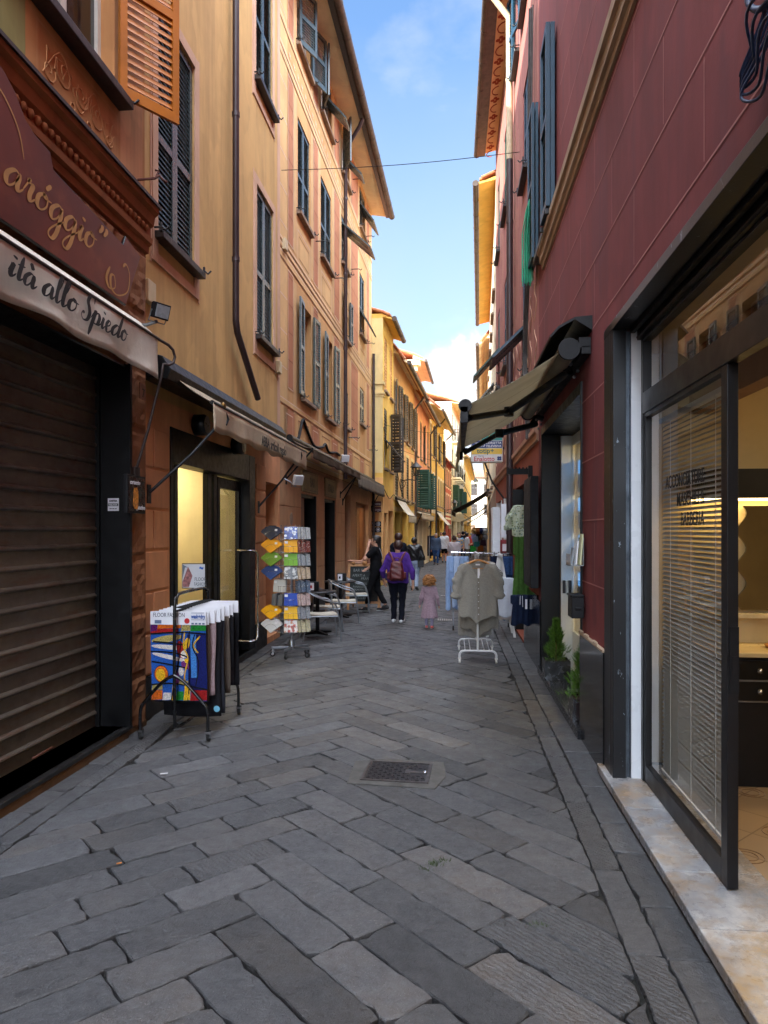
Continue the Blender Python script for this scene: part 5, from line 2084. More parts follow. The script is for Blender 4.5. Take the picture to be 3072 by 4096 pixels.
q = MB()
W = FR.W
a, b, o0, o1, zt = -0.6, 5.48, -0.25, -4.6, 3.12
q.quad(W(b, o0, 0.07), W(b, o1, 0.07), W(b, o1, zt), W(b, o0, zt), 0)
q.quad(W(a, o0, 0.07), W(a, o1, 0.07), W(a, o1, zt), W(a, o0, zt), 0)
q.quad(W(a, o1, 0.07), W(b, o1, 0.07), W(b, o1, zt), W(a, o1, zt), 0)
q.quad(W(a, o0, zt), W(b, o0, zt), W(b, o1, zt), W(a, o1, zt), 0)
q.quad(W(a, -0.421, 0.072), W(b, -0.421, 0.072), W(b, o1, 0.072), W(a, o1, 0.072), 1)
q.build('shop_room', [plaster('honey_wall', 'c6b48c', amount=0.08), floor_tile_mat()], r1)
q = MB()
for k in range(10):
    cx, cy = 1.55 + 0.3 * (k % 3) + (0.1 if k % 2 else 0), 4.9 - 0.32 * (k // 2)
    for rr in (0.055, 0.085):
        c_ = [Vector((cx + rr * math.cos(t_ * PI / 10), cy + rr * 1.0 * math.sin(t_ * PI / 10), 0.0735)) for t_ in range(20)]
        q.tube(c_, 0.003, 4, closed=True)
q.build('tile_rings', plain('sepia_tile_ring', '6b4a2a', 0.4), r1)
q = MB()
q.fbox(FR, 1.6, 4.6, -3.4, -2.2, 3.08, 3.11)
q.build('ceiling_light', emit('warm_barber_light', 'ffe2b0', 1.6), r1)
# barber's counter along the inner wall
q = MB()
q.fbox(FR, 0.6, 5.46, -0.75, -0.62, 2.66, 3.11)  # added panel that blocks the lit room from the transom glass
q.build('added_bulkhead', M_TAUPE, r1)
ct = thing('barber_counter', W(5.2, -1.5, 0.07), 'black barber counter with pale top and two round knobbed drawers inside the doorway', 'counter')
q = MB()
q.fbox(FR, 5.0, 5.47, -3.2, -0.62, 0.075, 0.95)
q.build('cabinet', M_PLASTIC_K, ct, bevel=0.004)
q = MB()
q.fbox(FR, 4.96, 5.47, -3.2, -0.60, 0.951, 0.98)
q.build('top', plain('pale_laminate', 'b9a67c', 0.35, var=0.05), ct, bevel=0.004)
for k, z_ in enumerate((0.80, 0.66)):
    q = MB()
    q.fbox(FR, 4.985, 4.999, -3.1, -0.66, z_, z_ + 0.125)
    dw = q.build('drawer', M_BLACK, ct)
    q = MB()
    for o_ in (-0.92, -1.7):
        q.lathe(W(4.985, o_, z_ + 0.062), [(0.012, 0.0), (0.018, -0.012), (0.02, -0.02), (0.0, -0.026)], 12, axis='Y')
    q.build('knob', M_CHROME, dw)
    q = MB()
    q.fbox(FR, 4.98, 4.999, -3.1, -0.66, z_ - 0.012, z_ - 0.004)
    q.build('trim', M_ALU, ct)
sh = MB()
sh.fbox(FR, 5.28, 5.47, -3.2, -0.60, 2.03, 2.24)
so = tag(set_origin(sh.build('wall_shelf', M_PLASTIC_K), W(5.4, -1.5, 2.03)), 'black wall shelf with a light strip above the barber mirror', 'shelf')
q = MB()
q.fbox(FR, 5.29, 5.44, -3.2, -0.62, 2.018, 2.029)
q.build('light_strip', emit('warm_strip_light', 'ffd890', 4), so)
q = MB()
prof = [(-0.98 + 0.035 * math.sin(k * 0.62), 1.22 + k * 0.76 / 30) for k in range(31)]
q.prism([W(5.45, o_, z_) for o_, z_ in prof] + [W(5.45, -2.6, 1.98), W(5.45, -2.6, 1.22)], Vector((0, -0.02, 0)))
tag(set_origin(q.build('wavy_mirror', plain('mirror_silver', '9a9a9a', 0.03, metal=1.0, var=0)), W(5.45, -1.6, 1.22)), 'dark mirror with a wavy edge on the barber shop wall', 'mirror')
q = MB()
q.fbox(FR, 5.38, 5.47, -3.2, -0.60, 1.165, 1.195)
tag(set_origin(q.build('glass_ledge', plain('pale_ledge', 'cbbd9a', 0.3)), W(5.42, -1.5, 1.165)), 'narrow pale ledge under the wavy mirror', 'ledge')


def bottle(name, label, p, r, h, mat, cap_mat, neck=0.35):
    root = thing(name, p, label, 'bottle')
    q = MB()
    q.lathe(p, [(r, 0), (r, h * 0.72), (r * 0.9, h * 0.78), (r * neck, h * 0.84), (r * neck, h * 0.88)], 14)
    q.build('body', mat, root)
    q = MB()
    q.lathe(p + Vector((0, 0, h * 0.88)), [(r * neck * 1.2, 0), (r * neck * 1.2, h * 0.12), (0, h * 0.12)], 12)
    if neck < 0.5:
        q.tube([p + Vector((0, 0, h)), p + Vector((0, 0, h * 1.08)), p + Vector((-r * 1.2, 0, h * 1.08))], r * 0.14, 6)
    q.build('cap', cap_mat, root)


bottle('spray_can', 'magenta spray can on the ledge under the wavy mirror', W(5.42, -0.87, 1.196), 0.032, 0.21, plain('magenta_print', 'c81860', 0.3), M_PAPER, 0.8)
bottle('pump_bottle', 'white pump bottle on the barber counter', W(5.30, -0.87, 0.981), 0.035, 0.19, M_PLASTIC_W, M_PLASTIC_W)
bottle('lotion_bottle', 'small blue bottle on the barber counter beside the white pump bottle', W(5.10, -0.79, 0.981), 0.022, 0.15, plain('blue_plastic', '28508a', 0.3), M_PLASTIC_W, 0.8)
q = MB()
q.lathe(W(5.2, -1.16, 0.981), [(0.10, 0), (0.11, 0.02), (0.10, 0.022), (0.09, 0.01), (0, 0.01)], 20)
tag(set_origin(q.build('round_tray', M_WOOD), W(5.2, -1.16, 0.981)), 'round wooden tray on the barber counter', 'tray')
# teal shutters high on the red wall, folded back in pairs
wo = add_window(FR, r1, dict(r=winr[:4], a=(None, None), sill=True, sillm=M_SLATE, detail=False))
for off in (0.045, 0.095):
    q = MB()
    leaf(q, FR.W(7.86, off, 5.33), FR.d.to_3d(), FR.n.to_3d(), ZUP, 0.53, 2.0, 0.05, split=(0.5,), t=0.046)
    q.build('shutter', M_SHUT_T, wo, bevel=0.003)
    q = MB()
    leaf(q, FR.W(9.32, off, 5.33), FR.d.to_3d(), FR.n.to_3d(), ZUP, 0.53, 2.0, 0.05, split=(0.5,))
    q.build('shutter', M_SHUT_T, wo, bevel=0.003)
q = MB()
for u_ in (7.9, 8.38):
    q.fbox(FR, u_ - 0.02, u_ + 0.02, 0.0, 0.12, 5.255, 5.31)
q.build('shutter_hook', M_IRON, wo)

# estate agent's recess
q = MB()
q.fbox(FR, 9.10, 9.158, -0.215, 0.016, 0.0, 3.08)
q.fbox(FR, 6.332, 9.158, -0.42, 0.014, 3.0, 3.098)
q.fbox(FR, 6.325, 6.345, -0.21, 0.018, 0.9, 3.1)
q.build('outer_frame', M_BLACK, r1, bevel=0.004)
q = MB()
q.fbox(FR, 9.04, 9.10, -0.38, -0.22, 0.06, 2.98)
q.fbox(FR, 9.03, 9.04, -0.375, -0.35, 0.06, 2.98)
q.fbox(FR, 6.4, 9.04, -0.40, -0.36, 0.06, 0.55)
q.fbox(FR, 6.4, 9.04, -0.40, -0.36, 2.86, 2.98)
for u_ in (6.4, 7.6):
    q.fbox(FR, u_, u_ + 0.05, -0.40, -0.36, 0.55, 2.86)
sfe = q.build('shop_front', plain('pale_grey_white_frame', 'dadedb', 0.4, var=0.05), r1, bevel=0.004)
q = MB()
q.fbox(FR, 6.45, 7.6, -0.383, -0.377, 0.55, 2.86)
q.fbox(FR, 7.65, 9.03, -0.383, -0.377, 0.55, 2.86)
q.build('pane', M_GLASS, sfe)
q = MB()
for o_ in (-0.27, -0.34):
    q.fbox(FR, 9.0, 9.04, o_, o_ + 0.035, 1.02, 1.18)
q.build('handle', M_SLATE, sfe, bevel=0.006)
q = MB()
a, b, o0, o1, zt = 6.2, 9.3, -0.405, -3.5, 2.98
q.quad(W(b, o0, 0.06), W(b, o1, 0.06), W(b, o1, zt), W(b, o0, zt), 0)
q.quad(W(a, o0, 0.06), W(a, o1, 0.06), W(a, o1, zt), W(a, o0, zt), 0)
q.quad(W(a, o1, 0.06), W(b, o1, 0.06), W(b, o1, zt), W(a, o1, zt), 0)
q.quad(W(a, o0, zt), W(b, o0, zt), W(b, o1, zt), W(a, o1, zt), 0)
q.quad(W(a, o0, 0.061), W(b, o0, 0.061), W(b, o1, 0.061), W(a, o1, 0.061), 0)
q.build('shop_room', plaster('cream_office_wall', 'c9bb94', amount=0.05), r1)
q = MB()
q.fbox(FR, 7, 8.6, -1.8, -1.2, 2.93, 2.96)
q.build('ceiling_light', emit('soft_office_light', 'ffe6b4', 6), r1)
q = MB()
q.fbox(FR, 6.332, 9.158, -0.44, 0.02, -0.03, 0.055)
q.fbox(FR, 6.25, 9.2, 0.02, 0.055, -0.03, 0.085)
q.build('threshold', plain('dark_grey_granite_step', '1b1c20', 0.22, var=0.25, nscale=50), r1, bevel=0.003)
# backlit property cards hanging in the window
pc = 0
M_SKYP = emit('backlit_sky_photo', '5c9be0', 0.9)
M_LAND = plain('landscape_photo', '6f8a5a', 0.3, var=0.5, nscale=30)
for ui, u_ in enumerate((8.84, 8.3)):
    for k, z_ in enumerate((2.28, 1.82, 1.36, 0.9)):
        root = thing('property_card', FR.W(u_, -0.42, z_), '%s backlit property card in the estate agent window, %s strip' % (['topmost', 'second highest', 'third highest', 'lowest'][k], ['farther', 'nearer'][ui]), 'poster', 'backlit property cards hung in the estate agent window')
        q = MB()
        q.fbox(FR, u_ - 0.17, u_ + 0.17, -0.43, -0.42, z_, z_ + 0.40)
        q.build('frame', M_PLASTIC_K, root)
        q = MB()
        q.fbox(FR, u_ - 0.15, u_ + 0.15, -0.42, -0.415, z_ + 0.22, z_ + 0.38)
        q.build('picture', M_SKYP, root)
        q = MB()
        q.fbox(FR, u_ - 0.15, u_ + 0.15, -0.42, -0.415, z_ + 0.02, z_ + 0.215)
        q.build('caption', M_PAPER if k % 2 else M_LAND, root)
# letter box and leaflet holders
q = MB()
q.fbox(FR, 6.10, 6.30, 0.026, 0.13, 1.06, 1.24)
q.fbox(FR, 6.09, 6.31, 0.026, 0.14, 1.24, 1.26)
q.fbox(FR, 6.085, 6.10, 0.05, 0.10, 1.13, 1.16)
tag(set_origin(q.build('letter_box', M_PLASTIC_K, bevel=0.008), FR.W(6.2, 0.05, 1.06)), 'black letter box on the red pilaster above the black plinth', 'letter box')


def leaflets(label, u_, z_, o_=0.02):
    root = thing('leaflet_holder', FR.W(u_, o_, z_), label, 'holder')
    q = MB()
    q.fbox(FR, u_ - 0.12, u_ + 0.12, o_, o_ + 0.11, z_, z_ + 0.006)
    q.fbox(FR, u_ - 0.12, u_ + 0.12, o_ + 0.105, o_ + 0.11, z_, z_ + 0.10)
    q.fbox(FR, u_ - 0.12, u_ + 0.12, o_, o_ + 0.004, z_, z_ + 0.24)
    q.build('tray', plain('clear_acrylic', '9aa0a0', 0.1, var=0), root)
    q = MB()
    for k in range(3):
        q.obox(FR.W(u_ - 0.11 + k * 0.07, o_ + 0.02 + 0.025 * k, z_ + 0.01), FR.d.to_3d() * 0.10, FR.n.to_3d() * 0.012, ZUP * (0.26 - 0.06 * k) - FR.n.to_3d() * 0.02, k)
    q.build('leaflet', [plain('pale_yellow_leaflet', 'c7c79a', 0.5), M_PAPER, plain('grey_leaflet', '8a8f94', 0.5)], root)


leaflets('acrylic leaflet holder on the red pilaster above the letter box', 6.24, 1.50, 0.026)
FRB = FR



# planters and shrubs
def planter(label, x0, y0, s, h, z):
    root = thing('planter', (x0 + s / 2, y0 + s / 2, z), label, 'planter')
    q = MB()
    t_ = 0.008
    q.box(x0, x0 + s, y0, y0 + t_, z, z + h)
    q.box(x0, x0 + s, y0 + s - t_, y0 + s, z, z + h)
    q.box(x0, x0 + t_, y0 + t_, y0 + s - t_, z, z + h)
    q.box(x0 + s - t_, x0 + s, y0 + t_, y0 + s - t_, z, z + h)
    q.box(x0 + t_, x0 + s - t_, y0 + t_, y0 + s - t_, z, z + 0.02)
    q.build('box', plain('brushed_dark_steel', '6a6c70', 0.22, metal=0.9, var=0.04, nscale=6), root, bevel=0.002)
    q = MB()
    q.box(x0 + t_, x0 + s - t_, y0 + t_, y0 + s - t_, z + 0.02, z + h - 0.03)
    q.build('soil', plain('dark_soil', '2a2018', 0.9, var=0.4, nscale=40), root)


def conifer(label, c, h, r, seed, green):
    rr = random.Random(seed)
    root = thing('conifer_shrub', c, label, 'shrub')
    q = MB()
    q.tube([c, c + Vector((0, 0, h * 0.85))], [0.012, 0.004], 6)
    q.build('stem', M_WOODB, root)
    f = MB()
    for i in range(1500):
        t_ = rr.random() ** 0.8
        zz = h * (0.02 + 0.96 * t_)
        rad = r * (1 - t_) ** 0.75 * (0.85 + 0.3 * math.sin(t_ * 17 + seed))
        a_ = rr.random() * 2 * PI
        ro = rad * (0.25 + 0.75 * rr.random() ** 0.5) * (0.86 + 0.22 * math.sin(a_ * 5 + t_ * 9))
        base = c + Vector((math.cos(a_) * ro, math.sin(a_) * ro, zz))
        d_ = Vector((math.cos(a_) * 0.6, math.sin(a_) * 0.6, 0.75 + rr.uniform(-0.2, 0.3))).normalized()
        L_ = rr.uniform(0.03, 0.065)
        sd = d_.cross(Vector((rr.uniform(-1, 1), rr.uniform(-1, 1), rr.uniform(-1, 1)))).normalized()
        for k in range(5):       # a flat feathery spray
            p = base + d_ * (L_ * k / 5)
            ww = 0.016 * (1 - k / 6)
            for s_ in (-1, 1):
                tip = p + sd * (s_ * ww) + d_ * 0.012
                f.add([p, p + d_ * 0.006, tip], [(0, 1, 2)], 0 if rr.random() < 0.6 else 1)
        f.add([base - sd * 0.0012, base + sd * 0.0012, base + d_ * L_], [(0, 1, 2)], 1)
    f.build('foliage', green, root)


GREENS = [plain('fresh_cypress_green', '5c8426', 0.6, var=0.3, nscale=30), plain('deep_cypress_green', '2f5514', 0.6, var=0.3, nscale=30)]
planter('brushed steel planter box on the black step, the farther of the two', 1.06, 8.38, 0.29, 0.23, 0.058)
conifer('small green conifer in the farther steel planter', Vector((1.205, 8.525, 0.25)), 0.50, 0.17, 3, GREENS)
planter('brushed steel planter box on the black step, the one beside the red pilaster', 1.07, 6.52, 0.29, 0.23, 0.058)
conifer('small green conifer in the steel planter beside the red pilaster', Vector((1.20, 6.68, 0.25)), 0.52, 0.21, 8, GREENS)

# folding arm awning
ra = thing('awning', (1.12, 7.5, 3.25), 'large khaki folding arm awning open over the estate agent shop', 'awning')
M_KHAKI = cloth_mat('khaki_canvas', 'c2baa6', amount=0.1, transl=0.55)
q = MB()
q.grid(lambda a, b: Vector((0.95 + (0.12 - 0.95) * b, 5.97 + 3.14 * a, 3.34 - 0.02 + (2.86 - 3.33) * b - 0.03 * math.sin(PI * b))), 16, 10)
q.build('canopy', M_KHAKI, ra, solid=0.004)
q = MB()
for k in range(1, 4):
    y_ = 5.97 + 3.14 * k / 4
    q.grid(lambda a, b: Vector((0.95 + (0.12 - 0.95) * b, y_ + 0.012 * a, 3.314 + (2.86 - 3.33) * b - 0.03 * math.sin(PI * b))), 2, 10)
q.build('seam', plain('dark_seam', '4a402c', 0.8), ra)
q = MB()
q.tube([(0.94, 5.93, 3.28), (0.94, 9.13, 3.28)], 0.075, 16)
q.build('roller', M_KHAKI, ra)
q = MB()
q.tube([(0.94, 5.90, 3.28), (0.94, 5.94, 3.28)], 0.088, 16)
q.tube([(0.94, 9.12, 3.28), (0.94, 9.16, 3.28)], 0.088, 16)
q.box(1.02, 1.12, 5.93, 6.03, 3.29, 3.38)
q.box(0.94, 1.03, 5.95, 5.98, 3.30, 3.36)
q.box(1.04, 1.12, 5.93, 9.13, 3.24, 3.31)
q.build('bracket', M_PLASTIC_K, ra, bevel=0.006)
q = MB()
hp = [(0.0, 3.42), (0.0, 3.54), (0.14, 3.53), (0.27, 3.46), (0.34, 3.38), (0.33, 3.37), (0.26, 3.445), (0.14, 3.51)]
q.prism([(1.12 - o_, 5.88, z_) for o_, z_ in hp], (0, 3.3, 0))
q.build('hood', M_BLACK, ra)
q = MB()
q.tube([(0.10, 5.97, 2.84), (0.10, 9.11, 2.84)], 0.038, 10)
for y_ in (5.95, 9.10):
    q.tube([(0.10, y_, 2.84), (0.10, y_ + 0.03, 2.84)], 0.055, 14)
    q.box(0.06, 0.12, y_, y_ + 0.03, 2.70, 2.83)
q.build('front_bar', M_PLASTIC_K, ra)
q = MB()
q.grid(lambda a, b: Vector((0.062 + 0.02 * b * math.sin(a * 15) - 0.015 * b, 5.97 + 3.14 * a, 2.83 - 0.30 * b - 0.02 * math.sin(a * 9) * b)), 50, 5)
q.build('valance', M_KHAKI, ra, solid=0.004)
for k, P in enumerate((((1.02, 6.38, 3.2), (0.55, 7.15, 2.98), (0.15, 6.55, 2.83)), ((1.02, 8.98, 3.12), (0.52, 8.15, 2.9), (0.17, 8.85, 2.78)))):
    q = MB()
    a, b, c_ = (Vector(p) for p in P)
    q.tube([a, b], 0.036, 8)
    q.tube([b, c_], 0.03, 8)
    q.tube([b - Vector((0, 0, 0.045)), b + Vector((0, 0, 0.045))], 0.048, 10)
    q.tube([c_ - Vector((0, 0, 0.03)), c_ + Vector((-0.03, 0, 0.03))], 0.035, 8)
    q.tube([a + Vector((0.09, 0, 0.06)), a + Vector((0.02, 0, 0.09)), a + Vector((-0.04, 0.02, 0.0))], 0.042, 8)
    q.build('arm', M_PLASTIC_K, ra)
    q = MB()
    for dx, dz in ((0.0, 0.05), (0.06, -0.01), (0.03, -0.06)):
        q.lathe(a + Vector((dx, -0.05, dz)), [(0.0, -0.012), (0.016, -0.008), (0.016, 0.008), (0, 0.008)], 8, axis='Y')
    q.build('bolt', M_ALU, ra)

# loose cables beside the barber lintel
q = MB()
for k in range(5):
    z0 = 3.30 + 0.05 * k
    q.tube(catmull([(1.08, 2.12, z0), (1.04 - 0.01 * k, 2.39 + 0.03 * k, z0 + 0.08), (1.07, 2.60 + 0.02 * k, z0 + 0.02), (1.05, 2.72, z0 + 0.10 - 0.03 * k), (1.08, 2.5, z0 + 0.2), (1.09, 2.15, z0 + 0.5 + 0.1 * k)], 6), 0.006, 5)
q.tube(catmull([(1.09, 2.45, 4.1), (1.08, 2.58, 3.85), (1.05, 2.66, 3.7), (1.07, 2.52, 3.6), (1.08, 2.2, 3.75)], 6), 0.012, 6)
tag(set_origin(q.build('cable', plain('blue_black_cable', '20304e', 0.5)), (1.08, 2.5, 3.3)), 'tangle of dark blue cables on the red wall above the barber doorway', 'cable')

# ------------------------------------------------------------------ R2 painted rose house
FQ = Facade((1.12, 9.5), (1.12, 19), 'R')
r2 = thing('rose_house', (1.12, 14, 0), 'rose house painted with pale vertical ornament, teal shutters and a patterned soffit', 'house')
Q = lambda y: y - 9.5
WQ = [dict(r=(Q(10.85), Q(11.62), 7.3, 8.8), a=(0, 0), mat=M_SHUT_T), dict(r=(Q(10.8), Q(11.6), 10.0, 11.5), a=(168, 166), mat=M_SHUT_T),
      dict(r=(Q(12.3), Q(12.95), 10.0, 11.5), a=(0, 166), mat=M_SHUT_T), dict(r=(Q(10.9), Q(11.8), 4.2, 6.0), a=(0, 0), flap=0.42, flap_ang=46, mat=M_SHUT_T),
      dict(r=(Q(15.0), Q(15.9), 8.6, 10.4), a=(0, 0), mat=M_SHUT_G), dict(r=(Q(15.0), Q(15.9), 5.3, 7.2), a=(0, 0), mat=M_SHUT_T), dict(r=(Q(17.4), Q(18.2), 8.6, 10.4), a=(0, 0), mat=M_SHUT_G), dict(r=(Q(17.4), Q(18.2), 5.3, 7.2), a=(0, 0), flap=0.5, mat=M_SHUT_G)]
shq = [(Q(11.2), Q(12.9), 0.04, 2.55, 0.5), (Q(14.3), Q(15.8), 0.04, 2.5, 0.4), (Q(16.6), Q(18.4), 0.04, 2.5, 0.4)]
w = MB()
wall_mesh(FQ, 0, 9.5, 3.05, 12.0, [s['r'] + (0.12,) for s in WQ], 0, mb=w)
wall_mesh(FQ, 0, 9.5, 0, 3.05, shq, 1, mb=w)
shell(w, FQ, 0, 9.5, 0, 12.0)
rq = random.Random(4)
u = 0.08
while u < 9.4:
    wd_ = rq.choice((0.012, 0.02, 0.05))
    for z0, z1 in ((3.25, 12.0),):
        zz = z0
        while zz < z1:
            e = min(z1, zz + rq.uniform(0.7, 2.6))
            if not any(s['r'][0] - 0.1 < u < s['r'][1] + 0.1 and s['r'][2] - 0.15 < e and s['r'][3] + 0.15 > zz for s in WQ):
                band(w, FQ, u, u + wd_, zz, e, 2, 0.004)
            zz = e + rq.uniform(0.05, 0.5)
    u += rq.uniform(0.10, 0.26)
w.build('wall', [M_ORN, M_BRICKRED, M_ORN_L], r2)
q = MB()
for k in range(16):
    u_ = 0.35 + k * 0.58
    for j in range(3):
        z_ = 3.45 + j * 0.62
        q.tube([FQ.W(u_ + 0.12 * math.sin(t_ * 0.7 + j), 0.003, z_ + t_ * 0.05) for t_ in range(11)], 0.008, 5)
q.prism([FQ.W(0.0, o_, z_) for o_, z_ in ((0, 2.98), (0.03, 3.0), (0.035, 3.08), (0.06, 3.10), (0.065, 3.16), (0, 3.18))], FQ.W(9.5, 0, 0) - FQ.W(0, 0, 0))
q.build('string_course', M_ORN_L, r2)
for s in WQ:
    s['sillm'] = M_SLATE
    add_window(FQ, r2, s)
roof(FQ, r2, 0, 9.5, 12.05, 0.42, 11.75, plaster('apricot_soffit', 'f0d2a0', amount=0.05), cove=False)
q = MB()
for k in range(14):
    u_ = 0.4 + k * 0.68
    zz = lambda o_: 11.85 - 0.10 * o_ / 0.42 - 0.005
    for du, do, rr in ((0, 0.10, 0.05), (-0.07, 0.15, 0.045), (0.07, 0.15, 0.045), (0, 0.21, 0.05)):
        c_ = [FQ.W(u_ + du + rr * math.cos(t_ * PI / 5), do + rr * math.sin(t_ * PI / 5), zz(do + rr * math.sin(t_ * PI / 5))) for t_ in range(10)]
        q.add(c_, [tuple(range(10))])
    q.tube([FQ.W(u_ + 0.34 + 0.16 * math.cos(t_), 0.10 + 0.14 * math.sin(t_), zz(0.10 + 0.14 * math.sin(t_))) for t_ in (0, 0.5, 1.0, 1.57, 2.1, 2.6, 3.14)], 0.012, 5)
q.build('soffit_ornament', M_ORN_D, r2)
q = MB()
q.prism([FQ.W(0, o_, z_) for o_, z_ in ((0.28, 11.775), (0.28, 11.72), (0.46, 11.70), (0.46, 11.74))], FQ.W(9.5, 0, 0) - FQ.W(0, 0, 0))
q.build('fascia', M_GUT, r2)
downpipe(FQ, r2, [(Q(13.2), 0.46, 11.7), (Q(13.2), 0.10, 11.2), (Q(13.2), 0.09, 8.6)], 0.06, M_PIPE_C)
downpipe(FQ, r2, [(Q(13.2), 0.09, 8.6), (Q(13.2), 0.09, 0.2)], 0.06, M_PIPE)
# shop interiors
for k, s in enumerate(shq):
    q = MB()
    q.fbox(FQ, s[0], s[1], -0.52 if k == 0 else -0.42, -0.48 if k == 0 else -0.38, 0.04, 2.5)
    q.fbox(FQ, s[0], s[0] + 0.08, -0.40, 0.02, 0.04, 2.5)
    q.fbox(FQ, s[1] - 0.08, s[1], -0.38, 0.02, 0.04, 2.5)
    q.build('shop_front', [M_BLACK, M_PLASTIC_W, M_PLASTIC_W][k], r2)
q = MB()
prev = 0.0
for s in shq + [(9.5, 9.5, 0, 0)]:
    q.fbox(FQ, prev, s[0], 0, 0.03, -0.03, 0.95)
    prev = s[1]
q.build('plinth', M_BLACKG, r2, bevel=0.004)
# bundled cables down the rose wall with a bunch of green cord
q = MB()
pts = [(9.75, 8.9), (9.85, 8.2), (9.9, 7.6), (9.95, 6.9), (9.9, 6.3), (10.1, 5.6), (10.5, 4.8), (10.6, 4.2), (10.3, 3.6), (10.2, 3.1)]
for k in range(5):
    q.tube(catmull([(1.07 - 0.02 * (k % 3), y_ + 0.03 * k + 0.02 * math.sin(z_ * 5 + k), z_) for y_, z_ in pts], 5), 0.012, 5)
tag(set_origin(q.build('cable', plain('grey_black_cable', '4a4644', 0.6, var=0.3)), (1.05, 10, 3.1)), 'bundle of grey cables running down the rose house wall', 'cable')
q = MB()
for k in range(26):
    a_ = k * 0.9
    rr_ = 0.085 * math.sqrt((k % 13) / 13)
    x_, y_ = 1.00 + math.cos(a_) * rr_, 9.72 + math.sin(a_) * rr_
    q.tube([(1.02, 9.7, 6.25), ((x_ + 1.02) / 2, y_, 6.1), (x_, y_ + 0.02, 5.8), (x_, y_, 5.15 + 0.05 * math.sin(k * 3))], 0.007, 5)
tag(set_origin(q.build('cord_bundle', plain('sea_green_cord', '2a9a74', 0.6, var=0.2)), (1.02, 9.7, 6.25)), 'hanging bunch of sea green cord beside the teal shutters', 'cord')
# lottery sign
sgn = thing('lottery_sign', (0.74, 15.9, 3.33), 'white and yellow lottery sign box projecting beyond the khaki awning', 'sign')
q = MB()
q.box(0.39, 1.09, 15.85, 16.0, 3.30, 4.0)
q.build('box', M_PLASTIC_W, sgn, bevel=0.03)
q = MB()
for z0, z1, m_ in ((3.79, 3.975, 0), (3.62, 3.78, 1), (3.485, 3.61, 2)):
    q.box(0.41, 1.07, 15.844, 15.849, z0, z1, m_)
q.box(0.41, 0.62, 15.841, 15.843, 3.79, 3.975, 2)
q.build('panel', [plain('teal_print', '1f8a80', 0.4), plain('navy_print', '16306a', 0.4), plain('yellow_print', 'd8b030', 0.4)], sgn)
X_ = (1, 0, 0)
text('Tx', 0.16, sgn, plain('yellow_print', 'd8b030', 0.4), (0.74, 15.842, 3.82), X_, ZUP, bold=0.002)
text('TRIS', 0.13, sgn, M_PAPER, (0.45, 15.842, 3.655), X_, ZUP, shear=0.2)
text('CORSETTA', 0.068, sgn, M_PAPER, (1.05, 15.842, 3.71), X_, ZUP, 'RIGHT', shear=0.15, bold=0.001)
text('TELEVISIVA', 0.068, sgn, M_PAPER, (1.05, 15.842, 3.64), X_, ZUP, 'RIGHT', shear=0.15, bold=0.001)
text('totip+', 0.15, sgn, plain('bottle_print', '0f5a4a', 0.4), (0.52, 15.842, 3.51), X_, ZUP, bold=0.003)
text('Super', 0.05, sgn, plain('navy_print', '16306a', 0.4), (0.55, 15.845, 3.435), X_, ZUP, shear=0.2)
text('Enalotto', 0.145, sgn, plain('red_print', 'b81a24', 0.4), (0.45, 15.845, 3.335), X_, ZUP, sx=0.93, bold=0.002)
q = MB()
for k in range(4):
    a_ = PI / 4 + k * PI / 2
    q.lathe((1.01 + 0.03 * math.cos(a_), 15.845, 3.39 + 0.03 * math.sin(a_)), [(0.0, -0.003), (0.026, 0.0)], 10, axis='Y')
q.build('clover', plain('navy_print', '16306a', 0.4), sgn)
q = MB()
q.tube([(0.7, 15.92, 3.3), (0.85, 15.95, 2.9), (1.12, 15.95, 2.5)], 0.02, 6)
q.box(1.0, 1.12, 15.9, 15.95, 3.6, 3.65)
q.build('bracket', M_IRON, sgn)
# black shutter boards by the clothes shop, awning bracket, cabinet, vending panel
q = MB()
q.fbox(FQ, Q(9.24), Q(10.12), 0.034, 0.13, 1.06, 2.50)
q.fbox(FQ, Q(9.27), Q(10.09), 0.13, 0.138, 1.10, 2.46)
tag(set_origin(q.build('display_board', plain('matt_black_board', '14161c', 0.7, var=0.2), bevel=0.008), FQ.W(Q(9.7), 0.05, 1.06)), 'large matt black wall board beside the hanging green trousers', 'board')
q = MB()
q.box(0.95, 1.12, 11.58, 11.62, 1.95, 2.46)
q.box(0.97, 1.10, 11.572, 11.579, 1.98, 2.43)
tag(set_origin(q.build('folded_shutter', M_BLACK), (1.03, 11.6, 1.95)), 'black folded shutter board just behind the floral blouse', 'shutter')
q = MB()
q.box(0.76, 1.12, 10.25, 10.31, 2.60, 2.68)
for k in range(7):
    q.tube([(0.79 + k * 0.05, 10.28, 2.68), (0.79 + k * 0.05, 10.28, 2.70)], 0.012, 6)
q.box(1.06, 1.12, 10.23, 10.33, 2.5, 2.72)
tag(set_origin(q.build('awning_bracket', M_BLACK), (1.1, 10.28, 2.5)), 'black bolted awning bracket on the brick red wall', 'bracket')
q = MB()
q.box(0.93, 1.12, 13.98, 14.3, 1.66, 2.32)
q.box(0.95, 1.10, 13.972, 13.979, 1.70, 2.28)
for k in range(3):
    q.box(0.985 + k * 0.04, 0.99 + k * 0.04, 13.965, 13.971, 1.72, 2.26)
tag(set_origin(q.build('meter_cabinet', plain('pale_blue_white_paint', 'b9c4cf', 0.35), bevel=0.006), (1.05, 14.1, 1.66)), 'pale ribbed meter cabinet on the wall above a red panel', 'cabinet')
q = MB()
q.box(0.92, 1.10, 13.97, 14.2, 1.0, 1.62)
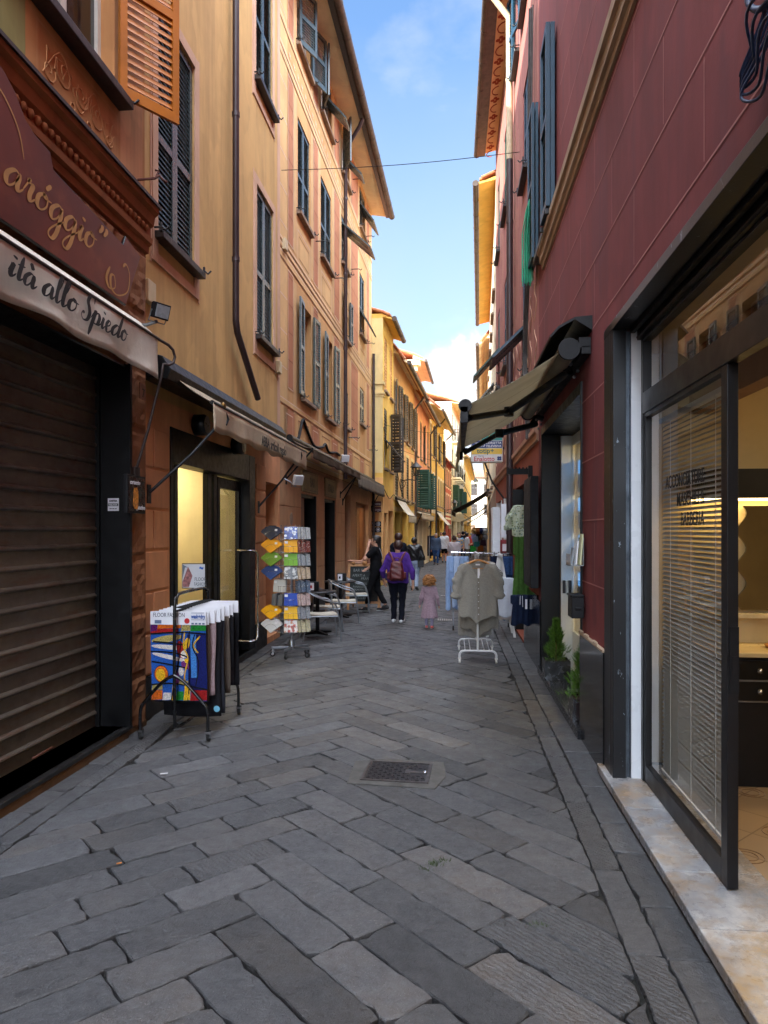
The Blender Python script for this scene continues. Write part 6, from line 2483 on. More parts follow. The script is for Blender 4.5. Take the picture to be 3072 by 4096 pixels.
po = tag(set_origin(q.build('vending_panel', plain('dark_red_enamel', '7a1a22', 0.35, var=0.2), bevel=0.02), (1.0, 14.1, 1.0)), 'dark red panel with pale stickers below the meter cabinet', 'panel')
q = MB()
q.box(0.95, 1.03, 13.962, 13.966, 1.40, 1.54)
q.box(0.98, 1.06, 13.962, 13.966, 1.26, 1.33)
q.build('sticker', M_PAPER, po)
q = MB()
q.box(0.92, 0.97, 16.9, 17.6, 0.1, 2.35)
q.box(0.97, 1.10, 16.9, 16.94, 0.1, 2.35)
tag(set_origin(q.build('folded_door', plain('pale_blue_white_paint', 'b9c4cf', 0.35), bevel=0.006), (1.0, 17, 0.1)), 'pale folded shop door standing open beyond the red panel', 'door')

# ------------------------------------------------------------------ right side, further along
G3, r3 = far_house('cream_house', 'cream house with ochre soffit beyond the rose house on the right', (1.12, 19.01), (1.6, 32), 'R', 11.2, M_CREAM,
                   [dict(n=6, z0=8.4, z1=10.2, mat=M_SHUT_G), dict(n=6, z0=5.4, z1=7.2, flap=[None, 0.5], mat=M_SHUT), dict(n=5, z0=3.2, z1=4.8, mat=M_SHUT)], over=0.45, zg=11.0, eave=M_YEL, trim=M_WHITEP, shops=[(0.08, 0.28, 2.5), (0.36, 0.58, 2.5), (0.66, 0.92, 2.5)], base=M_TAUPE, cove=False)
G4, r4 = far_house('peach_house', 'peach house with green shutters behind the dark far awning', (1.6, 32.01), (2.1, 45), 'R', 10.4, M_PINK_L,
                   [dict(n=6, z0=7.6, z1=9.4, mat=M_SHUT_G), dict(n=6, z0=4.6, z1=6.4, mat=M_SHUT_G)], over=0.45, zg=10.1, eave=M_CREAM, trim=M_CREAM, shops=[(0.05, 0.3, 2.6), (0.38, 0.62, 2.6), (0.7, 0.95, 2.6)])
G5, r5 = far_house('tan_house', 'tan house with a tiled eave far along the right', (2.1, 45.01), (2.8, 60), 'R', 10.9, M_YEL_L,
                   [dict(n=7, z0=7.8, z1=9.6), dict(n=7, z0=4.6, z1=6.4, mat=M_SHUT_G)], over=0.5, zg=10.6, trim=M_CREAM, shops=[(0.05, 0.3, 2.6), (0.4, 0.65, 2.6), (0.72, 0.95, 2.6)])
G6, r6 = far_house('distant_terrace', 'distant pale terrace on the right near the end of the street', (2.8, 60.01), (5.6, 112), 'R', 9.8, M_CREAM,
                   [dict(n=16, z0=6.8, z1=8.6), dict(n=16, z0=3.8, z1=5.6, mat=M_SHUT_G)], over=0.5, zg=9.6, trim=M_WHITEP, pitch=0.18, shops=[(0.1, 0.3, 2.5), (0.4, 0.6, 2.5), (0.7, 0.9, 2.5)])
# far awnings
awning('awning', 'dark drooping awning reaching far out from the right beyond the clothes racks', G3, 10.2, 15.0, 0.08, 3.45, 1.55, 2.62, 0.18, M_CANV_B, M_CANV_B, M_BLACK, arms=False)
awning('awning', 'olive awning behind the dark drooping one on the right', G4, 9.0, 13.0, 0.08, 3.2, 1.5, 2.3, 0.2, M_KHAKI, M_KHAKI, M_BLACK, arms=False)
awning('awning', 'pale yellow awning farthest down the right side', G5, 6.5, 11.0, 0.08, 3.2, 1.4, 2.35, 0.2, M_CANV, M_CANV, M_BLACK, arms=False)
awning('awning', 'cream slanting awning at the orange house on the left', F5a, 0.3, 2.9, 0.05, 3.0, 0.52, 2.35, 0.25, M_CANV, M_CANV, M_BLACK, arms=False)
awning('awning', 'scalloped beige awning folded up at the coral house', F5b, 0.4, 7.4, 0.05, 2.75, 0.3, 2.6, 0.28, M_CANV, M_CANV, M_BLACK, wavy=0.03)
awning('awning', 'pale slanting awning at the straw yellow house', F6, 3.8, 7.0, 0.05, 3.0, 0.8, 2.1, 0.2, M_CANV, M_CANV, M_BLACK, arms=False)


# street lanterns on scrolled brackets
def lantern(label, F, u_, z_, reach):
    root = thing('street_lantern', F.W(u_, 0, z_), label, 'lantern')
    q = MB()
    W = F.W
    q.tube(catmull([W(u_, 0, z_), W(u_, reach * 0.5, z_ + 0.06), W(u_, reach, z_ + 0.04), W(u_, reach, z_ + 0.22)], 6), 0.018, 6)
    q.tube(catmull([W(u_, 0, z_ - 0.3), W(u_, reach * 0.25, z_ - 0.2), W(u_, reach * 0.3, z_ - 0.02), W(u_, reach * 0.15, z_ - 0.06), W(u_, reach * 0.2, z_ - 0.14)], 6), 0.013, 6)
    q.fbox(F, u_ - 0.03, u_ + 0.03, 0, 0.02, z_ - 0.35, z_ + 0.1)
    q.build('bracket', M_IRON, root)
    c_ = W(u_, reach, z_ + 0.22)
    q = MB()
    for k in range(4):
        a_ = PI / 4 + k * PI / 2
        q.tube([c_ + Vector((0.09 * math.cos(a_), 0.09 * math.sin(a_), 0)), c_ + Vector((0.16 * math.cos(a_), 0.16 * math.sin(a_), 0.32))], 0.010, 4)
    q.lathe(c_, [(0.07, -0.02), (0.13, 0.0), (0.13, 0.015)], 4)
    q.lathe(c_ + Vector((0, 0, 0.32)), [(0.25, 0.0), (0.22, 0.03), (0.10, 0.15), (0.06, 0.18), (0.03, 0.22), (0, 0.27)], 8)
    q.build('frame', M_IRON, root)
    q = MB()
    q.lathe(c_, [(0.10, 0.015), (0.19, 0.32)], 4)
    q.build('glass', glass('lantern_glass', 'e0e4e0'), root)


u_, z_ = F5a.uz(1602, 1925)
lantern('black wrought iron lantern on the orange house wall', F5a, max(0.8, u_), 3.75, 0.62)
lantern('smaller black lantern far along the left by the red house', F7, 1.0, 3.3, 0.7)
lantern('distant lantern on the right above the awnings', G5, 13.5, 5.3, 0.9)
u_, z_ = F8.uz(1849, 1920, 0.5)
sd = thing('satellite_dish', F8.W(4.1, 0.6, 6.9), 'white satellite dish on an ivory house balcony', 'dish')
q = MB()
q.lathe((0, 0, 0), [(0.0, -0.06), (0.15, -0.045), (0.30, 0.0), (0.31, 0.005), (0.15, -0.035), (0.0, -0.05)], 20, axis='Y')
dsh = q.build('reflector', M_WHITE)
dsh.parent = sd
dsh.rotation_euler = (R(-20), 0, R(200))
q = MB()
q.tube([F8.W(4.1, 0.6, 6.55), F8.W(4.1, 0.6, 6.9)], 0.02, 6)
q.build('mast', M_ALU, sd)
# wires over the street
for lb, a, b, sag in (('thin wire strung high between the pink house and the rose house', F3.W(0.05, 0.03, 7.95), FQ.W(Q(11.9), 0.03, 8.05), 0.06), ('dark wire between the narrow yellow house and the far awning', F4.W(0.1, 0.02, 5.3), G3.W(6.0, 0.02, 5.4), 0.25), ('slack wire crossing low from the orange house to the cream house', F5a.W(0.2, 0.02, 4.9), G3.W(9.5, 0.02, 5.0), 0.5)):
    q = MB()
    a, b = Vector(a), Vector(b)
    q.tube([a + (b - a) * (k / 12) - Vector((0, 0, sag * math.sin(PI * k / 12))) for k in range(13)], 0.006, 5)
    tag(set_origin(q.build('overhead_wire', M_RUBBER), a), lb, 'wire')
# loose cabling on the yellow and orange fronts
q = MB()
q.tube(catmull([F4.W(0.0, 0.03, 5.2), F4.W(0.8, 0.05, 4.6), F4.W(1.6, 0.04, 4.9), F5a.W(0.4, 0.04, 4.2), F5a.W(2.2, 0.05, 3.2), F5a.W(4.5, 0.05, 2.9), F5a.W(6.9, 0.05, 3.1)], 6), 0.014, 5)
q.tube(catmull([F4.W(0.0, 0.03, 3.2), F4.W(1.2, 0.06, 2.9), F4.W(2.6, 0.05, 3.1), F5a.W(1.5, 0.05, 2.75), F5a.W(4, 0.05, 3.05)], 6), 0.012, 5)
tag(set_origin(q.build('cable', M_RUBBER), F4.W(0, 0.03, 3)), 'slack black cables looping along the yellow and orange house fronts', 'cable')
# shop direction signs on the corner of the yellow house
s1 = thing('shop_sign', (-2.5, 23.27, 2.4), 'red brown two line shop sign on the corner of the narrow yellow house', 'sign')
q = MB()
q.box(-2.78, -2.36, 23.24, 23.28, 2.40, 2.58)
q.box(-2.78, -2.36, 23.24, 23.28, 2.60, 2.76)
q.build('board', plain('oxblood_enamel', '5a1c1a', 0.4), s1)
text('Carbone', 0.13, s1, M_PAPER, (-2.38, 23.236, 2.635), X_, ZUP, 'RIGHT', bold=0.002, sx=0.8)
text('& Borgo', 0.13, s1, M_PAPER, (-2.38, 23.236, 2.445), X_, ZUP, 'RIGHT', bold=0.002, sx=0.8)
for k, (z_, tx) in enumerate(((1.93, 'TRATTORIA'), (1.74, 'BOTTEGA'))):
    s1 = thing('direction_sign', (-2.6, 23.27, z_), ['black sign with a white cutlery roundel on the yellow house corner', 'black sign with a white chef hat roundel on the yellow house corner'][k], 'sign')
    q = MB()
    q.box(-2.95, -2.36, 23.24, 23.28, z_, z_ + 0.17)
    q.build('board', M_PLASTIC_K, s1)
    text(tx, 0.085, s1, M_PAPER, (-2.56, 23.236, z_ + 0.075), X_, ZUP, 'RIGHT', bold=0.001, sx=0.8)
    q = MB()
    c_ = Vector((-2.46, 23.237, z_ + 0.085))
    q.tube([c_ + Vector((0.062 * math.cos(t_ * PI / 8), 0, 0.062 * math.sin(t_ * PI / 8))) for t_ in range(16)], 0.007, 5, closed=True)
    if k == 0:
        for dx in (-0.02, 0.02):
            q.tube([c_ + Vector((dx, 0, -0.04)), c_ + Vector((dx, 0, 0.04))], 0.008, 5)
        q.tube([c_ + Vector((-0.034, 0, 0.04)), c_ + Vector((-0.03, 0, 0.015)), c_ + Vector((-0.01, 0, 0.015)), c_ + Vector((-0.006, 0, 0.04))], 0.005, 4)
    else:
        for dx, dz in ((-0.02, 0.01), (0.0, 0.02), (0.02, 0.01)):
            q.lathe(c_ + Vector((dx, 0, dz)), [(0, -0.004), (0.018, 0.0)], 10, axis='Y')
        q.box(c_.x - 0.022, c_.x + 0.022, c_.y - 0.003, c_.y + 0.003, c_.z - 0.03, c_.z + 0.008)
    q.build('roundel', M_PAPER, s1)
# ================================================================== THINGS IN THE STREET
def fabric(name, h, var=0.12, nscale=18, rough=0.9):
    return plain(name, h, rough, var=var, nscale=nscale, bump=0.25, spec=0.2)


# ------------------------------------------------------------------ rug rack
rk = thing('rug_rack', (-2.38, 6.3, 0), 'black tubular rolling rack hung with doormats beside the stone pillar', 'rack')
M_TUBE = plain('black_gloss_tube', '0d0e11', 0.22, var=0.1)
q = MB()
lp = catmull([(-2.38, 5.90, 0.22), (-2.38, 5.90, 1.12), (-2.38, 5.95, 1.22), (-2.38, 6.05, 1.25), (-2.38, 6.58, 1.25), (-2.38, 6.68, 1.22), (-2.38, 6.73, 1.12), (-2.38, 6.73, 0.22), (-2.38, 6.68, 0.12), (-2.38, 6.58, 0.09), (-2.38, 6.05, 0.09), (-2.38, 5.95, 0.12)], 5, closed=True)
q.tube(lp, 0.0145, 10, closed=True)
q.build('frame', M_TUBE, rk)
for y_ in (5.88, 6.75):
    for s_ in (-1, 1):
        q = MB()
        q.tube(catmull([(-2.38, y_, 0.56), (-2.38 + s_ * 0.10, y_, 0.50), (-2.38 + s_ * 0.25, y_, 0.34), (-2.38 + s_ * 0.295, y_, 0.26), (-2.38 + s_ * 0.30, y_, 0.085)], 5), 0.0145, 8)
        lg = q.build('leg', M_TUBE, rk)
        q = MB()
        x_ = -2.38 + s_ * 0.30
        q.lathe((x_ - 0.012, y_ + 0.02, 0.033), [(0.012, 0), (0.032, 0.002), (0.032, 0.022), (0.012, 0.024)], 14, axis='X')
        q.build('wheel', M_RUBBER, lg)
        q = MB()
        q.box(x_ - 0.02, x_ + 0.02, y_ - 0.015, y_ + 0.035, 0.068, 0.088)
        q.box(x_ - 0.02, x_ - 0.016, y_ - 0.002, y_ + 0.035, 0.03, 0.07)
        q.box(x_ + 0.016, x_ + 0.02, y_ - 0.002, y_ + 0.035, 0.03, 0.07)
        q.build('caster', M_CHROME, lg)
q = MB()
for k in range(17):
    y_ = 5.97 + k * 0.045
    q.tube([(-2.40, y_, 1.13), (-2.30, y_, 1.13)], 0.006, 5)
q.tube([(-2.39, 5.92, 1.10), (-2.39, 6.71, 1.10)], 0.012, 6)
q.build('hook_rail', M_PLASTIC_K, rk)
hs = thing('rack_sign', (-2.5, 6.72, 1.24), 'framed header sign with floor fashion lettering on top of the rug rack', 'sign')
q = MB()
q.box(-2.635, -2.395, 6.71, 6.725, 1.235, 1.48)
q.build('frame', M_PLASTIC_K, hs, bevel=0.004)
q = MB()
q.box(-2.628, -2.402, 6.705, 6.709, 1.243, 1.472, 0)
q.prism([(-2.625, 6.704, 1.30), (-2.57, 6.704, 1.45), (-2.525, 6.704, 1.36), (-2.56, 6.704, 1.25), (-2.625, 6.704, 1.25)], (0, 0.0008, 0), 1)
q.prism([(-2.625, 6.7035, 1.33), (-2.60, 6.7035, 1.44), (-2.57, 6.7035, 1.44), (-2.625, 6.7035, 1.47)], (0, 0.0005, 0), 2)
q.build('print', [plain('pale_grey_print', 'b4b6b8', 0.4, var=0.05), plain('rosy_print', '8a5a58', 0.5, var=0.5, nscale=30), plain('slate_print', '5d6a72', 0.5)], hs)
text('FLOOR', 0.05, hs, plain('grey_ink', '4a4c50', 0.5), (-2.505, 6.703, 1.31), (1, 0, 0), ZUP, sx=0.72)
text('FASHION', 0.05, hs, plain('grey_ink', '4a4c50', 0.5), (-2.510, 6.703, 1.262), (1, 0, 0), ZUP, sx=0.60)
M_BLUE_INK = plain('blue_ink', '1c4f9a', 0.5, var=0)
q = MB()
q.grid(lambda a, b: Vector((-2.455 + 0.04 * a, 6.703, 1.425 + 0.02 * b + 0.004 * math.sin(a * 7))), 10, 2)
q.build('logo', M_BLUE_INK, hs)
rug_cols = ['4a3a30', '9a8486', '16161a', '2a2c34', '101014', '5a5048', '1a1a1e', '303038', '141418', '22242a']
rug_lbl = ['brown', 'dusty mauve', 'black', 'slate', 'jet black', 'taupe', 'charcoal', 'steel grey', 'coal black', 'dark blue grey']


def doormat(i, x0, x1, y, zt, zb, matr, label):
    root = thing('doormat', ((x0 + x1) / 2, y, zb), label, 'doormat', 'doormats hung on the black rolling rack')
    q = MB()
    q.grid(lambda a, b: Vector((x0 + (x1 - x0) * a + 0.006 * math.sin(b * 5 + i), y + 0.012 * math.sin(b * PI * 1.1 + i * 0.7) + 0.02 * b * b, zt - 0.10 - (zt - 0.10 - zb) * b - 0.012 * math.sin(PI * a) * b)), 8, 14)
    q.build('pile', matr, root, solid=0.009)
    q = MB()
    q.box(x0, x1, y - 0.008, y + 0.002, zt - 0.115, zt)
    q.build('card', M_PAPER, root)
    return root


for i in range(10):
    y_ = 6.055 + 0.066 * i
    wx = [0.0, 0.03, 0.06, 0.07, 0.05, 0.08, 0.09, 0.07, 0.10, 0.08][i]
    doormat(i, -2.62 + 0.01 * i, -2.13 + wx, y_, 1.09 + 0.004 * i, [0.30, 0.34, 0.14, 0.15, 0.15, 0.3, 0.5, 0.34, 0.33, 0.34][i], fabric('%s_pile' % rug_lbl[i].replace(' ', '_'), rug_cols[i], nscale=60),
            '%s doormat hanging on the rug rack behind the colourful front mat' % rug_lbl[i])
fm = doormat(10, -2.63, -2.13, 5.985, 1.095, 0.31, fabric('black_mat_backing', '121214'), 'colourful abstract patterned doormat at the front of the rug rack')
# its pattern: flat patches of dyed pile
art_cols = {'blue': '2456a8', 'navy': '141c5a', 'purple': '5a1a5e', 'orange': 'd0641a', 'yellow': 'd8a820', 'red': '9a1c1c', 'white': 'cfc8c0', 'sand': 'a89858', 'green': '1f7a2e', 'black': '0e0e12', 'sky': '3f7cc0', 'plum': '6e2a6a'}
names = list(art_cols)
am = [fabric('dyed_%s_pile' % k, v, 0.4, 110) for k, v in art_cols.items()]
q = MB()


def art(pts, c, lift):
    def P(x, y):
        b = 1 - y
        zz = 0.99 - 0.67 * b
        return Vector((-2.63 + 0.5 * x + 0.006 * math.sin(b * 5 + 10), 5.985 + 0.012 * math.sin(b * PI * 1.1 + 7) + 0.02 * b * b - 0.0055 - 0.0007 * lift, zz))
    q.add([P(x, y) for x, y in pts], [tuple(range(len(pts)))], names.index(c))


def grid_art(x0, x1, y0, y1, c, lift):
    for k in range(8):
        a, b = y0 + (y1 - y0) * k / 8, y0 + (y1 - y0) * (k + 1) / 8
        art([(x0, a), (x1, a), (x1, b), (x0, b)], c, lift)


def blob(cx, cy, rx, ry, c, lift, rot=0, n=18):
    art([(cx + rx * math.cos(t_ * 2 * PI / n) * math.cos(rot) - ry * math.sin(t_ * 2 * PI / n) * math.sin(rot), cy + rx * math.cos(t_ * 2 * PI / n) * math.sin(rot) + ry * math.sin(t_ * 2 * PI / n) * math.cos(rot)) for t_ in range(n)], c, lift)


grid_art(0.0, 1.0, 0.0, 1.0, 'blue', 0)
grid_art(0.66, 1.0, 0.14, 0.86, 'navy', 1)
grid_art(0.72, 0.82, 0.3, 0.86, 'sky', 2)
for x0, x1, y0, y1, c in ((0, .12, .88, 1, 'purple'), (.12, .55, .93, 1, 'orange'), (.55, .72, .9, 1, 'sand'), (.72, 1, .9, 1, 'green'), (0, .5, .86, .93, 'red'), (0, .2, 0, .13, 'orange'), (.2, .36, 0, .1, 'white'), (.36, .44, 0, .2, 'yellow'), (.44, .58, 0, .12, 'green'), (.58, .7, 0, .2, 'yellow'), (.7, 1, 0, .14, 'red'), (.0, .2, .13, .2, 'sand'), (.44, .66, .2, .26, 'sand')):
    art([(x0, y0), (x1, y0 + 0.01), (x1, y1), (x0 + 0.02, y1)], c, 3)
blob(.3, .80, .28, .045, 'sand', 4, 0.12)
blob(.32, .69, .31, .03, 'white', 4, -0.05)
blob(.34, .56, .32, .028, 'white', 4, -0.15)
blob(.55, .66, .07, .12, 'red', 5, 0.3)
blob(.6, .60, .06, .05, 'white', 6, 0.5)
blob(.62, .46, .08, .05, 'plum', 5, -0.4)
blob(.66, .74, .05, .08, 'yellow', 5, -0.4)
blob(.64, .52, .035, .03, 'yellow', 6)
blob(.18, .34, .13, .115, 'black', 4)
blob(.18, .34, .12, .105, 'orange', 5)
blob(.17, .33, .085, .08, 'yellow', 6)
blob(.45, .30, .06, .09, 'plum', 5, 0.3)
blob(.54, .38, .05, .06, 'white', 5)
for pts in ([(.0, .86), (.5, .885), (1, .87)], [(.05, .76), (.35, .745), (.62, .72)], [(.0, .63), (.4, .62), (.7, .56)], [(.36, .0), (.42, .25), (.5, .5), (.58, .9)], [(.66, .0), (.7, .4), (.66, .62), (.71, .9)], [(.0, .2), (.4, .22), (1, .15)], [(.8, .86), (.76, .7), (.86, .5), (.8, .2)], [(.02, .5), (.3, .47), (.66, .42)]):
    P = catmull([(x, y, 0) for x, y in pts], 8)
    for a, b in zip(P, P[1:]):
        d_ = (b - a).normalized() * 0.010
        art([(a.x - d_.y, a.y + d_.x), (b.x - d_.y, b.y + d_.x), (b.x + d_.y, b.y - d_.x), (a.x + d_.y, a.y - d_.x)], 'black', 7)
for pts in ([(.62, .88), (.6, .7), (.67, .55), (.6, .3), (.68, .02)], [(.9, .84), (.78, .72), (.86, .62)]):
    P = catmull([(x, y, 0) for x, y in pts], 8)
    for a, b in zip(P, P[1:]):
        d_ = (b - a).normalized() * 0.011
        art([(a.x - d_.y, a.y + d_.x), (b.x - d_.y, b.y + d_.x), (b.x + d_.y, b.y - d_.x), (a.x + d_.y, a.y - d_.x)], 'yellow', 8)
q.build('pattern', am, fm)
text('FLOOR FASHION', 0.052, fm, plain('grey_ink', '4a4c50', 0.5), (-2.605, 5.974, 1.048), (1, 0, 0), ZUP, sx=0.72)
text('wash+dry', 0.05, fm, M_BLUE_INK, (-2.262, 5.974, 1.038), (1, 0, 0), ZUP, sx=0.62, bold=0.0015)
q = MB()
q.lathe((-2.30, 5.975, 1.015), [(0.0, -0.001), (0.024, 0.0)], 16, axis='Y')
q.build('sale_dot', plain('red_dot', 'b01e22', 0.5, var=0), fm)
q = MB()
for k in range(4):
    q.box(-2.26 + 0.032 * k, -2.238 + 0.032 * k, 5.974, 5.976, 0.985, 0.999)
q.box(-2.59, -2.53, 5.974, 5.976, 0.99, 1.02)
q.box(-2.262, -2.15, 5.974, 5.976, 1.083, 1.0865)
q.box(-2.262, -2.15, 5.974, 5.976, 1.024, 1.0275)
q.build('small_print', plain('grey_blue_ink', '5a6a86', 0.5), fm)
cl = thing('mat_sticker', (-2.09, 6.18, 0.2), 'round pale blue sticker on the black doormat at the rack corner', 'sticker')
q = MB()
q.lathe((-2.105, 6.183, 0.205), [(0.0, -0.002), (0.028, 0.0)], 18, axis='Y')
q.build('disc', plain('pale_blue_sticker', '6fb0c8', 0.4), cl)

# ------------------------------------------------------------------ napkin spinner
SPC = Vector((-2.30, 10.0, 0))
spn = thing('spinner_rack', SPC, 'tall revolving wire rack of paper napkins on five castors', 'rack')
q = MB()
q.tube([SPC + Vector((0, 0, 0.13)), SPC + Vector((0, 0, 1.86))], 0.019, 12)
q.lathe(SPC + Vector((0, 0, 0.10)), [(0.05, 0), (0.05, 0.10), (0.028, 0.14)], 14)
q.build('post', M_ALU, spn)
for k in range(5):
    a_ = R(-95) + k * 2 * PI / 5
    d_ = Vector((math.cos(a_), math.sin(a_), 0))
    s_ = Vector((-d_.y, d_.x, 0))
    q = MB()
    q.obox(SPC + d_ * 0.04 - s_ * 0.018 + Vector((0, 0, 0.115)), d_ * 0.25, s_ * 0.036, Vector((0, 0, 0.03)))
    lg = q.build('leg', M_ALU, spn, bevel=0.003)
    q = MB()
    c_ = SPC + d_ * 0.27 + Vector((0, 0, 0.04))
    n_ = 14
    v1 = [c_ + d_ * 0.038 * math.cos(t_ * 2 * PI / n_) + ZUP * 0.038 * math.sin(t_ * 2 * PI / n_) - s_ * 0.012 for t_ in range(n_)]
    q.prism(v1, s_ * 0.024)
    q.build('wheel', M_RUBBER, lg)
    q = MB()
    q.prism([c_ + d_ * 0.02 * math.cos(t_ * 2 * PI / n_) + ZUP * 0.02 * math.sin(t_ * 2 * PI / n_) - s_ * 0.0135 for t_ in range(n_)], s_ * 0.027)
    q.obox(c_ - d_ * 0.02 - s_ * 0.017 + ZUP * 0.0, d_ * 0.03, s_ * 0.003, ZUP * 0.075)
    q.obox(c_ - d_ * 0.02 + s_ * 0.014 + ZUP * 0.0, d_ * 0.03, s_ * 0.003, ZUP * 0.075)
    q.build('caster', M_CHROME, lg)
A0 = math.atan2(-10.0, 2.3) - R(4)
FACES = [A0, A0 - R(64), A0 + R(62), A0 + R(180), A0 + R(122), A0 - R(122)]
wire = MB()
rows = [1.865 - 0.1875 * k for k in range(8)]
pm = {}


def paper(name, h, var=0.0, nscale=40):
    return plain(name, h, 0.5, var=var, nscale=nscale, spec=0.3)


def floral(name, base, spots, scale=22, thr=0.5):
    if name in MATS:
        return MATS[name]
    t = NT(name)
    v = t.n.new('ShaderNodeTexVoronoi')
    v.inputs['Scale'].default_value = scale
    t.l.new(t.pos(), v.inputs['Vector'])
    c = t.mix(t.ramp(v.outputs['Distance'], thr - 0.12, thr), lin(spots[0]), lin(base))
    c = t.mix(t.ramp(t.noise(scale * 1.4, 3), 0.58, 0.62), c, lin(spots[1]))
    t.col(c)
    t.rough(0.3)
    MATS[name] = t.m
    return t.m


front = [('blue and white patterned', floral('blue_white_print', '1e3f94', ['c8d0dc', '12204e'])), ('golden yellow', paper('golden_paper', 'e0a010')), ('apple green', paper('apple_green_paper', '6fa42c')), ('black and white floral', floral('black_white_print', '16191c', ['b8b8b4', '3a3c3c'], 18)),
         (None, None), ('royal blue', paper('royal_blue_paper', '1a40a0')), ('bright yellow', paper('bright_yellow_paper', 'e4b018')), ('red and white floral', floral('red_white_print', 'd0c8c0', ['a8361c', 'b86a28'], 20))]
fans = [('navy', '1a2442'), ('golden yellow', 'e09c10'), ('olive green', '648c2a'), ('denim blue', '25407c'), (None, None), (None, None), ('amber yellow', 'e8a810'), ('white', 'c8cacc')]
side = [('silver grey', '9a9c9e'), ('wine red', '6e2622'), ('clear plastic', '8a9096'), ('biscuit', 'b8a48a'), ('slate blue', '4a5a70'), ('pink and white', 'b8a09a'), ('dove grey', '8c9096'), ('ivory', 'b8b090')]
rown = ['top', 'second', 'third', 'fourth', 'fifth', 'sixth', 'seventh', 'bottom']


def fdir(a_):
    n_ = Vector((math.cos(a_), math.sin(a_), 0))
    return n_, Vector((-n_.y, n_.x, 0))          # outward, and to the viewer's right


def pack_square(label, matr, a_, z, w_=0.20, h_=0.175, th=0.055, slots=0, turn=0.0):
    p_, _ = fdir(a_)
    n_, r_ = fdir(a_ + turn)
    up = (ZUP * 0.98 - n_ * 0.16).normalized()
    o = SPC + p_ * (0.135 if not turn else 0.17) + ZUP * (z - 0.185)
    root = thing('napkin_pack', o, label, 'napkins', 'packs of paper napkins on the revolving rack')
    q = MB()
    if slots:
        for k in range(slots):
            f = k / slots
            q.obox(o - r_ * (w_ / 2) + r_ * w_ * f + n_ * (0.02 * (k % 2)), r_ * (w_ / slots * 0.8), n_ * 0.09, up * (h_ * (0.92 + 0.08 * math.sin(k * 2.3))))
    else:
        for k in range(3):
            q.obox(o - r_ * (w_ / 2 - 0.002 * k) + n_ * th * k / 3, r_ * (w_ - 0.004 * k), n_ * (th / 3 - 0.003), up * (h_ - 0.004 * (2 - k)))
    po = q.build('napkin_stack', matr, root, bevel=0.004)
    if not slots:
        q = MB()
        q.obox(o - r_ * (w_ / 2 - 0.012) + n_ * (th + 0.0005) + up * (h_ - 0.05), r_ * 0.045, n_ * 0.001, up * 0.035)
        q.build('price_label', M_PAPER, root)


def pack_fan(label, matr, a_, z):
    p_, _ = fdir(a_ - R(12))
    n_, r_ = fdir(a_ + R(44))
    up = (ZUP * 0.97 - n_ * 0.2).normalized()
    o = SPC + p_ * 0.285 + ZUP * (z - 0.20)
    root = thing('napkin_pack', o, label, 'napkins', 'packs of paper napkins on the revolving rack')
    pts = [(0.0, 0.0)]
    for k in range(25):
        t_ = R(34) + R(112) * k / 24
        rr = 0.205 + 0.008 * abs(math.sin(k * PI / 4))
        pts.append((rr * math.cos(t_) * 0.95, rr * math.sin(t_)))
    q = MB()
    q.prism([o + r_ * x + up * y for x, y in pts], n_ * 0.05)
    q.build('napkin_stack', matr, root, bevel=0.004)
    q = MB()
    q.obox(o + r_ * 0.055 + up * 0.13 + n_ * 0.051, r_ * 0.04, n_ * 0.001, up * 0.03)
    q.build('price_label', M_PAPER, root)
    q = MB()
    arc = [o + n_ * 0.053 + r_ * (0.115 * math.cos(R(36) + R(108) * k / 10)) + up * (0.125 * math.sin(R(36) + R(108) * k / 10)) for k in range(11)]
    q.tube(arc, 0.0018, 4)
    q.build('rack_wire', M_CHROME, root)


for k in range(8):
    z = rows[k]
    n_, r_ = fdir(FACES[0])
    if front[k][0]:
        pack_square('%s square napkin pack facing the street on the revolving rack' % front[k][0], front[k][1], FACES[0], z)
    if fans[k][0]:
        pack_fan('%s fan shaped napkin pack on the left of the revolving rack, %s row' % (fans[k][0], rown[k]), paper('%s_fan_paper' % fans[k][0].replace(' ', '_'), fans[k][1]), FACES[1], z)
    else:
        pack_square('%s napkin packs stood on edge on the left of the rack, %s row' % (['white', 'charcoal'][k - 4], rown[k]), paper(['plain_white_paper', 'charcoal_paper'][k - 4], ['b4b6b4', '55575a'][k - 4]), FACES[1], z, slots=4 if k == 5 else 0, turn=R(36))
    pack_square('%s napkin packs stood on edge on the right of the rack, %s row' % (side[k][0], rown[k]), floral('%s_side_print' % side[k][0].replace(' ', '_'), side[k][1], ['c0beb8', '6a6a6c'], 45, 0.3), FACES[2], z, slots=5, turn=-R(30))
    for fi in range(6):
        nn, rr = fdir(FACES[fi])
        for dz in (-0.19, -0.10):
            c_ = SPC + ZUP * (z + dz)
            wire.tube([c_ + nn * 0.12 - rr * 0.105, c_ + nn * 0.215 - rr * 0.105, c_ + nn * 0.215 + rr * 0.105, c_ + nn * 0.12 + rr * 0.105], 0.002, 4)
        for sx_ in (-0.105, -0.035, 0.035, 0.105):
            c_ = SPC + ZUP * (z - 0.19) + nn * 0.215 + rr * sx_
            wire.tube([c_ - nn * 0.095, c_, c_ + ZUP * 0.09], 0.0018, 4)
for fi in range(6):
    nn, rr = fdir(FACES[fi])
    for sx_ in (-0.1, 0.1):
        wire.tube([SPC + nn * 0.12 + rr * sx_ + ZUP * 0.36, SPC + nn * 0.12 + rr * sx_ + ZUP * 1.88], 0.003, 4)
wire.build('wire_basket', M_CHROME, spn)

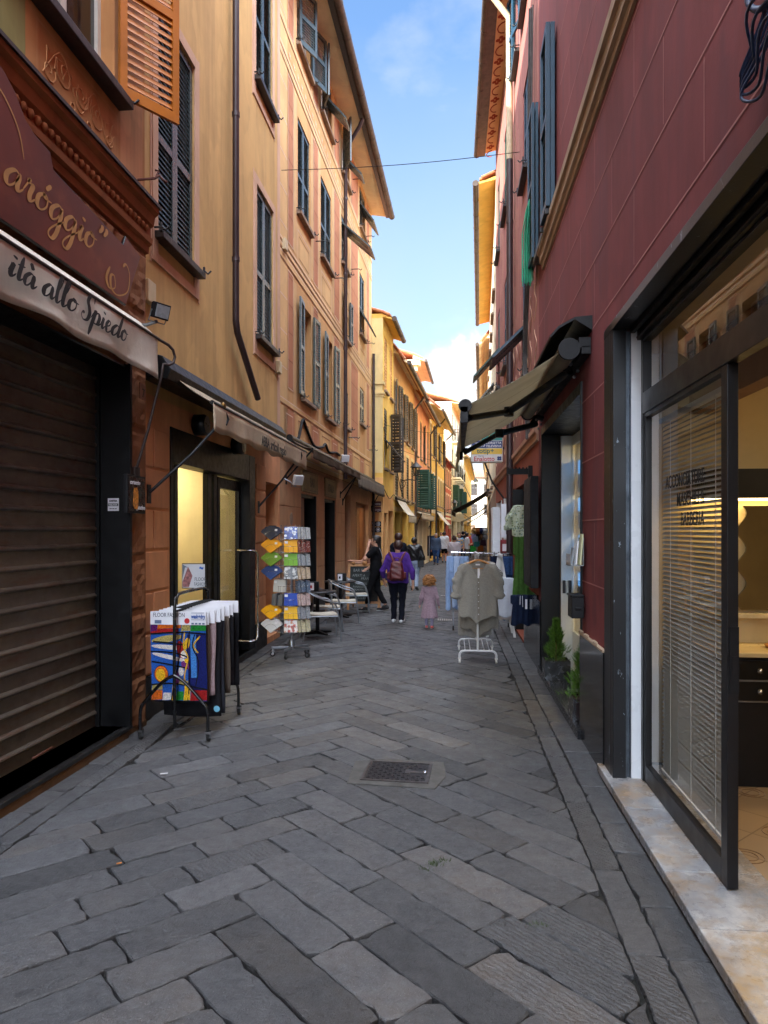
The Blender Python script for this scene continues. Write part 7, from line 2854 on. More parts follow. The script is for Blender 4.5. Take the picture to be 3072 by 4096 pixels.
# ------------------------------------------------------------------ bar furniture
M_WEAVE = plain('cream_woven_plastic', 'b5ad9c', 0.5, var=0.2, nscale=90, bump=0.5)


def make_chair():
    root = thing('bistro_chair', (0, 0, 0), 'x', 'chair', 'bistro chairs along the bar')
    q = MB()
    hoop = catmull([(0.245, 0.30, 0.0), (0.25, 0.26, 0.40), (0.265, 0.19, 0.61), (0.275, 0.03, 0.67), (0.26, -0.16, 0.75), (0.17, -0.265, 0.81), (0, -0.295, 0.83), (-0.17, -0.265, 0.81), (-0.26, -0.16, 0.75), (-0.275, 0.03, 0.67), (-0.265, 0.19, 0.61), (-0.25, 0.26, 0.40), (-0.245, 0.30, 0.0)], 6)
    q.tube(hoop, 0.0125, 8)
    q.build('arm_frame', M_ALU, root)
    for s_ in (-1, 1):
        q = MB()
        q.tube(catmull([(s_ * 0.235, -0.33, 0), (s_ * 0.225, -0.24, 0.42), (s_ * 0.20, -0.245, 0.60), (s_ * 0.18, -0.262, 0.80)], 6), 0.0125, 8)
        q.tube([(s_ * 0.25, 0.262, 0.40), (s_ * 0.228, -0.235, 0.40)], 0.011, 6)
        q.build('leg', M_ALU, root)
    q = MB()
    q.grid(lambda a, b: Vector(((a - 0.5) * 0.45 * (1 - 0.12 * (1 - b)), -0.22 + 0.48 * b, 0.43 + 0.012 * math.cos((a - 0.5) * PI) - 0.015 * math.sin(b * PI) - 0.03 * max(0, b - 0.9) * 8)), 12, 12)
    q.build('seat', M_WEAVE, root, solid=0.022)
    q = MB()
    q.grid(lambda a, b: Vector(((a - 0.5) * 0.36 * (1 + 0.08 * b), -0.235 - 0.06 * math.cos((a - 0.5) * PI) * (0.6 + 0.5 * b) + 0.0, 0.50 + 0.30 * b)), 12, 8)
    q.build('backrest', M_WEAVE, root, solid=0.014)
    return root


ch0 = make_chair()
for i, (x, y, a_, lb) in enumerate(((-2.18, 11.62, -72, 'cream woven bistro chair nearest the napkin rack'), (-2.30, 12.75, -78, 'cream woven bistro chair tucked against the far side of the first bar table'), (-2.15, 13.85, -82, 'cream woven bistro chair on the near side of the second bar table'), (-2.12, 15.35, -80, 'cream woven bistro chair by the chalkboard'))):
    o = ch0 if i == 0 else copy_tree(ch0)
    o.location = (x, y, 0)
    o.rotation_euler.z = R(a_)
    o['label'] = lb


def make_table():
    root = thing('bistro_table', (0, 0, 0), 'x', 'table', 'small bistro tables along the bar')
    q = MB()
    q.lathe((0, 0, 0.72), [(0.0, 0), (0.33, 0), (0.335, 0.008), (0.335, 0.02), (0.325, 0.028), (0, 0.028)], 28)
    q.build('tabletop', plain('dark_laminate', '1c1b1c', 0.3, var=0.15), root)
    q = MB()
    q.tube([(0, 0, 0.05), (0, 0, 0.72)], 0.035, 12)
    q.build('pedestal', M_BLACK, root)
    q = MB()
    for k in range(4):
        a_ = PI / 4 + k * PI / 2
        d_ = Vector((math.cos(a_), math.sin(a_), 0))
        s_ = Vector((-d_.y, d_.x, 0))
        q.hexa([d_ * 0.02 - s_ * 0.03, d_ * 0.28 - s_ * 0.025, d_ * 0.28 + s_ * 0.025, d_ * 0.02 + s_ * 0.03, d_ * 0.02 - s_ * 0.03 + ZUP * 0.06, d_ * 0.28 - s_ * 0.025 + ZUP * 0.025, d_ * 0.28 + s_ * 0.025 + ZUP * 0.025, d_ * 0.02 + s_ * 0.03 + ZUP * 0.06])
    q.build('base', M_BLACK, root)
    return root


tb0 = make_table()
for i, (x, y, lb) in enumerate(((-2.36, 12.25, 'small dark bistro table with a napkin dispenser behind the napkin rack'), (-2.35, 14.7, 'small dark bistro table with a napkin dispenser in front of the chalkboard'))):
    o = tb0 if i == 0 else copy_tree(tb0)
    o.location = (x, y, 0)
    o['label'] = lb
    nd = thing('napkin_dispenser', (x - 0.06 + 0.1 * i, y - 0.05, 0.749), ['black and white napkin dispenser with a red mark on the nearer bar table', 'black and white napkin dispenser with a dark code square on the farther bar table'][i], 'dispenser')
    px_, py_ = x - 0.06 + 0.1 * i, y - 0.05
    q = MB()
    q.box(px_ - 0.09, px_ + 0.09, py_ - 0.06, py_ + 0.06, 0.749, 0.91)
    q.build('case', M_PLASTIC_K, nd, bevel=0.008)
    q = MB()
    q.box(px_ - 0.075, px_ + 0.02, py_ - 0.064, py_ - 0.061, 0.765, 0.895, 0)
    q.box(px_ - 0.05, px_ - 0.015, py_ - 0.066, py_ - 0.0645, 0.80, 0.85, 1)
    q.build('face_plate', [M_PAPER, plain('red_dot', 'b01e22', 0.5, var=0) if i == 0 else M_INK], nd)
# chalkboard
cb = thing('chalkboard', (-2.0, 16.3, 0), 'wooden framed A shaped chalkboard with the bar menu', 'sign')
LB = Vector((-2.40, 15.95, 0.0))
RB = Vector((-1.66, 16.05, 0.0))
dx = (RB - LB).normalized()
up = Vector((0.0, 0.22, 1.0)).normalized()
nn = dx.cross(up)
Wd = (RB - LB).length
q = MB()
for a, b, c_, d_ in ((0, 0.05, 0, 1.06), (Wd - 0.05, Wd, 0, 1.06), (0.05, Wd - 0.05, 0.14, 0.19), (0.05, Wd - 0.05, 1.0, 1.06)):
    q.obox(LB + dx * a + up * c_, dx * (b - a), -nn * 0.03, up * (d_ - c_))
for a in (0.06, Wd - 0.06):
    q.tube([LB + dx * a + up * 1.03 + Vector((0, 0.04, 0)), LB + dx * a + Vector((0, 0.62, 0))], 0.02, 6)
for k, a in enumerate((0.12, Wd / 2, Wd - 0.12)):
    q.lathe(LB + dx * a + up * 1.07 + nn * 0.012, [(0.0, -0.02), (0.055 if k == 1 else 0.04, -0.012), (0.055 if k == 1 else 0.04, 0.012), (0, 0.02)], 12, axis='Y')
q.build('frame', M_WOOD, cb)
q = MB()
q.obox(LB + dx * 0.05 + up * 0.19 - nn * 0.012, dx * (Wd - 0.1), -nn * 0.01, up * 0.81)
q.build('slate', plain('chalk_dusted_slate', '1d2222', 0.85, var=0.3, nscale=5), cb)
M_CHALK = plain('chalk', '7d8280', 0.95, var=0.3, nscale=60)
for i, (tx, sz, xx) in enumerate((('BAR ITALIA', 0.095, 0.12), ('APERTI A', 0.085, 0.10), ('PRANZO', 0.085, 0.30), ('FOCACCE,', 0.065, 0.18), ('PANINI DOLCI', 0.065, 0.12), ('PRIMI PIACE', 0.065, 0.14), ('APERITIVI E', 0.07, 0.14), ('TAGLIERI', 0.07, 0.20))):
    text(tx, sz, cb, M_CHALK, LB + dx * xx + up * (0.88 - [0, 0.115, 0.19, 0.30, 0.37, 0.44, 0.55, 0.63][i]) + nn * -0.008, dx, up, shear=0.1, sx=0.85)

# ------------------------------------------------------------------ clothes on sale
M_LINEN = fabric('grey_linen', '86837c', 0.10, 60)
M_LINEN_D = fabric('stone_linen', '7c776e', 0.10, 60)
st_ = thing('garment_stand', (0.33, 10.2, 0), 'white tubular garment stand on castors carrying the grey linen shirt', 'clothes rack')
M_WTUBE = plain('white_coated_tube', 'c8cacc', 0.3, var=0.05)
for y_ in (9.70, 10.74):
    q = MB()
    q.tube(catmull([(0.085, y_, 0.07), (0.085, y_, 0.115), (0.10, y_, 0.15), (0.14, y_, 0.168), (0.33, y_, 0.17), (0.52, y_, 0.168), (0.56, y_, 0.15), (0.578, y_, 0.115), (0.578, y_, 0.07)], 5), 0.0155, 10)
    ba = q.build('base', M_WTUBE, st_)
    for x_ in (0.085, 0.578):
        q = MB()
        q.lathe((x_ - 0.014, y_ + 0.012, 0.03), [(0.0, 0), (0.03, 0.001), (0.03, 0.027), (0, 0.028)], 14, axis='X')
        q.box(x_ - 0.02, x_ + 0.02, y_ - 0.015, y_ + 0.03, 0.055, 0.075)
        q.build('caster', M_PLASTIC_W, ba)
    q = MB()
    q.tube([(0.33, y_, 0.17), (0.33, y_, 1.47)], 0.0145, 10)
    q.build('post', M_WTUBE, st_)
q = MB()
for x_ in (0.16, 0.23, 0.42, 0.49):
    q.tube([(x_, 9.70, 0.17), (x_, 10.74, 0.17)], 0.007, 6)
q.build('shelf_rod', M_WTUBE, st_)
q = MB()
q.tube([(0.33, 9.62, 1.475), (0.33, 10.80, 1.475)], 0.016, 10)
q.lathe((0.33, 9.605, 1.475), [(0.0, -0.012), (0.022, -0.008), (0.022, 0.012), (0.016, 0.02)], 12, axis='Y')
q.build('rail', M_WTUBE, st_)
hg = thing('hanger', (0.33, 9.66, 1.45), 'pale wooden hanger holding the grey linen shirt', 'hanger')
q = MB()
q.tube(catmull([(0.14, 9.66, 1.315), (0.22, 9.655, 1.365), (0.30, 9.65, 1.395), (0.33, 9.65, 1.40), (0.36, 9.65, 1.395), (0.44, 9.655, 1.365), (0.52, 9.66, 1.315)], 5), [0.012] + [0.016] * 29 + [0.012], 8)
q.tube([(0.235, 9.655, 1.29), (0.425, 9.655, 1.29)], 0.006, 6)
q.build('shoulders', M_WOOD, hg)
q = MB()
q.tube(catmull([(0.33, 9.65, 1.40), (0.33, 9.65, 1.45), (0.345, 9.66, 1.49), (0.33, 9.665, 1.505), (0.312, 9.665, 1.49)], 5), 0.004, 6)
q.build('hook', M_CHROME, hg)


def garment_net(label, name, fn, lo, hi, res, matr, group=None, cat='garment', base=None):
    root = thing(name, base or ((lo[0] + hi[0]) / 2, (lo[1] + hi[1]) / 2, lo[2]), label, cat, group)
    o = net_obj('cloth', lambda X, Y, Z: fn(X + root.location.x, Y + root.location.y, Z + root.location.z), np.array(lo) - np.array(root.location), np.array(hi) - np.array(root.location), res, matr, root)
    return root


def shirt_fn(cx, cy, ztop, zhem, hw_sh, hw_hem, dep, sleeve_z, sleeve_x, vneck=True, tail=0.06, seed=0, thin=0.03, sl_r=0.055):
    def fn(X, Y, Z):
        x = X - cx
        y = Y - cy
        t = np.clip((ztop - Z) / (ztop - zhem), 0, 1.2)
        hw = hw_sh + (hw_hem - hw_sh) * np.clip(t * 1.4, 0, 1)
        # sloping shoulders
        topz = ztop - 0.20 * np.maximum(0, np.abs(x) - 0.06) - 0.012
        wav = 0.009 * np.sin(x * 34 + seed + 1.2 * np.sin(Z * 5)) * np.clip(t, 0, 1) + 0.003 * np.sin(Z * 16 + x * 9 + seed)
        dpt = dep * (0.55 + 0.5 * np.clip(t * 2, 0, 1))
        body = np.maximum(np.abs(x) - hw, np.abs(y + wav) - dpt * np.sqrt(np.clip(1 - (x / (hw + 0.02)) ** 2, 0.05, 1)))
        body = np.maximum(body, Z - topz)
        hem = zhem + 0.03 * np.abs(np.sin(x * 6)) - tail * np.exp(-(x / 0.07) ** 2) + 0.012 * np.sin(x * 40)
        body = np.maximum(body, hem - Z)
        d = body * 0.8
        if sleeve_x:
            for s in (-1, 1):
                a = (cx + s * (hw_sh - 0.03), cy, ztop - 0.10)
                m = (cx + s * (hw_sh + sleeve_x * 0.75), cy - 0.01, (ztop + sleeve_z) / 2 - 0.02)
                b = (cx + s * (hw_sh + sleeve_x), cy - 0.02, sleeve_z + 0.02)
                yy = cy + (Y - cy) * 1.5
                sl = smin(cap(X, yy, Z, a, m, sl_r * 1.15, sl_r * 1.1), cap(X, yy, Z, m, b, sl_r * 1.1, sl_r * 0.9), 0.03)
                cuff = cap(X, yy, Z, (b[0] - 0.03, b[1], b[2] - 0.0), (b[0] + 0.025, b[1], b[2] + 0.01), sl_r * 0.85, sl_r * 0.8)
                sl = np.minimum(sl + 0.004 * np.sin(Z * 60 + X * 40), cuff + 0.006 * np.sin(Z * 110 + X * 50))
                d = smin(d, sl, 0.02)
        if vneck:
            vz = ztop - 0.21
            V = np.maximum(np.abs(x) - 0.62 * np.clip(Z - vz, 0, 1) - 0.0, vz - Z)
            V = np.maximum(V, y - dep * 0.25)
            d = np.maximum(d, -V)
        return d
    return fn


M_DENIM = fabric('blue_denim', '2c4670', 0.25, 40)
M_DENIM_D = fabric('dark_denim', '18233c', 0.2, 40)
M_LBLUE = fabric('pale_blue_cotton', '8fa8cc', 0.08, 20)
M_WCOT = fabric('white_cotton', 'c6ccd8', 0.05, 20)
sh = garment_net('grey linen V neck shirt with rolled sleeves on the front of the white stand', 'linen_shirt', shirt_fn(0.33, 9.66, 1.385, 0.61, 0.235, 0.255, 0.042, 0.90, 0.06), (-0.08, 9.5, 0.45), (0.74, 9.80, 1.42), 0.009, M_LINEN, cat='shirt')
q = MB()
q.box(0.322, 0.352, 9.583, 9.589, 0.60, 1.16)
for k in range(6):
    q.lathe((0.337, 9.579, 0.68 + k * 0.085), [(0.0, -0.003), (0.006, -0.002), (0.006, 0.002)], 8, 1, axis='Y')
q.build('placket', [M_LINEN_D, M_PAPER], sh)
q = MB()
q.box(0.325, 0.355, 9.625, 9.628, 1.16, 1.29)
q.box(0.30, 0.36, 9.666, 9.669, 1.33, 1.35)
q.build('swing_tag', M_PAPER, sh)
garment_net('long stone coloured tunic behind the grey linen shirt on the white stand', 'tunic', shirt_fn(0.355, 9.86, 1.375, 0.42, 0.20, 0.265, 0.05, 0, 0, False, 0.09, 3), (0.0, 9.72, 0.25), (0.70, 10.0, 1.41), 0.012, M_LINEN_D, cat='tunic')
garment_net('pale grey skirt hanging lowest behind the linen shirt on the white stand', 'skirt', shirt_fn(0.30, 10.05, 1.36, 0.30, 0.19, 0.235, 0.05, 0, 0, False, 0.0, 5), (0.0, 9.92, 0.2), (0.62, 10.2, 1.4), 0.013, fabric('pale_grey_gauze', '8a8884', 0.1, 60), cat='skirt')


def stripes_mat():
    t = NT('grey_white_stripes')
    w = t.n.new('ShaderNodeTexWave')
    w.bands_direction = 'Z'
    w.inputs['Scale'].default_value = 14
    t.l.new(t.pos(), w.inputs['Vector'])
    t.col(t.mix(t.ramp(w.outputs['Fac'], 0.45, 0.55), lin('b8b4ac'), lin('55504a')))
    t.rough(0.9)
    return t.m


garment_net('striped sleeved top at the back of the white stand', 'striped_top', shirt_fn(0.38, 10.35, 1.38, 0.75, 0.21, 0.24, 0.05, 1.0, 0.07, False, 0.0, 9), (-0.05, 10.2, 0.68), (0.80, 10.5, 1.42), 0.014, stripes_mat(), cat='top')

# long rail behind, across the street
rl = thing('garment_rail', (0.5, 13.1, 0), 'long steel garment rail on castors with pale trousers and jeans', 'clothes rack')
q = MB()
q.tube([(-0.04, 13.1, 1.40), (1.04, 13.1, 1.37)], 0.014, 8)
q.build('rail', M_CHROME, rl)
for x_ in (-0.02, 1.0):
    q = MB()
    q.tube([(x_, 13.1, 1.40), (x_, 13.1, 0.36)], 0.013, 8)
    q.tube(catmull([(x_, 13.1, 0.40), (x_ + 0.02, 12.98, 0.33), (x_ + 0.02, 12.86, 0.24), (x_ + 0.02, 12.84, 0.09)], 5), 0.013, 8)
    q.tube(catmull([(x_, 13.1, 0.40), (x_ + 0.02, 13.22, 0.33), (x_ + 0.02, 13.34, 0.24), (x_ + 0.02, 13.36, 0.09)], 5), 0.013, 8)
    lg = q.build('leg', M_ALU, rl)
    q = MB()
    for y_ in (12.85, 13.36):
        q.lathe((x_ + 0.005, y_ + 0.01, 0.042), [(0.0, 0), (0.042, 0.002), (0.042, 0.026), (0, 0.028)], 14, axis='X')
    q.build('wheel', M_RUBBER, lg)
q = MB()
q.tube([(-0.02, 13.1, 0.36), (1.0, 13.1, 0.36)], 0.012, 6)
q.tube([(-0.02, 13.1, 0.40), (0.35, 13.1, 0.40)], 0.012, 6)
q.build('cross_bar', M_ALU, rl)


def trousers_fn(cx, cy, zt, zb, w=0.20, seed=0):
    def fn(X, Y, Z):
        x, y = X - cx, Y - cy
        t = np.clip((zt - Z) / (zt - zb), 0, 1)
        wav = 0.010 * np.sin(Z * 8 + seed) + 0.011 * np.sin(x * 75 + seed)
        leg = lambda s: np.sqrt(((x - s * (0.03 + 0.035 * t) - 0.01 * np.sin(Z * 5 + seed)) / (w * 0.27)) ** 2 + ((y + wav - s * 0.01) / 0.035) ** 2) * 0.035 - 0.035
        hip = np.maximum(np.sqrt((x / (w * 0.5)) ** 2 + ((y + wav) / 0.04) ** 2) * 0.04 - 0.04, (zt - (zt - zb) * 0.3) - Z)
        d = smin(np.minimum(leg(-1), leg(1)), hip, 0.015)
        d = np.maximum(np.maximum(d, Z - zt), zb + 0.02 * np.sin(x * 30 + seed) - Z)
        return d
    return fn


for i, (x_, y_, zb, w_, matr, lb) in enumerate(((-0.04, 13.06, 0.36, 0.17, M_LBLUE, 'pale blue trousers outermost on the left end of the long rail'), (0.09, 13.0, 0.42, 0.16, fabric('ice_blue_cotton', 'a8bcd8', 0.06, 20), 'ice blue trousers second along on the long rail'), (0.20, 12.92, 0.12, 0.16, M_LBLUE, 'longer pale blue trousers just behind the linen shirt on the long rail'), (0.88, 13.05, 0.24, 0.18, M_DENIM_D, 'dark indigo jeans on the right part of the long rail'), (0.98, 12.98, 0.20, 0.18, M_DENIM, 'mid blue jeans outermost on the right end of the long rail'), (0.76, 13.1, 0.30, 0.18, M_DENIM_D, 'navy jeans squeezed beside the dark indigo jeans on the long rail'))):
    garment_net(lb, 'trousers', trousers_fn(x_, y_, 1.33, zb, w_, i * 1.7), (x_ - 0.16, y_ - 0.1, zb - 0.04), (x_ + 0.16, y_ + 0.1, 1.36), 0.012, matr, 'trousers hung on the long rail', 'trousers')
q = MB()
for x_ in (0.02, 0.1, 0.16, 0.22, 0.3, 0.4, 0.55, 0.65, 0.75, 0.82, 0.88, 0.94, 1.0):
    q.tube([(x_, 13.1, 1.41), (x_, 13.05, 1.36), (x_ - 0.01, 13.0, 1.335)], 0.006, 5)
    q.tube([(x_ - 0.035, 13.04, 1.335), (x_ + 0.035, 13.04, 1.335)], 0.007, 5)
q.build('hanger_clip', M_PLASTIC_K, rl)
af = thing('easel_stand', (0.85, 12.2, 0), 'white wooden A frame stand with white cotton tops by the wall', 'clothes rack')
for y_ in (12.12, 12.62):
    for s_ in (-1, 1):
        q = MB()
        a, b = Vector((0.80, y_, 1.38)), Vector((0.80 + s_ * 0.23, y_, 0.0))
        d_ = (b - a)
        q.obox(a - Vector((0.022, 0.012, 0)), Vector((0.044, 0, 0)), Vector((0, 0.024, 0)), d_)
        q.build('leg', M_WHITE, af)
q = MB()
q.box(0.60, 1.0, 12.11, 12.135, 0.30, 0.35)
q.box(0.78, 0.82, 12.0, 12.75, 1.36, 1.40)
q.build('cross_bar', M_WHITE, af)
garment_net('white cotton tee shirt hanging on the white A frame stand', 'tee_shirt', shirt_fn(0.90, 12.05, 1.02, 0.34, 0.15, 0.16, 0.05, 0.74, 0.06, False, 0.0, 2), (0.55, 11.9, 0.28), (1.16, 12.2, 1.06), 0.013, M_WCOT, cat='tee shirt')
# outfit on the wall
garment_net('floral short sleeved blouse hung high on the wall over green trousers', 'floral_blouse', shirt_fn(1.0, 10.75, 2.19, 1.69, 0.12, 0.13, 0.05, 1.82, 0.07, False, 0.0, 4, sl_r=0.045), (0.74, 10.6, 1.6), (1.25, 10.9, 2.24), 0.010, floral('green_leaf_print', 'a8b298', ['66754a', '4a6a72'], 26, 0.42), cat='blouse')
garment_net('olive green trousers hung below the floral blouse', 'green_trousers', trousers_fn(1.02, 10.75, 1.71, 0.80, 0.27, 1), (0.82, 10.62, 0.76), (1.22, 10.9, 1.74), 0.012, fabric('olive_green_cotton', '40612a', 0.15, 30), cat='trousers')
ds = garment_net('navy drawstring shorts with turned hems low on the wall by the clothes shop', 'drawstring_shorts', trousers_fn(1.0, 10.55, 0.86, 0.42, 0.34, 2), (0.76, 10.4, 0.37), (1.24, 10.7, 0.89), 0.013, M_DENIM_D, cat='shorts')
q = MB()
q.tube([(0.97, 10.49, 0.85), (0.965, 10.48, 0.72)], 0.005, 5)
q.tube([(1.0, 10.49, 0.85), (1.005, 10.48, 0.69)], 0.005, 5)
q.box(1.04, 1.07, 10.475, 10.48, 0.66, 0.80)
q.build('drawstring', M_PAPER, ds)

# ------------------------------------------------------------------ market goods further down on the right
mk = thing('market_stall', (1.35, 34.5, 0), 'far trader stall board crowded with hats and bags on the right', 'stall')
q = MB()
q.box(0.95, 1.62, 34.6, 34.66, 0.0, 1.95)
q.box(0.9, 1.62, 33.8, 34.6, 0.0, 0.75)
q.build('board', plain('dim_stall_cloth', '9a9086', 0.8, var=0.4, nscale=6), mk)
rm_ = random.Random(9)
hc = [('straw', 'b08a58'), ('rust', 'a05a30'), ('navy', '2c3460'), ('white', 'd8d8d8'), ('lilac', 'a098c8'), ('black', '2a2a2c'), ('brown', '7a5238'), ('grey', '98989c')]
for i, (nm, hx) in enumerate(hc):
    p = Vector((1.02 + 0.16 * (i % 4), 34.5, 1.78 - 0.30 * (i // 4)))
    root = thing('sun_hat', p, '%s brimmed hat hung on the far trader stall' % nm, 'hat', 'hats on the far stall')
    q = MB()
    q.lathe(p, [(0.17, -0.02), (0.10, 0.0), (0.09, -0.10), (0.0, -0.12)], 14, axis='Y')
    q.build('brim', fabric('%s_felt' % nm, hx), root)
for i, (nm, hx, x_, z_) in enumerate((('bright green', '35b045', 0.95, 0.95), ('orange brown', '8a4a1c', 1.30, 1.00), ('turquoise', '3a8a90', 1.12, 1.20), ('pale blue', '90a8c8', 1.05, 1.42), ('dark plum', '3a2030', 1.42, 1.25))):
    root = thing('hand_bag', (x_, 34.2, z_), '%s bag on the far trader stall' % nm, 'bag', 'bags on the far stall')
    q = MB()
    q.prism([(x_ - 0.15, 34.2, z_ - 0.18), (x_ + 0.15, 34.2, z_ - 0.18), (x_ + 0.12, 34.2, z_ + 0.1), (x_ - 0.12, 34.2, z_ + 0.1)], (0, 0.1, 0))
    q.build('pouch', fabric('%s_canvas' % nm.replace(' ', '_'), hx), root, bevel=0.02)
    q = MB()
    q.tube(catmull([(x_ - 0.08, 34.22, z_ + 0.1), (x_, 34.22, z_ + 0.24), (x_ + 0.08, 34.22, z_ + 0.1)], 5), 0.012, 5)
    q.build('handle', M_SLATE, root)
nr = thing('coat_rail', (-1.25, 39.5, 0), 'rail of navy coats outside the beige shopfronts', 'clothes rack')
q = MB()
q.tube([(-1.32, 39.2, 0.05), (-1.32, 39.2, 1.55), (-1.12, 40.0, 1.55), (-1.12, 40.0, 0.05)], 0.02, 6)
q.build('frame', M_ALU, nr)
q = MB()
q.grid(lambda a, b: Vector((-1.40 + 0.35 * a, 39.3 + 0.05 * math.sin(a * 22) + 0.3 * a, 1.5 - 1.1 * b)), 20, 4)
q.build('coats', M_DENIM_D, nr, solid=0.05)

# ------------------------------------------------------------------ ground ironwork
mh = thing('manhole_cover', (-0.41, 5.27, 0.0), 'rectangular patterned iron manhole cover in a concrete surround', 'manhole cover')
q = MB()
ra_ = R(-3)
ex, ey = Vector((math.cos(ra_), math.sin(ra_), 0)), Vector((-math.sin(ra_), math.cos(ra_), 0))
c0 = Vector((-0.41, 5.265, 0.0))


def slab(hx, hy, z0, z1, mb, m=0, cx=0, cy=0):
    o = c0 + ex * (cx - hx) + ey * (cy - hy) + ZUP * z0
    mb.obox(o, ex * 2 * hx, ey * 2 * hy, ZUP * (z1 - z0), m)


pts = [(-0.33, -0.28), (0.30, -0.30), (0.36, -0.05), (0.33, 0.27), (-0.10, 0.30), (-0.36, 0.20)]
q.prism([c0 + ex * x + ey * y + ZUP * -0.03 for x, y in pts], ZUP * 0.0385)
q.build('concrete_surround', plain('worn_concrete', '4f4d4a', 0.85, var=0.25, nscale=9, bump=0.5), mh, bevel=0.004)
M_CAST = plain('worn_cast_iron', '55504e', 0.42, metal=0.7, var=0.3, nscale=20)
q = MB()
for cx, cy, hx, hy in ((0, -0.205, 0.245, 0.012), (0, 0.205, 0.245, 0.012), (-0.233, 0, 0.012, 0.193), (0.233, 0, 0.012, 0.193)):
    slab(hx, hy, 0.0, 0.016, q, 0, cx, cy)
q.build('frame', M_CAST, mh)
q = MB()
slab(0.216, 0.188, 0.0, 0.0105, q)
for i in range(12):
    for j in range(9):
        cx, cy = -0.195 + i * 0.0355, -0.165 + j * 0.0415
        if (i > 7 and 3 <= j <= 5) or (i > 9 and j > 6):
            continue
        slab(0.004 if (i + j) % 2 else 0.013, 0.015 if (i + j) % 2 else 0.0045, 0.0105, 0.0145, q, 0, cx, cy)
q.build('cover', plain('dark_cast_iron', '2c2a2c', 0.45, metal=0.6, var=0.3, nscale=20), mh)
q = MB()
slab(0.055, 0.022, 0.0105, 0.016, q, 0, 0.15, 0.0)
slab(0.02, 0.045, 0.0105, 0.015, q, 0, 0.075, 0.0)
q.build('emblem', M_CAST, mh)
q = MB()
q.tube([c0 + ex * (0.205 + 0.014 * math.cos(t_ * PI / 6)) + ey * (0.014 * math.sin(t_ * PI / 6)) + ZUP * 0.016 for t_ in range(12)], 0.005, 5, closed=True)
q.build('lift_ring', M_CHROME, mh)
for lb, x_, y_ in (('pale drain grate in the paving beside the small child', -0.17, 14.3), ('farther pale drain grate in the paving beyond the small child', -0.2, 19.6)):
    root = thing('drain_grate', (x_, y_, 0.0), lb, 'grate')
    q = MB()
    q.box(x_ - 0.14, x_ + 0.14, y_ - 0.14, y_ + 0.14, -0.02, 0.008)
    q.build('tray', M_SLATE, root)
    q = MB()
    for k in range(7):
        q.box(x_ - 0.14 + k * 0.043, x_ - 0.12 + k * 0.043, y_ - 0.14, y_ + 0.14, 0.008, 0.014)
    q.build('bars', plain('pale_worn_iron', '9a9894', 0.4, metal=0.5), root)
q = MB()
rw = random.Random(2)
for px, py, n in ((1737, 3456, 70), (1772, 3442, 40), (2156, 3701, 34), (1700, 3476, 26)):
    p = on_ground(px, py)
    for k in range(n):
        b = p + Vector((rw.gauss(0, 0.02), rw.gauss(0, 0.012), -0.015))
        t_ = b + Vector((rw.gauss(0, 0.012), rw.gauss(0, 0.012), rw.uniform(0.015, 0.035)))
        s_ = Vector((rw.uniform(-1, 1), rw.uniform(-1, 1), 0)).normalized() * 0.004
        q.add([b - s_, b + s_, t_], [(0, 1, 2)])
q.build('weeds', plain('joint_weed_green', '3a4a1e', 0.8, var=0.3), kind='stuff')
for px, py, hx, lb, nm in ((466, 3455, 'c87a30', 'orange cigarette end lying on the paving at the lower left', 'cigarette_end'), (640, 3098, 'c8c8c8', 'scrap of white paper on the paving near the rug rack', 'paper_scrap')):
    p = on_ground(px, py, 0.012)
    q = MB()
    if nm == 'cigarette_end':
        q.tube([p, p + Vector((0.022, 0.014, 0))], 0.004, 6)
    else:
        q.obox(p, (0.05, 0.02, 0), (-0.004, 0.014, 0.003), (0, 0, 0.002))
    tag(set_origin(q.build(nm, plain('litter_%s' % nm, hx, 0.7)), p), lb, 'litter')
# ================================================================== PEOPLE
SKIN = plain('warm_skin', 'b07a5e', 0.5, var=0.08, nscale=14)
SKIN_L = plain('fair_skin', 'c4937a', 0.5, var=0.08, nscale=14)
HAIR_D = plain('dark_brown_hair', '1d1410', 0.45, var=0.3, nscale=60, bump=0.5)
HAIR_B = plain('chestnut_hair', '3a2016', 0.45, var=0.3, nscale=60, bump=0.5)
HAIR_G = plain('grey_hair', '8a8886', 0.55, var=0.2, nscale=60, bump=0.5)
HAIR_R = plain('ginger_curls', '9a6632', 0.5, var=0.35, nscale=70, bump=0.6)
M_SHOEW = plain('white_sneaker', 'c4c6c8', 0.5, var=0.08)
M_SHOEK = plain('black_shoe', '131316', 0.5, var=0.2)
M_EYE = plain('dark_eye', '141010', 0.2, var=0)


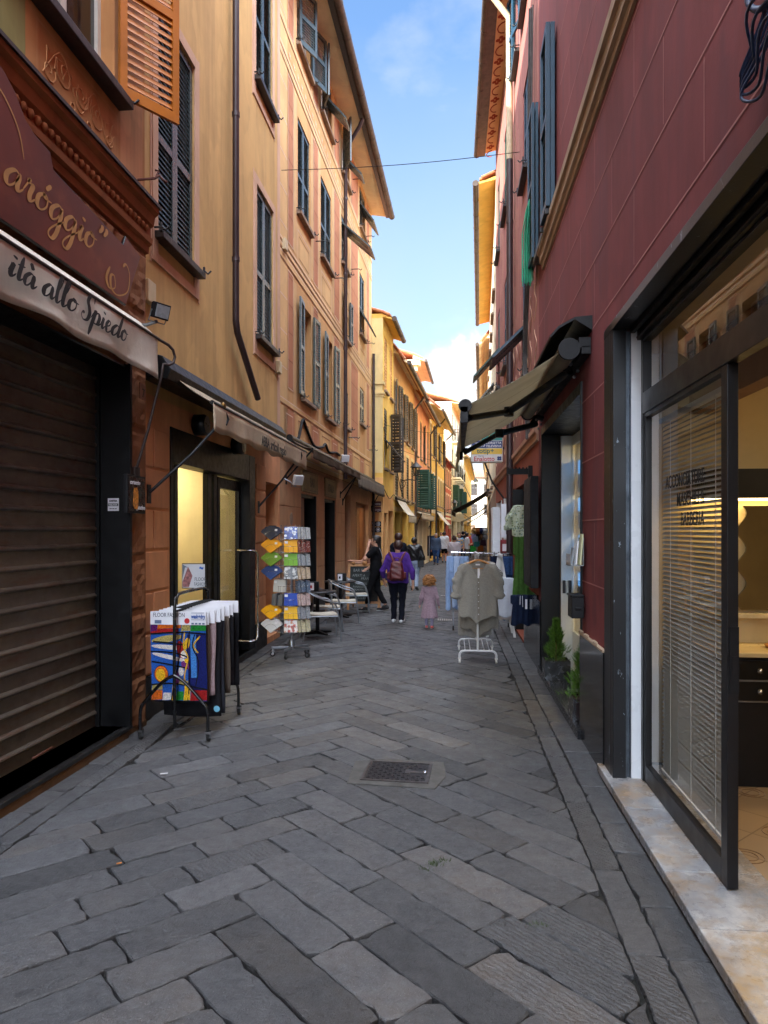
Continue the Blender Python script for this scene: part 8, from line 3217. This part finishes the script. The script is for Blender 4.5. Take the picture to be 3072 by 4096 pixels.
def person(label, x, y, heading, H, top, bottom, shoes, hair, skin=SKIN, girth=1.0, res=0.012, stride=0.0, pose=None, child=False, sleeve='short', hem=0.50, kind='trousers', style='short', top_loose=1.0, waist=0.585, leg_end=0.06, head_yaw=0.0, shoe_sole=None, leggings=None):
    root = thing('person', (x, y, 0), label, 'person')
    J = {'neck': (0, -0.008, 0.84), 'head': (0, 0.008, 0.925)}
    hs = 1.0
    if child:
        J = {'neck': (0, -0.01, 0.79), 'head': (0, 0.0, 0.885)}
        hs = 1.55
    sh_z = 0.745 if child else 0.805
    for s, n in ((-1, 'L'), (1, 'R')):
        st = stride * (1 if n == 'L' else -1)
        J['hip' + n] = (s * 0.050 * girth, 0.0, 0.515)
        J['knee' + n] = (s * 0.052, 0.02 + st * 0.45 + (0.02 if st < 0 else 0.0), 0.285)
        J['ank' + n] = (s * 0.050, st * 1.0 - 0.01, 0.045 + (0.025 if st < -0.05 else 0))
        J['toe' + n] = (s * 0.062, st * 1.0 + 0.10, 0.018)
        J['sho' + n] = (s * (0.098 if not child else 0.105) * (0.9 + 0.1 * girth), -0.004, sh_z)
        J['elb' + n] = (s * 0.132 * (0.85 + 0.15 * girth), -0.02 - st * 0.25, sh_z - 0.185)
        J['wri' + n] = (s * 0.140 * (0.85 + 0.15 * girth), 0.02 - st * 0.45, sh_z - 0.325)
    if pose:
        J.update(pose)
    J = {k: np.array(v) * H for k, v in J.items()}
    h = H
    ch, sh_ = math.cos(R(heading)), math.sin(R(heading))
    f = np.float32

    def torso(X, Y, Z, e):
        sx = 0.74 / (0.85 + 0.15 * girth)
        a = cap(X * sx, Y, Z, (0, 0, 0.545 * h), (0, -0.004 * h, 0.62 * h), 0.067 * h * girth + e, 0.058 * h * girth + e)
        b = cap(X * sx, Y, Z, (0, -0.004 * h, 0.62 * h), (0, -0.006 * h, (sh_z - 0.06) * h), 0.058 * h * girth + e, 0.070 * h * girth + e)
        c = cap(X, Y, Z, J['shoL'] * np.array([0.8, 1, 1]), J['shoR'] * np.array([0.8, 1, 1]), 0.042 * h + e, 0.042 * h + e)
        return smin(smin(a, b, 0.03 * h), c, 0.045 * h)

    def arm(X, Y, Z, n, e, upto=1.0):
        S_, E_, W_ = J['sho' + n], J['elb' + n], J['wri' + n]
        up = cap(X, Y, Z, S_, E_, 0.033 * h * (0.8 + 0.2 * girth) + e, 0.026 * h + e)
        if upto < 0.5:
            M_ = S_ + (E_ - S_) * upto * 2
            return cap(X, Y, Z, S_, M_, 0.034 * h * (0.8 + 0.2 * girth) + e, 0.031 * h + e * 1.3)
        fo = cap(X, Y, Z, E_, E_ + (W_ - E_) * min(1, (upto - 0.5) * 2), 0.025 * h + e, (0.0175 * h if upto >= 1 else 0.021 * h) + e)
        return smin(up, fo, 0.012 * h)

    def leg_(X, Y, Z, n, e, e2):
        a = cap(X, Y, Z, J['hip' + n], J['knee' + n], 0.054 * h * girth + e, 0.034 * h + e)
        b = cap(X, Y, Z, J['knee' + n], J['ank' + n], 0.034 * h + e, 0.021 * h + e2)
        return smin(a, b, 0.015 * h)

    hx, hy, hz = J['head']
    yaw = R(head_yaw)
    cy_, sy_ = math.cos(yaw), math.sin(yaw)

    def headco(X, Y, Z):
        dx_, dy_ = X - hx, Y - hy
        return (dx_ * cy_ + dy_ * sy_) / (h * hs), (-dx_ * sy_ + dy_ * cy_) / (h * hs), (Z - hz) / (h * hs)

    def head(X, Y, Z):
        a, b, c = headco(X, Y, Z)
        sk = ell(a, b, c, (0, -0.006, 0.012), (0.045, 0.054, 0.056))
        jaw = ell(a, b, c, (0, 0.012, -0.034), (0.034, 0.036, 0.036))
        d = smin(sk, jaw, 0.02)
        d = smin(d, cap(a, b, c, (0, 0.046, 0.004), (0, 0.060, -0.016), 0.006, 0.009), 0.008)
        d = smin(d, cap(a, b, c, (-0.015, 0.042, -0.036), (0.015, 0.042, -0.036), 0.005, 0.005), 0.006)
        for s in (-1, 1):
            d = smin(d, ell(a, b, c, (s * 0.046, -0.004, -0.004), (0.007, 0.013, 0.018)), 0.004)
            d = np.maximum(d, -ell(a, b, c, (s * 0.018, 0.056, 0.006), (0.011, 0.009, 0.007)))
        return d * (h * hs)

    def hand(X, Y, Z, n):
        W_, E_ = J['wri' + n], J['elb' + n]
        d_ = (W_ - E_) / (np.linalg.norm(W_ - E_) + 1e-9)
        s = -1 if n == 'L' else 1
        fw = np.array([0, 1.0, 0]) if abs(d_[1]) < 0.8 else np.array([0, 0, 1.0])
        fw = fw - d_ * fw.dot(d_)
        fw /= np.linalg.norm(fw)
        sd = np.cross(d_, fw)
        K = W_ + d_ * 0.05 * h
        d = cap(X, Y, Z, W_, K, 0.014 * h, 0.017 * h)
        for i, (ln, o) in enumerate(((0.038, 0.015), (0.043, 0.005), (0.040, -0.005), (0.032, -0.014))):
            b_ = K + fw * o * h
            m_ = b_ + d_ * ln * 0.55 * h - sd * s * 0.002 * h
            t_ = m_ + d_ * ln * 0.40 * h - sd * s * 0.012 * h
            d = np.minimum(d, np.minimum(cap(X, Y, Z, b_, m_, 0.0058 * h, 0.0055 * h), cap(X, Y, Z, m_, t_, 0.0055 * h, 0.0045 * h)))
        b_ = W_ + d_ * 0.018 * h + fw * 0.014 * h
        m_ = b_ + d_ * 0.02 * h + fw * 0.016 * h
        return smin(d, cap(X, Y, Z, b_, m_, 0.0068 * h, 0.0055 * h), 0.006 * h)

    P = np.array(list(J.values()))
    lo, hi = P.min(0) - 0.11 * h * max(1, hs * 0.9), P.max(0) + 0.12 * h * max(1, hs * 0.9)
    lo[2] = -0.02

    def body(X, Y, Z):
        d = torso(X, Y, Z, -0.006 * h)
        for n in 'LR':
            d = smin(d, arm(X, Y, Z, n, -0.003 * h), 0.015 * h)
            d = smin(d, hand(X, Y, Z, n), 0.008 * h)
            d = smin(d, leg_(X, Y, Z, n, -0.005 * h, -0.003 * h), 0.02 * h)
            d = smin(d, cap(X, Y, Z, J['ank' + n], J['toe' + n], 0.018 * h, 0.014 * h), 0.01 * h)
        d = smin(d, cap(X, Y, Z, J['neck'] - np.array([0, 0, 0.03 * h]), J['head'] - np.array([0, 0, 0.03 * h]), 0.030 * h, 0.028 * h * hs), 0.02 * h)
        return smin(d, head(X, Y, Z), 0.012 * h)

    def topf(X, Y, Z):
        e = 0.008 * h * top_loose
        fold = 0.0022 * h * np.sin(Z / h * 38 + X / h * 34 + 2 * np.sin(X / h * 17 + Z / h * 9)) * (0.5 + 0.5 * top_loose) + 0.0012 * h * np.sin(Z / h * 95 + X / h * 60)
        d = torso(X, Y, Z, e)
        # straight fall below the chest
        sx = 0.70 / (0.85 + 0.15 * girth)
        d = smin(d, cap(X * sx, Y, Z, (0, 0.0, hem * h), (0, -0.005 * h, 0.70 * h), 0.068 * h * girth + e, 0.064 * h * girth + e), 0.02 * h)
        up = {'short': 0.32, 'three': 0.78, 'long': 0.97, 'none': 0.12}[sleeve]
        for n in 'LR':
            d = smin(d, arm(X, Y, Z, n, e * 0.9, up), 0.018 * h)
        d = np.maximum(d + fold, (hem + 0.006 * np.sin(X / h * 40)) * h - Z)
        nk = ell(X, Y, Z, (0, 0.004 * h, (sh_z + 0.052) * h), (0.042 * h, 0.040 * h, 0.03 * h))
        return np.maximum(d, -nk)

    def botf(X, Y, Z):
        if kind == 'dress':
            t = np.clip((0.66 * h - Z) / (0.66 * h - hem * h), 0, 1.2)
            r = (0.075 + 0.062 * t) * h * girth
            ang = np.arctan2(Y, X)
            pl_ = 1 + (0.05 * np.sin(ang * 13) + 0.03 * np.sin(ang * 7 + 1)) * t
            d = (np.sqrt((X * 0.86) ** 2 + (Y * 1.1) ** 2) - r * pl_) * 0.75
            return np.maximum(np.maximum(d, Z - 0.66 * h), (hem * h + 0.01 * h * np.sin(ang * 9)) - Z)
        e = 0.008 * h
        d = cap(X * 0.76, Y, Z, (0, -0.004 * h, 0.535 * h), (0, 0, 0.60 * h), 0.069 * h * girth + e * 0.3, 0.060 * h * girth + e * 0.3)
        for n in 'LR':
            d = smin(d, leg_(X, Y, Z, n, e * 0.7, 0.012 * h if kind == 'trousers' else e), 0.02 * h)
        d = d + 0.0025 * h * np.sin(Z / h * 60 + X / h * 50)
        d = np.maximum(d, Z - waist * h)
        return np.maximum(d, (0.30 if kind == 'shorts' else leg_end) * h - Z)

    def shoef(X, Y, Z):
        d = None
        for n in 'LR':
            a, t_ = J['ank' + n], J['toe' + n]
            he = np.array([a[0], a[1] - 0.022 * h, a[2] - 0.022 * h])
            q_ = smin(cap(X, Y, Z, he, np.array([t_[0], t_[1] + 0.0, max(t_[2], 0.018 * h)]), 0.024 * h, 0.021 * h), cap(X, Y, Z, a, (a * 0.7 + t_ * 0.3), 0.024 * h, 0.023 * h), 0.012 * h)
            d = q_ if d is None else np.minimum(d, q_)
        return np.maximum(d, 0.002 - Z)

    def hairf(X, Y, Z):
        a, b, c = headco(X, Y, Z)
        sk = ell(a, b, c, (0, -0.012, 0.016), (0.058, 0.066, 0.062) if style == 'short' else (0.053, 0.060, 0.058))
        face = np.maximum(np.maximum(0.020 - b, c - 0.036), np.abs(a) - 0.046)
        d = np.maximum(sk, -face)
        cut = {'short': -0.042, 'bob': -0.075, 'bun': -0.026, 'curly': -0.05, 'long': -0.05, 'crop': -0.012}[style]
        if style in ('bob', 'curly'):
            d = smin(d, ell(a, b, c, (0, -0.022, -0.02), (0.055 if style == 'bob' else 0.066, 0.045, 0.06)), 0.02)
            d = np.maximum(d, -np.maximum(np.maximum(0.012 - b, c - 0.036), np.abs(a) - 0.040))
        if style == 'curly':
            d = smin(d, ell(a, b, c, (0, -0.012, 0.008), (0.074, 0.070, 0.070)), 0.01)
            d = np.maximum(d, -np.maximum(np.maximum(0.026 - b, c - 0.030), np.abs(a) - 0.040))
            d = d + 0.016 * np.sin(a * 105 + 3 * np.sin(c * 110)) * np.sin(c * 115 + 2 * np.sin(b * 90)) + 0.006 * np.sin(b * 180 + a * 60)
        d = np.maximum(d, cut - c)
        if style == 'bun':
            d = np.minimum(d, ell(a, b, c, (0, -0.045, 0.062), (0.026, 0.026, 0.024)))
        if style == 'long':
            d = smin(d, cap(a, b, c, (0, -0.05, 0.03), (0, -0.062, -0.13), 0.030, 0.018), 0.02)
        if style != 'curly':
            d = d + 0.0012 * np.sin(a * 400 + c * 60)
        return d * (h * hs)

    def mk(name, fn, lo_, hi_, matr, rs_=None):
        g_ = lambda X, Y, Z: fn(X.astype(f), Y.astype(f), Z.astype(f))
        o = net_obj(name, g_, lo_, hi_, rs_ or res, matr, root, 1)
        o.rotation_euler.z = R(heading)
        return o
    mk('body', body, lo, hi, skin)
    lt_, ht_ = lo.copy(), hi.copy()
    lt_[2], ht_[2] = (hem - 0.02) * h, (sh_z + 0.09) * h
    mk('top', topf if kind != 'dress' else (lambda X, Y, Z: topf(X, Y, Z)), lt_, ht_, top)
    lb_, hb_ = lo.copy(), hi.copy()
    hb_[2] = 0.68 * h
    if kind == 'dress':
        mk('skirt', botf, (-0.2 * h, -0.2 * h, (hem - 0.03) * h), (0.2 * h, 0.2 * h, 0.69 * h), bottom)
    else:
        mk(kind, botf, lb_, hb_, bottom)
    ls_, hs_ = lo.copy(), hi.copy()
    hs_[2] = 0.13 * h
    mk('shoes', shoef, ls_, hs_, shoes, min(res, 0.010))
    if shoe_sole is not None:
        mk('shoe_soles', lambda X, Y, Z: np.maximum(shoef(X, Y, Z) - 0.002 * h, Z - 0.016 * h), ls_, (hs_[0], hs_[1], 0.05), shoe_sole, min(res, 0.008))
    if leggings is not None:
        mk('leggings', lambda X, Y, Z: np.maximum(np.minimum(leg_(X, Y, Z, 'L', 0.003 * h, 0.006 * h), leg_(X, Y, Z, 'R', 0.003 * h, 0.006 * h)), 0.05 * h - Z), lb_, (hb_[0], hb_[1], 0.45 * h), leggings)
    r_ = 0.13 * h * hs
    mk('hair', hairf, (hx - r_, hy - r_, hz - 0.19 * h * hs), (hx + r_, hy + r_, hz + 0.11 * h * hs), hair, min(res, 0.009))
    q = MB()
    for s in (-1, 1):
        ex_, ey_, ez_ = s * 0.018 * h * hs, 0.047 * h * hs, 0.006 * h * hs
        q.lathe((hx + ex_ * cy_ - ey_ * sy_, hy + ex_ * sy_ + ey_ * cy_, hz + ez_), [(0.0, -0.006 * h * hs), (0.0055 * h * hs, -0.003 * h * hs), (0.0065 * h * hs, 0), (0.0055 * h * hs, 0.003 * h * hs), (0, 0.006 * h * hs)], 10)
    eo = q.build('eyes', M_EYE)
    eo.parent = root
    eo.rotation_euler.z = R(heading)
    return root


M_PURPLE = fabric('violet_knit', '4c2d80', 0.12, 30)
M_NAVYT = fabric('navy_twill', '10131f', 0.15, 30)
M_BLACKC = fabric('black_jersey', '0c0c10', 0.2, 30)
M_LEATHER = plain('black_leather', '0d0e11', 0.32, var=0.25, nscale=20, bump=0.3)
M_DUSTY = fabric('dusty_pink_tulle', '97808a', 0.12, 40)
M_LILAC = fabric('lilac_leggings', '8a86a0', 0.08, 30)
M_CORAL = plain('coral_shoe', 'd05a50', 0.5, var=0.1)
M_WTEE = fabric('white_tee_cotton', 'b8b8bc', 0.06, 30)
M_SLATEB = fabric('slate_blue_shirt', '3f4c62', 0.12, 30)
M_LJEAN = fabric('washed_pale_denim', 'a4b4cc', 0.10, 30)

person('woman in a violet sweater and navy trousers walking away with a red backpack', -1.08, 13.87, -3, 1.61, M_PURPLE, M_NAVYT, M_SHOEW, HAIR_B, SKIN_L, girth=1.2, res=0.010, stride=0.03, sleeve='three', hem=0.485, style='short', top_loose=1.0, head_yaw=28, leg_end=0.035,
       pose={'elbL': (-0.185, -0.02, 0.63), 'wriL': (-0.175, 0.06, 0.50), 'elbR': (0.180, -0.03, 0.63), 'wriR': (0.185, -0.01, 0.475)})
# her backpack
bp = thing('backpack', (-1.08, 13.72, 0.9), 'oxblood red leather backpack on the back of the woman in violet', 'backpack')
M_OXB = plain('oxblood_leather', '5a1c1c', 0.42, var=0.2, nscale=14, bump=0.35)
BX, BY, BZ = -1.085, 13.665, 1.02


def bp_fn(X, Y, Z):
    x, y, z = X + bp.location.x - BX, Y + bp.location.y - BY, Z + bp.location.z - BZ
    hw = 0.145 - 0.045 * np.clip((z + 0.05) / 0.25, 0, 1)
    b = np.maximum(np.maximum(np.abs(x) - hw + 0.04, np.abs(y) - 0.03), np.abs(z) - 0.15)
    q_ = np.sqrt(np.maximum(np.abs(x) - hw + 0.045, 0) ** 2 + np.maximum(np.abs(y) - 0.025, 0) ** 2 + np.maximum(np.abs(z) - 0.145, 0) ** 2) - 0.045
    pk = np.sqrt(np.maximum(np.abs(x) - 0.09, 0) ** 2 + np.maximum(np.abs(y + 0.06) - 0.02, 0) ** 2 + np.maximum(np.abs(z + 0.06) - 0.07, 0) ** 2) - 0.025
    sd_ = np.sqrt(np.maximum(np.abs(np.abs(x) - 0.155) - 0.01, 0) ** 2 + np.maximum(np.abs(y) - 0.02, 0) ** 2 + np.maximum(np.abs(z + 0.09) - 0.05, 0) ** 2) - 0.02
    return smin(np.minimum(q_, pk), sd_, 0.01) + 0.003 * np.sin(z * 60 + x * 30)


net_obj('bag_body', bp_fn, (-0.24, -0.22, -0.12), (0.24, 0.16, 0.38), 0.009, M_OXB, bp)
q = MB()
for s_ in (-1, 1):
    q.tube(catmull([(BX + s_ * 0.06, BY + 0.03, BZ + 0.16), (BX + s_ * 0.12, BY + 0.10, BZ + 0.30), (BX + s_ * 0.16, BY + 0.20, BZ + 0.345), (BX + s_ * 0.17, BY + 0.32, BZ + 0.25)], 5), 0.024, 7)
q.tube(catmull([(BX - 0.05, BY, BZ + 0.17), (BX - 0.04, BY - 0.01, BZ + 0.245), (BX + 0.04, BY - 0.01, BZ + 0.245), (BX + 0.05, BY, BZ + 0.17)], 5), 0.011, 6)
q.build('strap', M_OXB, bp)
q = MB()
q.tube([(BX - 0.09, BY - 0.108, BZ + 0.03), (BX + 0.09, BY - 0.108, BZ + 0.03)], 0.004, 5)
q.box(BX - 0.03, BX + 0.03, BY - 0.08, BY - 0.072, BZ + 0.075, BZ + 0.09)
q.build('zip', plain('dull_gunmetal', '3a3030', 0.4, metal=0.7), bp)

person('woman in black holding a phone to her ear beside the chalkboard', -1.72, 15.75, 82, 1.70, M_BLACKC, M_BLACKC, M_SHOEK, HAIR_D, SKIN_L, girth=0.95, res=0.011, stride=0.115, sleeve='short', hem=0.53, style='long', leg_end=0.10, shoe_sole=M_SHOEW,
       pose={'elbL': (-0.145, 0.10, 0.69), 'wriL': (-0.080, 0.075, 0.855), 'elbR': (0.12, 0.03, 0.63), 'wriR': (0.06, 0.12, 0.56)}, head_yaw=8)
sb_ = thing('shoulder_bag', (-1.55, 15.6, 0.8), 'thin silver shoulder strap with small dark bag on the woman holding a phone', 'bag')
q = MB()
q.tube(catmull([(-1.62, 15.63, 1.41), (-1.56, 15.58, 1.25), (-1.54, 15.57, 1.0), (-1.53, 15.58, 0.86)], 5), 0.008, 5)
q.build('strap', M_ALU, sb_)
q = MB()
q.box(-1.60, -1.44, 15.54, 15.60, 0.70, 0.87)
q.build('pouch', M_LEATHER, sb_, bevel=0.015)
person('girl in a peach top reaching towards the lit shop window behind the chalkboard', -2.05, 17.7, 80, 1.48, fabric('peach_jersey', 'b8826c', 0.1, 30), M_DENIM_D, M_SHOEK, HAIR_B, SKIN_L, girth=0.95, res=0.014, style='curly', hem=0.52,
       pose={'elbL': (-0.13, 0.12, 0.70), 'wriL': (-0.12, 0.30, 0.70), 'elbR': (0.13, 0.08, 0.66), 'wriR': (0.10, 0.22, 0.66)})
person('man in a dark navy jacket standing behind the woman with the phone', -1.42, 18.4, 40, 1.74, M_NAVYT, M_NAVYT, M_SHOEK, HAIR_B, SKIN, girth=1.1, res=0.014, sleeve='long', hem=0.48)
person('woman in a black leather jacket and pale jeans walking away along the street', -1.17, 21.4, -4, 1.60, M_LEATHER, M_LJEAN, M_SHOEK, HAIR_D, SKIN, girth=1.08, res=0.012, stride=0.07, sleeve='three', hem=0.56, style='short', top_loose=2.0, leg_end=0.08, waist=0.60,
       pose={'elbL': (-0.165, -0.05, 0.64), 'wriL': (-0.14, 0.06, 0.57), 'elbR': (0.17, -0.04, 0.63), 'wriR': (0.17, 0.06, 0.53)})
hb_ = thing('hand_bag', (-1.0, 21.3, 0.7), 'black leather bag carried by the woman in the leather jacket', 'bag')
q = MB()
q.box(-1.06, -0.88, 21.22, 21.32, 0.70, 0.90)
q.tube(catmull([(-1.04, 21.27, 0.90), (-1.0, 21.30, 1.15), (-0.93, 21.27, 0.90)], 5), 0.012, 5)
q.build('pouch', M_LEATHER, hb_, bevel=0.02)
person('toddler with ginger curls in a dusty pink dress and coral shoes', -0.44, 13.1, -2, 0.98, M_DUSTY, M_DUSTY, M_CORAL, HAIR_R, SKIN_L, girth=1.0, res=0.0085, stride=0.02, child=True, sleeve='long', hem=0.20, kind='dress', style='curly', top_loose=1.3, leggings=M_LILAC, shoe_sole=M_SHOEW,
       pose={'elbL': (-0.15, -0.02, 0.58), 'wriL': (-0.175, 0.02, 0.45), 'elbR': (0.15, -0.02, 0.58), 'wriR': (0.175, 0.02, 0.44), 'hipL': (-0.055, 0, 0.40), 'hipR': (0.055, 0, 0.40), 'kneeL': (-0.058, 0.01, 0.23), 'kneeR': (0.058, 0.01, 0.23)})
person('elderly man in a slate blue shirt and jeans walking towards the viewer', -0.90, 37.5, 178, 1.66, M_SLATEB, M_DENIM, M_SHOEK, HAIR_G, SKIN, girth=1.25, res=0.016, stride=0.07, sleeve='long', hem=0.46, style='crop')
person('man in a white tee shirt and black shorts walking away', -0.50, 39.8, 0, 1.74, M_WTEE, M_BLACKC, M_SHOEK, HAIR_D, SKIN, girth=1.2, res=0.018, stride=0.05, kind='shorts', hem=0.45, top_loose=1.8)
person('man in dark clothes half hidden behind the elderly man', -0.74, 44.0, 170, 1.70, M_BLACKC, M_NAVYT, M_SHOEK, HAIR_B, SKIN, girth=1.1, res=0.02, sleeve='long')
person('woman with a hair bun in a pale grey top behind the garment rails', 0.04, 25.5, -25, 1.62, fabric('pale_mauve_jersey', 'a49a9c', 0.08, 30), M_BLACKC, M_SHOEK, HAIR_B, SKIN, girth=1.1, res=0.015, style='bun', hem=0.5, top_loose=1.8)
person('red haired woman in a multicoloured top facing the viewer in the crowd', 0.33, 38.0, 170, 1.66, floral('confetti_print', '3a7aa0', ['c8a040', 'b04a40'], 14, 0.5), M_NAVYT, M_SHOEK, plain('auburn_hair', '5a2416', 0.5, var=0.2), SKIN_L, res=0.018, style='bob')
person('man in a white tee shirt and khaki trousers looking at the stall goods', 0.72, 37.0, -85, 1.70, M_WTEE, fabric('khaki_twill', '6a6656', 0.1, 30), M_SHOEK, HAIR_D, SKIN, girth=1.1, res=0.018, pose={'elbL': (-0.13, 0.05, 0.62), 'wriL': (-0.05, 0.14, 0.66), 'elbR': (0.13, 0.05, 0.62), 'wriR': (0.06, 0.14, 0.66)})
person('distant person in a coral red top', 1.2, 47.0, 10, 1.66, fabric('coral_cotton', 'c0443e', 0.1, 20), M_BLACKC, M_SHOEK, HAIR_G, SKIN_L, res=0.022, sleeve='long')
person('distant man in a dark blue cap and shirt', 0.62, 46.0, 0, 1.75, M_NAVYT, M_DENIM_D, M_SHOEK, M_NAVYT, SKIN, res=0.022, sleeve='long')
person('distant woman in a pale yellow top beyond the crowd', 0.35, 52.0, 175, 1.64, fabric('pale_yellow_cotton', 'b8a868', 0.1, 20), M_DENIM, M_SHOEK, HAIR_D, SKIN_L, res=0.025)
person('distant man in a grey shirt deepest in the crowd', 0.95, 56.0, 0, 1.74, fabric('mid_grey_cotton', '6a6a70', 0.1, 20), M_DENIM_D, M_SHOEK, HAIR_D, SKIN, res=0.025, sleeve='long')
person('distant woman in a red skirt deepest in the crowd', 0.55, 60.0, 180, 1.65, M_WTEE, fabric('cherry_cotton', '8a2020', 0.1, 20), M_SHOEK, HAIR_B, SKIN_L, res=0.025, kind='dress', hem=0.35)
# ================================================================== FINISH
def split_pieces(stems, reach=0.06):
    """pieces of one part that stand apart from each other become parts of their own"""
    for o in [o for o in SC.objects if o.type == 'MESH' and o.parent is not None and o.name.split('.')[0] in stems]:
        me = o.data
        n = len(me.vertices)
        par = list(range(n))

        def find(i):
            while par[i] != i:
                par[i] = par[par[i]]
                i = par[i]
            return i
        for p in me.polygons:
            a = find(p.vertices[0])
            for v in p.vertices[1:]:
                par[find(v)] = a
        boxes = {}
        for v in me.vertices:
            b = boxes.setdefault(find(v.index), [list(v.co), list(v.co)])
            for k in range(3):
                b[0][k] = min(b[0][k], v.co[k])
                b[1][k] = max(b[1][k], v.co[k])
        ids = list(boxes)
        grp = {i: i for i in ids}

        def gf(i):
            while grp[i] != i:
                i = grp[i]
            return i
        for i, a in enumerate(ids):
            for b in ids[i + 1:]:
                A_, B_ = boxes[a], boxes[b]
                if all(A_[0][k] - reach < B_[1][k] and B_[0][k] - reach < A_[1][k] for k in range(3)):
                    grp[gf(b)] = gf(a)
        roots = sorted({gf(i) for i in ids})
        if len(roots) < 2:
            continue
        for r_ in roots[1:]:
            c = o.copy()
            c.data = me.copy()
            COL.objects.link(c)
            bm = bmesh.new()
            bm.from_mesh(c.data)
            bmesh.ops.delete(bm, geom=[v for v in bm.verts if gf(find(v.index)) != r_], context='VERTS')
            bm.to_mesh(c.data)
            bm.free()
        bm = bmesh.new()
        bm.from_mesh(me)
        kill = [v for v in bm.verts if gf(find(v.index)) != roots[0]]
        bmesh.ops.delete(bm, geom=kill, context='VERTS')
        bm.to_mesh(me)
        bm.free()


split_pieces({'window_surround', 'rustication', 'plinth', 'shutter_hook', 'balcony', 'clothesline_stay', 'wheel', 'caster', 'knob', 'ornament'})
texts_to_meshes()
